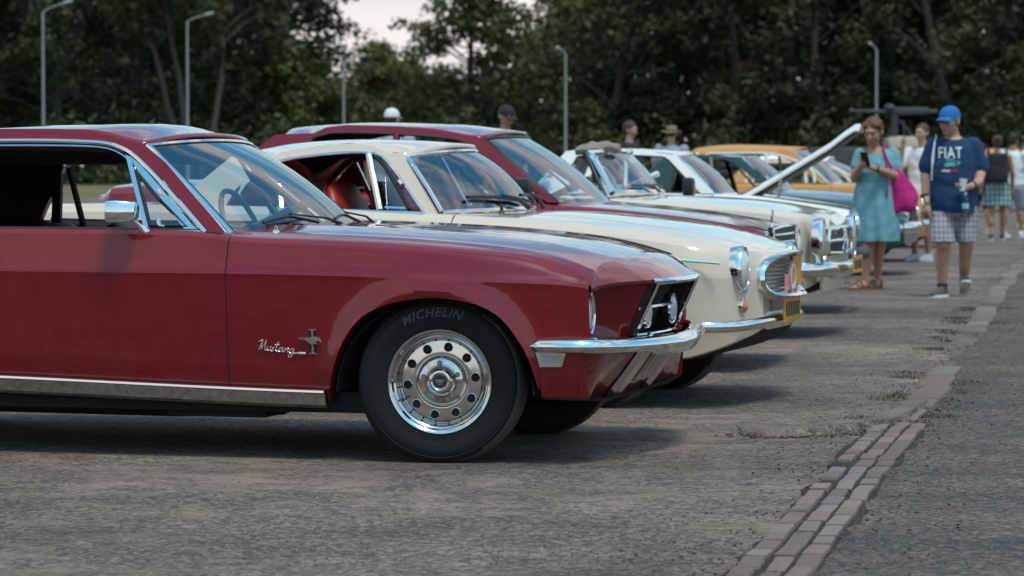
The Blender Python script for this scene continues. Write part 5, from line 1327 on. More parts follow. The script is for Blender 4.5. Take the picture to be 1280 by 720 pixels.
# ================================================================== cars further away
def simple_car(name, label, u, v, th, paint_, roofpaint=None, roof=(-2.7, -.75), h=1.42, W=.80, belt_=.92, nose=.80, tail=-3.3, wb=2.45, slope=.55, rslope=.3, bl=M['chrome'], post=M['white_s'], lampr=.085, group='classic cars parked in a row', wagon=True, nm='estate_car'):
    c = Car(name, label, 'car', u, v, W*.955, th, group); b = belt_
    gcar(c, dict(W=W, paint=paint_, wb=wb, tail=tail, nose=nose, cowl=roof[1]+slope*.92, deck=roof[0]-rslope*.6, belt=[(tail, b-.03), (-2, b), (-.2, b-.01), (.5, b-.05), (nose, b-.13)], hood=[(-1, b+.03), (.3, b), (nose, b-.09)], deckc=[(tail, b+.0), (-2, b+.03)],
      plan=[(tail, .92), (-2.6, 1), (.3, 1), (nose, .93)], doors=[-1.95, -1.1, -.32], crown=2.6))
    hx = roof[1]; fx = roof[1]+slope; z1 = h-.10
    rail_ = [(roof[0]-rslope*.2, b+.2), (roof[0]+.02, z1-.06), (roof[0]+.12, z1-.03), (-1.6, z1), (hx-.22, z1-.01), (hx-.10, z1-.05)]
    greenhouse(c, dict(yb=W*.9, zb=b, yt=W*.74, zt=z1, paint=paint_, roofpaint=roofpaint, rail=rail_, head=(hx, z1+.01), foot=(fx, b+.01), xr=roof[0], roofc=[(roof[0], h-.04), (roof[0]+.3, h-.005), (-1.5, h), (hx, h-.03)], rear=(roof[0]-rslope, b+.03), aw=.08, fbow=.1,
      panels=[[(roof[0]-rslope-.05, b), (roof[0]-rslope*.5, (b+z1)/2), (roof[0]-.02, z1+.03), (roof[0]+.12, z1), (roof[0]+.02, b)]],
      posts=[((-1.95, z1), (-1.93, b), .02, post), ((-1.12, z1), (-1.08, b), .02, post)], trim=[(roof[0]+.06, b+.01), (roof[0]+.14, z1-.04), (-1.6, z1-.01), (hx-.24, z1-.02), (hx+.20, b+.18), (fx-.16, b+.01)], trimmat=post, trimr=.016,
      glass=[[(roof[0]+.16, b+.01), (roof[0]+.18, z1-.04), (-1.98, z1-.02), (-1.96, b+.01)]]))
    headlamp(c, (nose+.01, W*.75, b-.24), lampr, 1, .05); bumper(c, [(.4, -W*1.03, .46), (nose-.12, -W, .46), (nose+.06, -W*.7, .46), (nose+.1, 0, .46)], .05, .04, bl)
    MB().box((nose+.01, 0, b-.24), (.03, W*1.0, .13)).build('grille_back', M['black'], c.root)
    return c
simple_car('estate_car', 'orange estate car with white framed side windows, behind the open hood', 1072, 328, 12, M['orange'], roofpaint=pbr('orange_roof', (.52, .24, .06), .55), h=1.40, roof=(-2.0, -.78), slope=.42, rslope=.15, W=.80, belt_=.93, tail=-2.7, wb=2.2, nose=.75)
simple_car('small_saloon', 'second orange car, half hidden behind the estate car and the woman', 1104, 310, 12, M['orange'], h=1.30, roof=(-1.9, -.85), slope=.55, W=.76, belt_=.90)
simple_car('black_hatchback', 'black car cut off by the right edge of the photo', 1312, 262, 168, M['navy'], h=1.42, roof=(-2.4, -.8), slope=.7, post=M['black'], group='cars beyond the visitors')
simple_car('grey_van_car', 'silver grey car far down the lot behind the walking couple', 1190, 272, 10, paint('grey_paint', (.2, .2, .2)), h=1.42, roof=(-2.4, -.8), slope=.7, post=M['black'], group='cars beyond the visitors')
# ================================================================== trees
def leafmat(name, c, hi, rv=.5):
    m, nt, b = newmat(name); L = nt.links.new; ge = N(nt, 'ShaderNodeNewGeometry'); tc = N(nt, 'ShaderNodeTexCoord'); oi = N(nt, 'ShaderNodeObjectInfo')
    n = N(nt, 'ShaderNodeTexNoise', Scale=.35, Detail=3.0); L(tc.outputs['Object'], n.inputs['Vector'])
    a = N(nt, 'ShaderNodeMath', operation='MULTIPLY_ADD'); a.inputs[1].default_value = .45; L(ge.outputs['Random Per Island'], a.inputs[0]); 
    mr = N(nt, 'ShaderNodeMapRange'); mr.inputs[1].default_value = .35; mr.inputs[2].default_value = .7; mr.inputs[3].default_value = 0; mr.inputs[4].default_value = .6; L(n.outputs['Fac'], mr.inputs[0]); L(mr.outputs[0], a.inputs[2])
    mx = N(nt, 'ShaderNodeMix', data_type='RGBA'); mx.inputs[6].default_value = (*c, 1); mx.inputs[7].default_value = (*hi, 1); L(a.outputs[0], mx.inputs[0])
    hs = N(nt, 'ShaderNodeHueSaturation'); r = N(nt, 'ShaderNodeMapRange'); r.inputs[3].default_value = .65; r.inputs[4].default_value = 1.3; L(oi.outputs['Random'], r.inputs[0]); L(r.outputs[0], hs.inputs['Value']); L(mx.outputs[2], hs.inputs['Color'])
    L(hs.outputs[0], b.inputs['Base Color']); b.inputs['Roughness'].default_value = .6; b.inputs['Specular IOR Level'].default_value = .25
    out = nt.nodes['Material Output']; tl = N(nt, 'ShaderNodeBsdfTranslucent'); L(hs.outputs[0], tl.inputs[0]); ms = N(nt, 'ShaderNodeMixShader'); ms.inputs[0].default_value = .25; L(b.outputs[0], ms.inputs[1]); L(tl.outputs[0], ms.inputs[2]); L(ms.outputs[0], out.inputs[0])
    return m
M['leaf'] = leafmat('leaves', (.012, .019, .008), (.070, .085, .027))
M['leafy'] = leafmat('pale_leaves', (.030, .042, .014), (.125, .130, .040))
M['bark'] = pbr('bark', (.045, .037, .030), .9, var=.4, vscale=3, bump=.6, bscale=20)
def leaf_cloud(clusters, per, size, seed):
    rnd = random.Random(seed); V = []; Fc = []
    for (c, r, fl) in clusters:
        for _ in range(int(per*r*r)):
            d = Vector((rnd.gauss(0, 1), rnd.gauss(0, 1), rnd.gauss(0, 1))).normalized(); rad = r*rnd.random()**.45
            p = c+Vector((d.x*rad, d.y*rad, d.z*rad*fl)); n = (d+Vector((rnd.gauss(0, .6), rnd.gauss(0, .6), rnd.gauss(.3, .6)))).normalized()
            a = n.cross(Vector((rnd.random()-.5, rnd.random()-.5, rnd.random()-.5))).normalized(); b = n.cross(a); s_ = size*rnd.uniform(.6, 1.35)
            k = len(V); V += [p-a*s_, p+b*s_*.55, p+a*s_, p-b*s_*.55]; Fc.append([k, k+1, k+2, k+3])
    return V, Fc
def make_tree(H, Wd, seed, dens=1.0, low=.12, trunks=1, lean_=0.0):
    """returns crown mesh data (V,F) and trunk MB"""
    rnd = random.Random(seed); tb = MB(); cl = []
    for t in range(trunks):
        off = Vector(((t-(trunks-1)/2)*1.0, rnd.uniform(-.4, .4), 0)); pts = [off*.3]; d = Vector((lean_+off.x*.12, 0, 1)); p = off*.3
        n = 9
        for k in range(n):
            d = (d+Vector((rnd.gauss(0, .10 if low < .3 else .22), rnd.gauss(0, .10), .0))).normalized(); p = p+d*(H*.86/n); pts.append(p.copy())
        r0 = H*(.020 if low < .3 else .012); tb.tube(pts, [r0*(1-.85*k/n)+.02 for k in range(n+1)], 8)
        for k in range(2 if low < .3 else 6, n+1):
            z = k/n
            for _ in range(rnd.randint(4, 6)):
                a = rnd.random()*6.283; L_ = Wd*.5*(math.sin(min(1, z*1.05)*math.pi*.86+.25)**.8)*rnd.uniform(.55, 1.12)+.5
                base = pts[k-1]+(pts[k]-pts[k-1])*rnd.random(); dr = Vector((math.cos(a), math.sin(a), rnd.uniform(.1, .7))).normalized()
                tip = base+dr*L_; mid = (base+tip)/2+Vector((0, 0, L_*.08)); tb.tube([base, mid, tip], [r0*.35*(1-z*.6), r0*.2, .02], 5)
                for s_ in (.55, .8, 1.0):
                    q = base+(tip-base)*s_+Vector((rnd.gauss(0, .5), rnd.gauss(0, .5), rnd.gauss(0, .35)))
                    if q.z > H*low: cl.append((q, rnd.uniform(.7, 1.35)*(Wd/9)**.5, .62))
    return leaf_cloud(cl, 50*dens, .21, seed), tb
def mesh_from(name, V, Fc, mat):
    me = bpy.data.meshes.new(name); me.from_pydata([tuple(v) for v in V], [], Fc); me.materials.append(mat); return me
variants = {}
for key, a in {'wide': (15, 10, 3, 1.0, .05), 'tall': (18, 9.5, 5, 1.0, .08), 'lacy': (13.5, 8.6, 8, .85, .14), 'small': (9.5, 7.5, 11, .8, .05), 'open': (16, 11, 14, .75, .42)}.items():
    (V, Fc), tb = make_tree(a[0], a[1], a[2], a[3], a[4], trunks=3 if key == 'open' else 1)
    cm = mesh_from('crown', V, Fc, M['leafy'] if key in ('lacy', 'small') else M['leaf']); to = tb.build('trunk', M['bark'], None); tm_ = to.data
    if key == 'open': tm_.materials.clear(); tm_.materials.append(pbr('pale_bark', (.075, .062, .052), .9, var=.4, vscale=3))
    variants[key] = (cm, tm_, a[0]); bpy.data.objects.remove(to)
def tree(key, u, Y, sc, label, rz, group=None, sx=1.0):
    cm, tm, H = variants[key]; X = (u-640)/F*Y
    r = empty('tree', (X, Y, 0), rz); tag(r, label, 'tree', group); r.scale = (sc*sx, sc*sx, sc)
    for nm, me in (('trunk', tm), ('crown', cm)):
        o = bpy.data.objects.new(nm, me); col.objects.link(o); o.parent = r
    return r
GW = 'trees in the dark wood behind the car park'
WL = 'one of the dense dark trees of the wood left of the sky gap'
WR = 'one of the dense dark trees of the wood right of the sky gap'
tree('open', 244, 176, .98, 'dark tree with bare forked pale trunks behind the second lamp post from the left', .3)
tree('tall', 300, 184, 1.0, 'dark tree whose leafy edge borders the left side of the sky gap', 2.1, GW)
for i, (k, u, Y, s_, rz) in enumerate([('tall', 5, 182, 1.0, 0), ('wide', 75, 178, 1.1, 1), ('tall', 150, 188, 1.05, 2), ('wide', -50, 186, 1.1, 3.3), ('wide', 175, 205, 1.15, 4), ('tall', 40, 208, 1.1, 5), ('wide', 275, 214, .98, 2.6), ('tall', 110, 215, 1.1, .8), ('tall', 235, 212, 1.05, 5.5)]): tree(k, u, Y, s_, WL, rz, GW)
tree('small', 398, 186, .98, 'low pale green tree just right of the left wood, topped by the gap of sky', .6)
tree('small', 448, 200, .95, 'short tree under the lowest dip of the treetops', 2.2)
tree('lacy', 522, 190, .71, 'slender light green tree rising between the sky dip and the taller lacy tree', 1.0)
tree('lacy', 598, 186, 1.02, 'tall lacy tree with sky showing through its top, left of centre', 3.0)
tree('lacy', 652, 198, .98, 'airy tree just left of the thin sky slot near the middle lamp post', 4.4)
for i, (k, u, Y, s_, rz) in enumerate([('tall', 745, 180, .98, 1.2), ('wide', 820, 184, 1.15, 2.5), ('tall', 900, 178, 1.0, .2), ('lacy', 975, 186, 1.25, 3.8), ('wide', 1040, 180, 1.12, 5.1), ('lacy', 1095, 196, 1.3, 3.1), ('tall', 1130, 182, 1.0, 3.0), ('tall', 1205, 178, 1.05, 4.1), ('wide', 1275, 186, 1.15, 1.9), ('tall', 1350, 186, 1.1, 2.9), ('tall', 780, 206, 1.0, 4), ('wide', 930, 212, 1.05, 5), ('wide', 1170, 214, 1.2, 0.5), ('tall', 1260, 212, 1.15, 1.5), ('wide', 715, 214, .92, 2)]): tree(k, u, Y, s_, WR, rz, GW)
# undergrowth that closes the foot of the wood: one mass
rnd = random.Random(77); cl = []
for _ in range(1100):
    X = rnd.uniform(-40, 40); Y = rnd.uniform(168, 200); z = rnd.random()**1.4*(3.4+1.6*noise.noise(Vector((X*.13, 0, 1))))
    cl.append((Vector((X, Y, z)), rnd.uniform(.8, 1.5), .8))
V, Fc = leaf_cloud(cl, 24, .19, 5); me = mesh_from('undergrowth', V, Fc, M['leaf']); o = bpy.data.objects.new('undergrowth', me); col.objects.link(o); tag(o, 'dark undergrowth and hedge closing the foot of the wood', 'undergrowth', kind='stuff')
# far wood behind: canopy masses
cl = []
for _ in range(2100):
    X = rnd.uniform(-58, 58); u_ = 640+X/250*F; top = 15.5
    if 345 < u_ < 700: top = 7.7+.8*math.sin(u_*.04)
    z = rnd.random()*top; cl.append((Vector((X, rnd.uniform(238, 262), z)), rnd.uniform(1.2, 2.2), .8))
for _ in range(2600):     # the wood runs on to both sides of the picture
    X = rnd.choice((-1, 1))*rnd.uniform(36, 190); Y = 206-abs(X)*.35+rnd.uniform(-9, 9); top = 13+3.5*noise.noise(Vector((X*.12, 0, 2)))
    cl.append((Vector((X, Y, rnd.random()*top)), rnd.uniform(1.2, 2.2), .8))
V, Fc = leaf_cloud(cl, 13, .36, 6); me = mesh_from('far_wood', V, Fc, M['leaf']); o = bpy.data.objects.new('far_wood', me); col.objects.link(o); tag(o, 'far continuation of the wood filling the gaps between the nearer trees', 'wood', kind='stuff')
# verge of dry grass between lot and wood
mb = MB(); G = [[Vector((x, y, noise.noise(Vector((x*.1, y*.1, 0)))*.15-.05+.004*(y-116))) for x in range(-60, 61, 4)] for y in range(116, 178, 6)]
mb.grid(G); tag(mb.build('verge', pbr('verge_grass', (.115, .10, .032), .95, var=.45, vscale=.8, bump=.8, bscale=12)), kind='structure')
# ================================================================== lamp posts
M['galv'] = pbr('galvanised_steel', (.33, .34, .34), .5, .3, var=.15)
def lamp_post(u, vt, arm, label, h=8.0, Y=None):
    Y = Y or F*(h-HCAM)/(HOR-vt); X = (u-640)/F*Y; r = empty('street_lamp', (X, Y, 0)); tag(r, label, 'lamp post', 'lamp posts along the far edge of the car park')
    MB().tube([(0, 0, 0), (0, 0, 1.2), (0, 0, h)], [.075, .058, .040], 10).build('pole', M['galv'], r)
    ax, az = arm[0]/F*Y, arm[1]/F*Y
    MB().tube(catmull([(0, 0, h-.1), (ax*.15, 0, h+az*.25), (ax*.75, 0, h+az*.85)], 4), .028, 6).build('arm', M['galv'], r)
    MB().tube([(ax*.65, 0, h+az*.78), (ax*.75, 0, h+az*.86), (ax, 0, h+az*1.02)], [.04, .08, .06], 8, flat=1.0).build('lamp_head', M['galv'], r)
lamp_post(55, 37, (37, 13), 'grey street lamp farthest left, its arm reaching right', Y=150)
lamp_post(235, 60, (33, 10), 'grey street lamp in front of the forked pale trunks', Y=160)
lamp_post(430, 80, (28, 9), 'short looking street lamp below the gap of sky', Y=165, h=6.2)
lamp_post(707, 68, (-12, 8), 'street lamp rising behind the maroon saloon windscreen', Y=158, h=6.4)
lamp_post(1095, 60, (-10, 8), 'street lamp above the open hood, with its head among the leaves', Y=158, h=6.6)

# ================================================================== army truck with a gun on its roof, far behind
s_ = 70; Yt = 60.0
def AT(u, v): return at(u, v, Yt)
M['khaki'] = pbr('khaki_paint', (.045, .045, .032), .7, var=.3, vscale=4); M['gun'] = pbr('gunmetal', (.045, .05, .05), .5, .4)
tr = empty('army_truck', (at(1100, 207, Yt).x, Yt, 0)); tag(tr, 'dark army vehicle with a long gun mounted on top, behind the woman', 'truck'); ox = tr.location.x
def tx(u, v, dy=0): p = at(u, v, Yt); return Vector((p.x-ox, dy, p.z))
MB().box(tx(1108, 214)+Vector((0, .5, 0)), (2.6, 1.8, .85), bev=.08).build('body', M['khaki'], tr)
mb = MB().box(tx(1128, 188)+Vector((0, .4, 0)), (.55, 1.5, .50), bev=.12); mb.build('cab', M['beige'], tr)
MB().box(tx(1130, 192)+Vector((0, -.36, 0)), (.36, .04, .22), bev=.01).build('window', M['black'], tr)
mb = MB(); mb.tube([tx(1062, 139), tx(1066, 139), tx(1066.5, 139)], [.055, .055, .035], 10); mb.tube([tx(1066, 139), tx(1118, 140), tx(1172, 139.5)], [.032, .04, .045], 10); mb.tube([tx(1118, 136), tx(1160, 136)], .03, 8); mb.ell(tx(1112, 135), (.10, .10, .08)); mb.box(tx(1140, 140), (.5, .12, .10), bev=.02); mb.build('gun', M['gun'], tr)
mb = MB(); mb.tube([tx(1118, 142), tx(1118, 182)], .06, 8); mb.tube([tx(1124, 150), tx(1142, 172)], .025, 6); mb.tube([tx(1130, 150), tx(1130, 180)], .02, 6); mb.build('gun_mount', M['gun'], tr)
for x in (-.9, .8):
    for y in (-.3, 1.3): 
        MB().lathe(Vector((x, y, .42)), (0, -1, 0), [(.2, -.1), (.40, -.12), (.42, 0), (.40, .12), (.2, .1), (.05, .12), (.001, .12)], 24).build('wheel', M['rubber'], tr)
# yellow coach roof far right and dark crash fence
ye = empty('yellow_coach', (at(1262, 207, 85).x, 85, 0)); tag(ye, 'long yellow coach far behind the visitors at the right edge', 'coach')
MB().box((0, 0, 1.25), (4.2, 2.2, .62), bev=.12).build('body', pbr('yellow_paint', (.62, .34, .03), .4, coat=1), ye)
MB().box((0, 0, .62), (4.1, 2.1, .66), bev=.05).build('lower_body', M['navy'], ye)
MB().box((.3, -1.11, 1.12), (3.4, .03, .22), bev=.01).build('window', M['black'], ye)
for x in (-1.4, 1.4):
    for y in (-.95, .95): MB().lathe(Vector((x, y, .36)), (0, -1, 0), [(.2, -.1), (.34, -.12), (.36, 0), (.34, .12), (.2, .1), (.001, .1)], 20).build('wheel', M['rubber'], ye)
fr = empty('fence', (at(1110, 207, 110).x, 110, 0)); tag(fr, 'low dark slatted fence in front of the wood, behind the army vehicle', 'fence')
for k in range(5): MB().box((0, 0, .35+.28*k), (11.5, .03, .16)).build('rail', M['khaki'], fr, smooth=False)
for k in range(6): MB().box((-5.5+2.2*k, .05, .8), (.12, .08, 1.6)).build('post', M['khaki'], fr, smooth=False)
# ================================================================== people
from mathutils.bvhtree import BVHTree
def skinmat(name, c):
    m = pbr(name, c, .55, bump=.05, bscale=80, var=.10, vscale=9); b = m.node_tree.nodes['Principled BSDF']; b.inputs['Subsurface Weight'].default_value = .12; b.inputs['Subsurface Radius'].default_value = (.012, .005, .003); return m
M['skin'] = skinmat('skin', (.42, .235, .16)); M['tan'] = skinmat('tanned_skin', (.40, .20, .125))
M['hair_b'] = pbr('brown_hair', (.055, .028, .016), .6, bump=.5, bscale=140, var=.4, vscale=40); M['hair_r'] = pbr('auburn_hair', (.13, .045, .022), .6, bump=.5, bscale=140, var=.4, vscale=40); M['hair_d'] = pbr('dark_hair', (.015, .011, .009), .6, bump=.5, bscale=140)
def cloth(name, c, vs=30, var=.12, bs=9, bump=.35):
    m = pbr(name, c, .85, sheen=.03, bump=bump, bscale=bs, var=var, vscale=vs); return m
M['c_teal'] = cloth('teal_cotton', (.125, .30, .35), 12); M['c_blue'] = cloth('blue_cotton', (.0018, .030, .092), 12); M['c_mag'] = cloth('magenta_canvas', (.42, .006, .14), 12)
M['c_cap'] = cloth('cap_blue', (.008, .11, .36), 20, bump=.1); M['c_black'] = cloth('black_cotton', (.012, .012, .014)); M['c_white'] = cloth('white_cotton', (.62, .62, .64)); M['c_grey'] = cloth('grey_cotton', (.27, .28, .33))
M['c_straw'] = cloth('straw_hat', (.20, .14, .09), 60, .35, 60); M['c_navy'] = cloth('navy_cotton', (.012, .02, .045))
def checks(name, a, b, c, k=26):
    m, nt, bb = newmat(name); L = nt.links.new; tc = N(nt, 'ShaderNodeTexCoord'); sx = N(nt, 'ShaderNodeSeparateXYZ'); L(tc.outputs['Object'], sx.inputs[0]); prev = None
    cur = None
    for ax, kk in ((0, k), (2, k*.8)):
        mm = N(nt, 'ShaderNodeMath', operation='MULTIPLY'); mm.inputs[1].default_value = kk*6.283; L(sx.outputs[ax], mm.inputs[0]); s_ = N(nt, 'ShaderNodeMath', operation='SINE'); L(mm.outputs[0], s_.inputs[0])
        r = N(nt, 'ShaderNodeMapRange'); r.inputs[1].default_value = -.2; r.inputs[2].default_value = .5; L(s_.outputs[0], r.inputs[0])
        mx = N(nt, 'ShaderNodeMix', data_type='RGBA'); L(r.outputs[0], mx.inputs[0])
        if cur is None: mx.inputs[6].default_value = (*a, 1); mx.inputs[7].default_value = (*b, 1)
        else:
            mx.inputs[7].default_value = (*c, 1); L(cur, mx.inputs[6]); ml = N(nt, 'ShaderNodeMath', operation='MULTIPLY'); ml.inputs[1].default_value = .55; L(r.outputs[0], ml.inputs[0]); L(ml.outputs[0], mx.inputs[0])
        cur = mx.outputs[2]
    L(cur, bb.inputs['Base Color']); bb.inputs['Roughness'].default_value = .9
    n = N(nt, 'ShaderNodeTexNoise', Scale=9.0, Detail=3.0); L(tc.outputs['Object'], n.inputs['Vector']); bp = N(nt, 'ShaderNodeBump', Strength=.35, Distance=.02); L(n.outputs['Fac'], bp.inputs['Height']); L(bp.outputs[0], bb.inputs['Normal'])
    return m
M['c_check'] = checks('checked_cotton', (.29, .27, .28), (.15, .14, .165), (.40, .38, .40)); M['c_print'] = checks('printed_cotton', (.10, .17, .16), (.30, .38, .36), (.03, .06, .07), 14)
M['sole'] = pbr('sandal_leather', (.20, .10, .05), .6); M['shoe'] = cloth('grey_suede', (.075, .062, .052), 60); M['shoew'] = cloth('white_canvas', (.62, .60, .57)); M['lens_d'] = pbr('dark_frame', (.01, .01, .01), .3); M['lip'] = pbr('lips', (.30, .09, .07), .5)

def capsule(mb, a, b, ra, rb, n=14, ea=1.0):
    """tapered limb with round ends; ea squashes one axis"""
    a = Vector(a); b = Vector(b); d = (b-a); L_ = d.length or 1e-6; t = d/L_
    x = t.cross(Vector((0, 1, 0)));  x = x if x.length > 1e-3 else Vector((1, 0, 0)); x.normalize(); y = t.cross(x).normalized(); rings = []
    def ring(c, r): rings.append([c+x*math.cos(2*math.pi*k/n)*r+y*math.sin(2*math.pi*k/n)*r*ea for k in range(n)])
    for q in (80, 50, 25, 0): ring(a-t*ra*math.sin(R(q)), max(1e-4, ra*math.cos(R(q))))
    for q in (0, 25, 50, 80): ring(b+t*rb*math.sin(R(q)), max(1e-4, rb*math.cos(R(q))))
    mb.loft(rings)
def chain(mb, pts, rs, ea=1.0):
    for (a, ra), (b, rb) in zip(zip(pts, rs), zip(pts[1:], rs[1:])): capsule(mb, a, b, ra, rb, ea=ea)
def baked(mb, name, mat, parent, voxel=.008, smooth=4, cut=None):
    """unite the pieces into one continuous skin"""
    o = mb.build(name+'_tmp', mat, None, smooth=True)
    m = o.modifiers.new('r', 'REMESH'); m.mode = 'VOXEL'; m.voxel_size = voxel; m.use_smooth_shade = True
    s_ = o.modifiers.new('s', 'SMOOTH'); s_.factor = .5; s_.iterations = smooth
    col.objects.unlink(o); me = evaluated(o); bpy.data.objects.remove(o); me.materials.clear(); me.materials.append(mat)
    if cut:
        bm = bmesh.new(); bm.from_mesh(me)
        for co, no in cut:
            if isinstance(no, float): bmesh.ops.delete(bm, geom=[v for v in bm.verts if v.co.z > co.z and math.hypot(v.co.x-co.x, v.co.y-co.y) < no], context='VERTS'); continue
            bmesh.ops.bisect_plane(bm, geom=bm.verts[:]+bm.edges[:]+bm.faces[:], plane_co=co, plane_no=no, clear_outer=True)
        bm.to_mesh(me); bm.free()
    me.polygons.foreach_set('use_smooth', [True]*len(me.polygons))
    p = bpy.data.objects.new(name, me); col.objects.link(p)
    if parent is not None: p.parent = parent
    return p
def ruffle(o, f):
    """push every vertex along its normal by f(co)"""
    me = o.data; n = len(me.vertices); c = [0.0]*(3*n); me.vertices.foreach_get('co', c); nm = [0.0]*(3*n); me.vertex_normals.foreach_get('vector', nm)
    for i in range(n):
        d = f(Vector(c[3*i:3*i+3]))
        c[3*i] += nm[3*i]*d; c[3*i+1] += nm[3*i+1]*d; c[3*i+2] += nm[3*i+2]*d
    me.vertices.foreach_set('co', c); me.update()
def hand(mb, w, d, palm_n, s=1.0, curl=.5, side=1):
    """palm and five fingers starting at wrist w, pointing along d, palm facing palm_n"""
    w = Vector(w); d = Vector(d).normalized(); n = Vector(palm_n).normalized(); x = d.cross(n).normalized()*side; n = x.cross(d).normalized()*side
    capsule(mb, w, w+d*.075*s, .026*s, .034*s, ea=.55)
    for k, (o_, l) in enumerate(((-.028, .066), (-.010, .076), (.009, .072), (.026, .056))):
        b = w+d*.085*s+x*o_*s; dd = (d+n*curl*.5).normalized(); m_ = b+dd*l*.5*s; e = m_+(d*(1-curl*.8)+n*curl).normalized()*l*.45*s; chain(mb, [b-d*.02*s, b, m_, e], [.0095*s, .0095*s, .0085*s, .0072*s])
    t = w+d*.03*s-x*.026*s; chain(mb, [t, t+(d*.6-x*.8+n*.25).normalized()*.035*s, t+(d*.6-x*.8+n*.25).normalized()*.035*s+(d+n*.5).normalized()*.03*s], [.012*s, .0105*s, .009*s])
def head_mesh(mb, c, yaw, pitch=0.0, s=1.0, neck=None, roll=0.0, fem=False):
    """face looks along -y before yaw; yaw>0 turns towards image right; pitch>0 looks down"""
    Rm = Matrix.Rotation(yaw, 3, 'Z')@Matrix.Rotation(pitch, 3, 'X')@Matrix.Rotation(roll, 3, 'Y'); c = Vector(c)
    P = lambda x, y, z: c+Rm@Vector((x*s, y*s, z*s))
    def el(p, r, q=None): mb.ell(P(*p), [v*s for v in r], 18, 12, Rm@(q or Matrix.Identity(3)))
    el((0, .012, .030), (.073, .092, .085)); el((0, -.020, -.030), (.058, .066, .070)); el((0, -.042, -.078), (.034 if not fem else .030, .034, .028)); el((0, -.03, .0), (.064, .062, .06))
    chain(mb, [P(0, -.082, .018), P(0, -.106, -.022)], [.008*s, .0125*s]); el((-.010, -.092, -.026), (.009, .010, .008)); el((.010, -.092, -.026), (.009, .010, .008))
    el((0, -.080, .036), (.050, .014, .010)); el((0, -.084, -.056), (.022, .010, .009)); el((-.032, -.066, -.016), (.022, .020, .022)); el((.032, -.066, -.016), (.022, .020, .022))
    for q in (-1, 1): el((q*.074, .008, -.002), (.009, .018, .030))
    return P, Rm
def face_bits(P, Rm, par, s=1.0, glasses=False, brow=None):
    for q in (-1, 1):
        MB().ell(P(q*.030, -.0835, .012), (.011*s, .006*s, .0065*s), 10, 6, Rm).build('eye', M['lens_d'], par)
        mb = MB(); mb.tube([P(q*.014, -.096, .030), P(q*.030, -.095, .036), P(q*.046, -.082, .031)], [.003*s, .004*s, .003*s], 6); mb.build('eyebrow', brow or M['hair_d'], par)
    mb = MB(); mb.tube([P(-.020, -.088, -.054), P(-.008, -.095, -.051), P(.008, -.095, -.051), P(.020, -.088, -.054)], [.002*s, .0045*s, .0045*s, .002*s], 6); mb.build('mouth', M['lip'], par)
    if glasses:
        mb = MB()
        for q in (-1, 1):
            cc = [P(q*.032+math.cos(a)*.025, -.106+.006*abs(math.cos(a)), .010+math.sin(a)*.019) for a in [2*math.pi*k/16 for k in range(17)]]; mb.tube(cc, .0032*s, 5)
            mb.tube([P(q*.057, -.100, .016), P(q*.076, -.05, .014), P(q*.078, .01, .008)], .003*s, 5)
        mb.tube([P(-.008, -.110, .014), P(.008, -.110, .014)], .003*s, 5); mb.build('glasses', M['lens_d'], par)
def cap(P, Rm, par, mat, s=1.0, brim=True):
    mb = MB(); rings = []
    for k in range(8):
        t = k/7; z = .028+.092*math.sin(t*math.pi/2); r = math.cos(t*math.pi/2)**.75; rings.append([P(math.cos(a)*.081*max(.02, r), .010+math.sin(a)*.100*max(.02, r), z) for a in [2*math.pi*q/24 for q in range(24)]])
    mb.loft(rings, True, True)
    if brim:
        G = []
        for i in range(6):
            t = i/5; G.append([P(math.sin(a)*.074*(1-.06*t), -.050-.035*math.cos(a)-.075*t*math.cos(a)**.6 if math.cos(a) > 0 else -.05, .040-.012*t-.018*(math.sin(a)**2)) for a in [R(-80+160*q/12) for q in range(13)]])
        mb.grid(G); mb.grid([[p+Vector((0, 0, .006)) for p in r] for r in G], flip=True)
    mb.tube([P(0, .01, .119), P(0, .01, .126)], .008*s, 8)
    return mb.build('cap', mat, par, sharp=50)
def hair(P, Rm, par, mat, s=1.0, long_=False, bun=False, short=False):
    mb = MB(); mb.ell(P(0, .024, .046), (.082*s, .094*s, .086*s), 20, 12, Rm); mb.ell(P(0, .050, .0), (.076*s, .064*s, .075*s), 16, 10, Rm)
    if long_:
        mb.ell(P(0, .06, -.05), (.07*s, .05*s, .09*s), 16, 10, Rm)
    if bun: mb.ell(P(.0, .10, .07), (.045*s, .04*s, .04*s), 12, 8, Rm)
    if not short: mb.ell(P(-.045, -.02, .072), (.045*s, .055*s, .035*s), 12, 8, Rm); mb.ell(P(.04, -.015, .078), (.05*s, .06*s, .035*s), 12, 8, Rm)
    h = baked(mb, 'hair', mat, par, .009, 2)
    # ruffle the surface into locks
    ruffle(h, lambda c: noise.noise(c*34)*.012+noise.noise(c*80)*.006)
    return h
def place(u, v, name, label, yaw=0.0, sc=1.0, group='people walking among the cars', cat='person'):
    g = gnd(u, v); r = empty(name, g, yaw); r.scale = (sc, sc, sc); tag(r, label, cat, group); return r
def ringloft(mb, rows, n=28, fold=0.0, seed=0):
    """rows: (cx, cy, z, rx, ry)"""
    rings = []
    for i, (cx, cy, z, rx, ry) in enumerate(rows):
        r = []
        for k in range(n):
            a = 2*math.pi*k/n; w_ = 1+fold*(i/(len(rows)-1))*math.sin(a*7+seed)*.5+fold*.6*(i/(len(rows)-1))*math.sin(a*11+2*seed+i*.4)
            r.append(Vector((cx+math.cos(a)*rx*w_, cy+math.sin(a)*ry*w_, z)))
        rings.append(r)
    mb.loft(rings); return mb

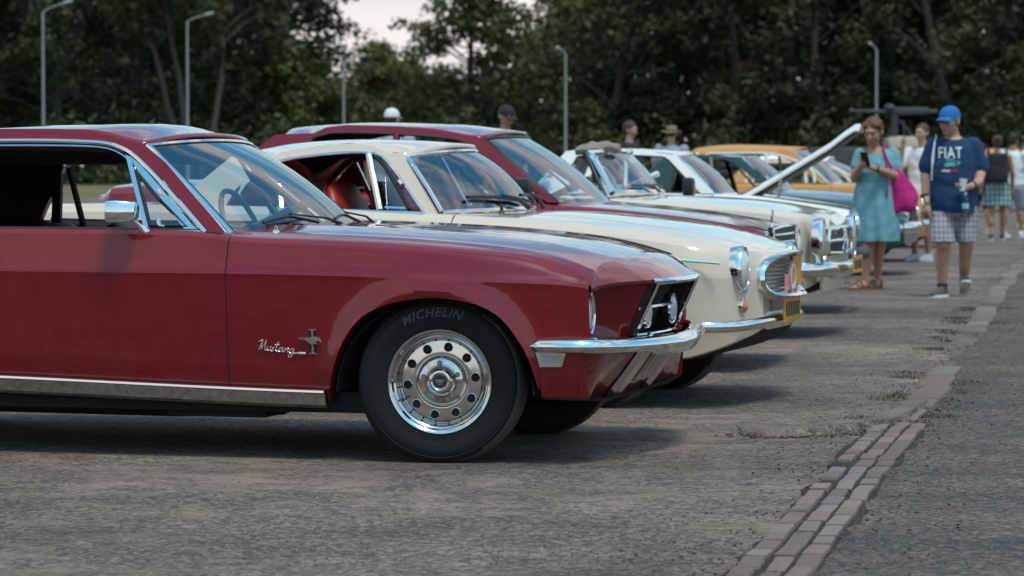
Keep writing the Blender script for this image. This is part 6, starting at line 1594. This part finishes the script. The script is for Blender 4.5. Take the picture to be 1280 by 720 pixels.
# ---------------------------------------------------------------- man in the blue T-shirt
mn = place(1191, 371, 'person', 'man in blue T-shirt, blue cap, glasses and checked shorts, holding a bottle')
mb = MB(); hc_ = Vector((-.040, -.03, 1.530))
P, Rm = head_mesh(mb, hc_, R(-38), R(8), 1.12); chain(mb, [(-.0, .015, 1.36), (-.02, -.005, 1.47)], [.062, .056])
shL, shR = Vector((-.172, .0, 1.325)), Vector((.172, .02, 1.325))
# torso inside clothes, legs, feet
ringloft(mb, [(0, .02, .72, .17, .12), (0, .02, .85, .185, .13), (0, .02, 1.0, .18, .125), (0, .02, 1.15, .19, .125), (0, .015, 1.28, .19, .11), (0, .01, 1.36, .12, .085), (0, .01, 1.40, .06, .06)])
chain(mb, [shL, (-.240, .02, 1.10), (-.245, -.03, .90), (-.240, -.07, .83)], [.062, .050, .036, .030])
chain(mb, [shR, (.245, .03, 1.10), (.200, -.12, 1.00), (.120, -.20, .965)], [.062, .050, .040, .030])
hand(mb, (-.240, -.07, .83), (.1, -.1, -1), (1, 0, 0), 1.0, .4, 1)
hand(mb, (.115, -.205, .963), (-.75, -.35, -.10), (0, .3, 1), 1.0, .95, -1)
chain(mb, [(-.095, .02, .80), (-.100, -.11, .47), (-.095, -.08, .43), (-.095, -.02, .12), (-.095, -.02, .08)], [.095, .068, .062, .042, .040]); capsule(mb, (-.10, -.03, .38), (-.10, .0, .26), .058, .055)
chain(mb, [(.100, .03, .80), (.115, .0, .47), (.115, .02, .43), (.120, .17, .16), (.120, .18, .12)], [.095, .068, .062, .042, .040]); capsule(mb, (.115, .05, .38), (.118, .11, .26), .058, .054)
body_ = baked(mb, 'body', M['skin'], mn, .0075, 4); face_bits(P, Rm, mn, 1.12, glasses=True); cap(P, Rm, mn, M['c_cap'], 1.12)
mb = MB(); mb.ell(P(0, .045, .008), (.074, .060, .055), 16, 10, Rm); hr = baked(mb, 'hair', M['hair_d'], mn, .008, 2)
# T-shirt
mb = MB(); ringloft(mb, [(0, .01, .715, .225, .165), (.0, .01, .80, .225, .17), (0, .01, .92, .215, .165), (0, .01, 1.06, .212, .158), (0, .01, 1.20, .205, .148), (0, .01, 1.30, .190, .125), (0, .012, 1.37, .13, .10), (0, .012, 1.405, .08, .075)], fold=-.0)
chain(mb, [shL+Vector((0, 0, -.005)), (-.226, .018, 1.14)], [.078, .080]); chain(mb, [shR+Vector((0, 0, -.005)), (.236, .025, 1.14)], [.078, .080])
shirt = baked(mb, 'tshirt', M['c_blue'], mn, .009, 5, cut=[(Vector((0, 0, .735)), Vector((0, 0, -1))), (Vector((0, 0, 1.392)), Vector((0, 0, 1))), (Vector((-.258, 0, 1.085)), Vector((-.1, 0, -1))), ] if False else [(Vector((0, 0, .735)), Vector((0, 0, -1))), (Vector((0, .0, 1.365)), .085)])
ruffle(shirt, lambda c: (noise.noise(Vector((c.x*9, c.y*9, c.z*2.2)))*.022+noise.noise(Vector((c.x*5+c.z*9, c.y*5, c.z*11)))*.014)*(.25+sm(1.3, .8, c.z)))
M['c_blue'].use_backface_culling = False
# neck ribbing
mb = MB(); mb.tube([Vector((math.cos(a)*.079, .010+math.sin(a)*.072, 1.385+.018*math.sin(a))) for a in [2*math.pi*k/24 for k in range(25)]], .006, 6); mb.build('collar', M['c_grey'], mn)
bv = BVHTree.FromPolygons([v.co.copy() for v in shirt.data.vertices], [list(p.vertices) for p in shirt.data.polygons])
def onshirt(x, z, off=.003):
    h = bv.ray_cast(Vector((x, -1, z)), Vector((0, 1, 0))); return (h[0] if h[0] else Vector((x, -.15, z)))+Vector((0, -off, 0))
def mpx(u, v): return ((u-1191)/144, (371-v)/144)
vs, fs = text_mesh('FIAT', .125, 0, .0, .0015, 1.12); xs = [v.x for v in vs]; w0 = max(xs)-min(xs); hh = max(v.y for v in vs)-min(v.y for v in vs)
cx, cz_ = mpx(1184.5, 190.5); vs2 = [onshirt(cx+v.x/w0*.20-.0, cz_+v.y/hh*.098) for v in vs]
t_ = MB().add(vs2, fs).build('shirt_print', M['c_white'], shirt, smooth=False)
# finer: subdivide long letter faces is not needed at this size; small car drawing in pale teal below
M['p_teal'] = cloth('teal_print', (.10, .33, .34)); M['p_dteal'] = cloth('dark_teal_print', (.02, .12, .14))
def patch(poly, off, mat, nm):
    return MB().add([onshirt(*mpx(u, v), off) for u, v in poly], [list(range(len(poly)))]).build(nm, mat, shirt, smooth=False)
patch([(1168, 202), (1173, 199.5), (1176, 196.5), (1188, 196), (1192, 199), (1197, 199.5), (1197.5, 204), (1190, 208), (1178, 209), (1168, 206.5)], .004, M['p_dteal'], 'car_drawing')
patch([(1177, 204), (1181, 201.5), (1196, 200.5), (1197, 203), (1189, 206), (1178, 207.5)], .006, M['p_teal'], 'car_drawing_body'); patch([(1178, 200), (1180, 197.5), (1187, 197.2), (1190, 199.5)], .006, M['p_teal'], 'car_drawing_roof')
for k, (a, b, m_) in enumerate(((1166, 1174.5, (.01, .20, .08)), (1174.5, 1184, (.6, .6, .6)), (1184, 1194, (.45, .02, .03)))):
    patch([(a, 211), (b, 211.4), (b, 213.8), (a, 213.4)], .004, cloth('print_stripe_%d' % k, m_), 'stripe')
# shorts
mb = MB(); ringloft(mb, [(0, .02, .90, .19, .14), (0, .02, .82, .205, .155), (0, .02, .74, .215, .16), (0, .02, .70, .20, .15)])
for sg, kn in ((-1, (-.105, -.10, .50)), (1, (.120, .01, .50))):
    a = Vector((sg*.105, .02, .76)); b = Vector(kn); d = b-a
    ringloft(mb, [(a.x+d.x*t, a.y+d.y*t, a.z+d.z*t, .112-.006*t, .118-.004*t) for t in (0, .3, .6, 1.0, 1.08)])
sh = baked(mb, 'shorts', M['c_check'], mn, .009, 4, cut=[(Vector((0, 0, .475)), Vector((0, 0, -1)))])
ruffle(sh, lambda c: noise.noise(Vector((c.x*10, c.y*10, c.z*3)))*.03*sm(.8, .5, c.z))
def shoe(par, a, yaw, mat, s=1.0, lift=0.0, sole=None):
    Rz = Matrix.Rotation(yaw, 3, 'Z')@Matrix.Rotation(-lift, 3, 'X'); a = Vector(a); Q = lambda x, y, z: a+Rz@Vector((x*s, y*s, z*s)); mb = MB()
    for (y, z, rx, rz_) in ((.035, .045, .034, .045), (.0, .052, .036, .052), (-.05, .045, .038, .042), (-.10, .036, .044, .034), (-.155, .030, .045, .028), (-.195, .026, .036, .022)): mb.ell(Q(0, y, z), (rx*s, .045*s, rz_*s), 14, 8, Rz)
    mb.ell(Q(0, .01, .085), (.042*s, .048*s, .03*s), 12, 8, Rz); o = baked(mb, 'shoe', mat, par, .008, 3)
    rings = []
    for (y, w_) in ((.072, .018), (.05, .036), (0, .037), (-.06, .037), (-.12, .046), (-.18, .044), (-.215, .030), (-.228, .012)): rings.append([Q(-w_, y, .0), Q(w_, y, .0), Q(w_, y, .022), Q(-w_, y, .022)])
    MB().loft(rings).build('sole', sole or M['c_white'], o, sharp=60); return o
shoe(mn, (-.095, -.03, 0), R(-30), M['shoe'], 1.05); shoe(mn, (.122, .19, .045), R(-2), M['shoe'], 1.05, R(22))
mb = MB(); capsule(mb, (-.095, -.022, .08), (-.095, -.022, .115), .044, .046); capsule(mb, (.121, .185, .13), (.121, .180, .165), .044, .046); 
for nm_, a, b in (('sock', (-.095, -.022, .085), (-.095, -.022, .12)),): MB().tube([a, b], .046, 12).build(nm_, M['c_navy'], mn)
# tote strap over his right shoulder, wristbands
mb = MB(); mb.tube(catmull([(-.205, -.110, 1.02), (-.200, -.135, 1.18), (-.180, -.110, 1.33), (-.150, .0, 1.405), (-.15, .10, 1.34), (-.2, .14, 1.1)], 5), .014, 6, flat=.5)
o = mb.build('bag_strap', M['c_white'], mn)
MB().tube([(-.256, -.04, .892), (-.254, -.047, .875)], .040, 12).build('wristband', M['lens_d'], mn); MB().tube([(.152, -.165, .978), (.140, -.18, .974)], .038, 12).build('watch', M['lens_d'], mn)
# things he holds: tall cup and small water bottle
M['pet'] = glassmat('clear_plastic', (.75, .88, .95), 1.5); M['water'] = pbr('pale_blue_label', (.25, .45, .6), .4)
wp_ = mn.location
bt = empty('water_bottle', wp_+Vector((.075, -.235, .70))); tag(bt, 'small clear water bottle hanging from the hand of the man in blue', 'bottle')
MB().lathe((0, 0, 0), (0, 0, 1), [(.001, 0), (.028, .003), (.030, .012), (.030, .06), (.028, .07), (.030, .08), (.030, .13), (.022, .165), (.012, .185), (.012, .20)], 20).build('bottle_body', M['pet'], bt); MB().lathe((0, 0, .195), (0, 0, 1), [(.001, .022), (.014, .022), (.014, 0)], 14).build('lid', M['water'], bt); MB().lathe((0, 0, .075), (0, 0, 1), [(.0305, 0), (.0305, .045)], 20).build('paper_label', M['water'], bt)
cu = tag(MB().lathe(wp_+Vector((.045, -.245, .925)), (.1, 0, 1), [(.001, 0), (.024, .002), (.036, .11), (.038, .112), (.034, .105), (.022, .01)], 20).build('paper_cup', M['c_white'], None), 'white paper cup in the hand of the man in blue', 'cup')

# ---------------------------------------------------------------- woman in teal with the phone
wo = place(1093, 362, 'person', 'woman in short sleeved teal dress and sandals, looking down at her phone')
mb = MB(); hc_ = Vector((-.020, -.05, 1.450))
P, Rm = head_mesh(mb, hc_, R(-27), R(18), 1.08, fem=True); chain(mb, [(.01, .015, 1.29), (-.035, -.015, 1.39)], [.054, .048])
ringloft(mb, [(.01, .02, .70, .17, .15), (.01, .02, .85, .17, .14), (.0, .02, 1.0, .15, .125), (.01, .01, 1.12, .165, .13), (.01, .01, 1.22, .165, .11), (.01, .01, 1.28, .10, .085), (.01, .01, 1.32, .05, .055)])
shA, shB = Vector((-.145, -.04, 1.255)), Vector((.185, .03, 1.255))
chain(mb, [shA, (-.195, -.07, 1.03), (-.165, -.235, 1.12), (-.15, -.28, 1.155)], [.052, .042, .032, .026]); chain(mb, [shB, (.215, -.02, 1.04), (.02, -.22, 1.105), (-.055, -.275, 1.125)], [.056, .046, .034, .027])
hand(mb, (-.15, -.275, 1.15), (.05, -.15, 1), (.9, .4, 0), .92, .7, 1); hand(mb, (-.05, -.27, 1.125), (-.9, -.3, .35), (0, .3, .9), .92, .7, -1)
chain(mb, [(-.05, .02, .78), (-.055, -.0, .44), (-.055, .01, .40), (-.085, -.01, .10), (-.085, -.01, .06)], [.095, .062, .056, .036, .034]); capsule(mb, (-.06, .03, .36), (-.07, .03, .24), .054, .050)
chain(mb, [(.075, .04, .78), (.055, .07, .44), (.055, .08, .40), (.045, .17, .11), (.045, .17, .07)], [.095, .062, .056, .036, .034]); capsule(mb, (.052, .11, .36), (.048, .14, .24), .054, .050)
for (ax_, ay_, yw) in ((-.085, -.01, R(-48)), (.045, .17, R(-35))):
    Rz = Matrix.Rotation(yw, 3, 'Z'); Q = lambda x, y, z: Vector((ax_, ay_, 0))+Rz@Vector((x, y, z)); chain(mb, [Q(0, .03, .04), Q(0, -.05, .045), Q(0, -.12, .030)], [.032, .034, .034], 1.0)
    for k in range(5): chain(mb, [Q(-.030+.015*k, -.135, .026), Q(-.032+.016*k, -.175+.008*abs(k-1), .022)], [.011, .0095])
baked(mb, 'body', M['tan'], wo, .0075, 4); face_bits(P, Rm, wo, 1.08, brow=M['hair_b']); hair(P, Rm, wo, M['hair_r'], 1.08)
# dress
mb = MB(); ringloft(mb, [(.01, .02, .40, .215, .20), (.01, .02, .46, .225, .205), (.01, .02, .58, .225, .20), (.01, .02, .72, .215, .19), (.01, .02, .85, .198, .172), (.005, .015, .98, .178, .155), (.005, .0, 1.08, .182, .158), (.01, .0, 1.16, .182, .145), (.01, .01, 1.24, .172, .118), (.01, .012, 1.285, .12, .095), (.01, .012, 1.31, .085, .08)])
chain(mb, [shA+Vector((.01, 0, 0)), (-.175, -.05, 1.14)], [.060, .058]); chain(mb, [shB+Vector((-.015, 0, 0)), (.200, .005, 1.13)], [.064, .062])
dr = baked(mb, 'dress', M['c_teal'], wo, .009, 4, cut=[(Vector((0, 0, .45)), Vector((0, 0, -1))), (Vector((-.01, -.03, 1.255)), .088)])
ruffle(dr, lambda c: (math.sin(math.atan2(c.y, c.x)*9+c.z*2)*.010+noise.noise(Vector((c.x*11, c.y*11, c.z*1.8)))*.03)*sm(1.15, .55, c.z)+noise.noise(c*14)*.006)
for (ax_, ay_, yw) in ((-.085, -.01, R(-48)), (.045, .17, R(-35))):
    Rz = Matrix.Rotation(yw, 3, 'Z'); Q = lambda x, y, z: Vector((ax_, ay_, 0))+Rz@Vector((x, y, z)); mb = MB()
    mb.loft([[Q(-w_, y, 0), Q(w_, y, 0), Q(w_, y, .014), Q(-w_, y, .014)] for (y, w_) in ((.065, .018), (.04, .034), (-.04, .034), (-.12, .046), (-.17, .042), (-.20, .02))])
    for (y, h_, w_) in ((-.135, .062, .045), (-.085, .085, .042), (.02, .095, .042)): mb.tube([Q(-w_, y, .01), Q(-w_*.8, y, h_*.8), Q(0, y, h_), Q(w_*.8, y, h_*.8), Q(w_, y, .01)], .009, 6)
    mb.build('sandal', M['sole'], wo)
ph = tag(MB().box((0, 0, 0), (.075, .010, .150), Matrix.Rotation(R(-35), 3, 'Z')@Matrix.Rotation(R(28), 3, 'X'), bev=.008).build('phone', M['lens_d'], None), 'dark mobile phone held up by the woman in teal', 'phone'); ph.location = wo.location+Vector((-.125, -.335, 1.205))
bg_ = empty('shoulder_bag', wo.location); tag(bg_, 'magenta canvas bag slung from the shoulder of the woman in teal', 'bag')
mb = MB(); rows = []
for (x, y, z, rx, ry) in ((.24, -.04, .70, .05, .03), (.245, -.04, .715, .11, .06), (.25, -.035, .77, .140, .085), (.25, -.03, .86, .145, .09), (.235, -.03, .95, .125, .08), (.215, -.03, 1.03, .09, .055), (.19, -.03, 1.10, .06, .035), (.175, -.03, 1.14, .04, .022)): rows.append((x, y, z, rx, ry))
ringloft(mb, rows); o = baked(mb, 'bag_body', M['c_mag'], bg_, .009, 3)
ruffle(o, lambda c: noise.noise(Vector((c.x*12, c.y*12, c.z*5)))*.030)
mb = MB(); mb.tube(catmull([(.145, -.10, 1.12), (.085, -.13, 1.22), (.075, -.07, 1.315), (.085, .0, 1.335), (.12, .09, 1.26), (.17, .03, 1.12)], 6), .017, 8, flat=.55); mb.tube(catmull([(.10, -.145, .86), (.10, -.16, 1.0), (.095, -.14, 1.14), (.08, -.10, 1.26)], 5), .014, 8, flat=.6); mb.build('strap', M['c_mag'], bg_)
MB().tube([(.0, -.245, 1.112), (-.012, -.25, 1.114)], .034, 12).build('bracelet', M['lens_d'], wo)

# ---------------------------------------------------------------- simpler visitors further back
def visitor(u, v, h, yaw, label, top, bottom, skin='skin', hairm=None, hat=None, hatm=None, skirt=False, walk=.0, headyaw=0.0, headpitch=0.0, arm='down', bag=None, shoes=None, sleeves=True, vox=.014):
    r = place(u, v, 'person', label, yaw, h/1.70); mb = MB(); P, Rm = head_mesh(mb, (0, -.01, 1.585), headyaw, headpitch); chain(mb, [(0, .01, 1.38), (0, .0, 1.50)], [.058, .052])
    ringloft(mb, [(0, .02, .82, .16, .12), (0, .02, 1.0, .155, .115), (0, .02, 1.2, .17, .115), (0, .015, 1.32, .17, .10), (0, .01, 1.40, .07, .07)])
    arms = []
    for sg in (-1, 1):
        s_ = Vector((sg*.19, .01, 1.36)); 
        if arm == 'up' and sg == -1: e = Vector((sg*.26, -.12, 1.16)); w_ = Vector((sg*.12, -.25, 1.42)); d = Vector((.2, -.3, 1))
        elif arm == 'fore': e = Vector((sg*.25, .0, 1.12)); w_ = Vector((sg*.12, -.24, 1.10)); d = Vector((-sg*.4, -1, .2))
        else: e = Vector((sg*.25, .02+walk*sg*.1, 1.10)); w_ = Vector((sg*.26, -.04+walk*sg*.2, .86)); d = Vector((0, -.2, -1))
        chain(mb, [s_, e, w_], [.052, .042, .030]); hand(mb, w_, d, (-sg, 0, 0), 1, .5, sg); arms.append((s_, e))
    for sg in (-1, 1):
        y = walk*sg*.22; chain(mb, [(sg*.09, .02, .85), (sg*.10, y*.5-.02, .50), (sg*.10, y, .10), (sg*.10, y, .07)], [.09, .058, .038, .036]); capsule(mb, (sg*.10, y*.7+.02, .40), (sg*.10, y*.85+.02, .28), .053, .05)
    baked(mb, 'body', M[skin], r, vox*.8, 3)
    if abs(yaw) < 2.2: face_bits(P, Rm, r)
    if hat in ('cap', 'brim'): mb = MB(); mb.ell(P(0, .045, .005), (.072, .058, .05), 14, 8, Rm); baked(mb, 'hair', hairm or M['hair_d'], r, .012, 2)
    else: hair(P, Rm, r, hairm or M['hair_d'], short=True, bun=(hat == 'bun'))
    if hat == 'cap': cap(P, Rm, r, hatm)
    if hat == 'brim':
        mb = MB(); mb.loft([[P(math.cos(a)*q, .01+math.sin(a)*q*1.1, z+(.012*math.cos(2*a) if q > .11 else 0)) for a in [2*math.pi*k/24 for k in range(24)]] for q, z in ((.155, .030), (.15, .036), (.088, .042), (.086, .05), (.080, .105), (.06, .125), (.01, .118))]); mb.build('hat', hatm, r, sharp=50)
        MB().loft([[P(math.cos(a)*.0895, .01+math.sin(a)*.0985, z) for a in [2*math.pi*k/24 for k in range(24)]] for z in (.043, .062)], caps=False).build('hat_band', M['hair_b'], r)
    mb = MB(); ringloft(mb, [(0, .015, .84, .195, .15), (0, .015, 1.0, .185, .14), (0, .015, 1.2, .195, .135), (0, .012, 1.32, .19, .115), (0, .01, 1.385, .12, .09), (0, .01, 1.41, .07, .07)])
    if sleeves:
        for s_, e in arms: chain(mb, [s_, s_+(e-s_)*.75], [.073, .070])
    t = baked(mb, 'top', top, r, vox, 3, cut=[(Vector((0, 0, .86)), Vector((0, 0, -1)))])
    ruffle(t, lambda c: noise.noise(c*11)*.014)
    mb = MB()
    if skirt: ringloft(mb, [(0, .02, .95, .17, .14), (0, .02, .85, .20, .17), (0, .02, .70, .235, .20), (0, .02, .56, .26, .22)])
    else:
        ringloft(mb, [(0, .02, .93, .17, .13), (0, .02, .85, .185, .15), (0, .02, .78, .19, .15)])
        for sg in (-1, 1): chain(mb, [(sg*.095, .02, .80), (sg*.10, walk*sg*.10-.02, .52)], [.105, .088])
    b_ = baked(mb, 'skirt' if skirt else 'shorts', bottom, r, vox, 3)
    for sg in (-1, 1): shoe(r, (sg*.10, walk*sg*.22, 0), 0, shoes or M['shoew'])
    return r
visitor(490, 340, 1.76, R(160), 'person in a white cap whose head shows above the maroon saloon roof', M['c_grey'], M['c_navy'], hat='cap', hatm=M['c_white'])
visitor(632, 342, 1.78, R(40), 'man in a black cap looking down, behind the maroon saloon windscreen', M['c_black'], M['c_navy'], 'tan', hat='cap', hatm=M['c_black'], headpitch=R(22))
visitor(787, 304, 1.79, R(62), 'man with short brown hair in a black T-shirt behind the white coupe', M['c_black'], M['c_navy'], hairm=M['hair_b'], headpitch=R(10))
visitor(839, 299, 1.76, R(168), 'man seen from behind in a brimmed straw hat and grey shirt', M['c_grey'], M['c_navy'], hat='brim', hatm=M['c_straw'])
visitor(1152, 326, 1.64, R(-40), 'person in a pale shirt raising a hand, half hidden behind the man in blue', M['c_white'], M['c_navy'], hairm=M['hair_b'], arm='up')
bw = visitor(1246, 300, 1.60, R(176), 'woman seen from behind in a sleeveless top and patterned skirt', M['c_black'], M['c_print'], 'tan', M['hair_b'], hat='bun', skirt=True, walk=.5, sleeves=False, shoes=M['shoe'])
bp_ = empty('backpack', bw.location, R(176)); tag(bp_, 'black backpack on the back of the woman in the patterned skirt', 'backpack')
mb = MB(); mb.box((0, .22, 1.12), (.30, .16, .44), bev=.06); baked(mb, 'pack_body', M['c_black'], bp_, .012, 3); MB().box((0, .31, 1.02), (.22, .05, .20), bev=.02).build('front_pocket', M['c_black'], bp_); MB().tube([(.13, .15, 1.3), (.14, .0, 1.42), (.15, -.12, 1.25), (.16, .02, .98)], .02, 6).build('strap', M['c_black'], bp_); MB().tube([(-.13, .15, 1.3), (-.14, .0, 1.42), (-.15, -.12, 1.25), (-.16, .02, .98)], .02, 6).build('strap', M['c_black'], bp_)
visitor(1266, 297, 1.66, R(150), 'man in pale shirt and white shoes beside the woman with the backpack', M['c_white'], M['c_grey'], 'tan', walk=.6)
visitor(1226, 292, 1.52, R(195), 'person in dark clothes and white shoes just left of the woman with backpack', M['c_black'], M['c_black'], 'tan', walk=-.7)
visitor(1279, 285, 1.55, R(20), 'small figure in white at the right edge of the photo', M['c_white'], M['c_navy'], 'tan', M['hair_d'])
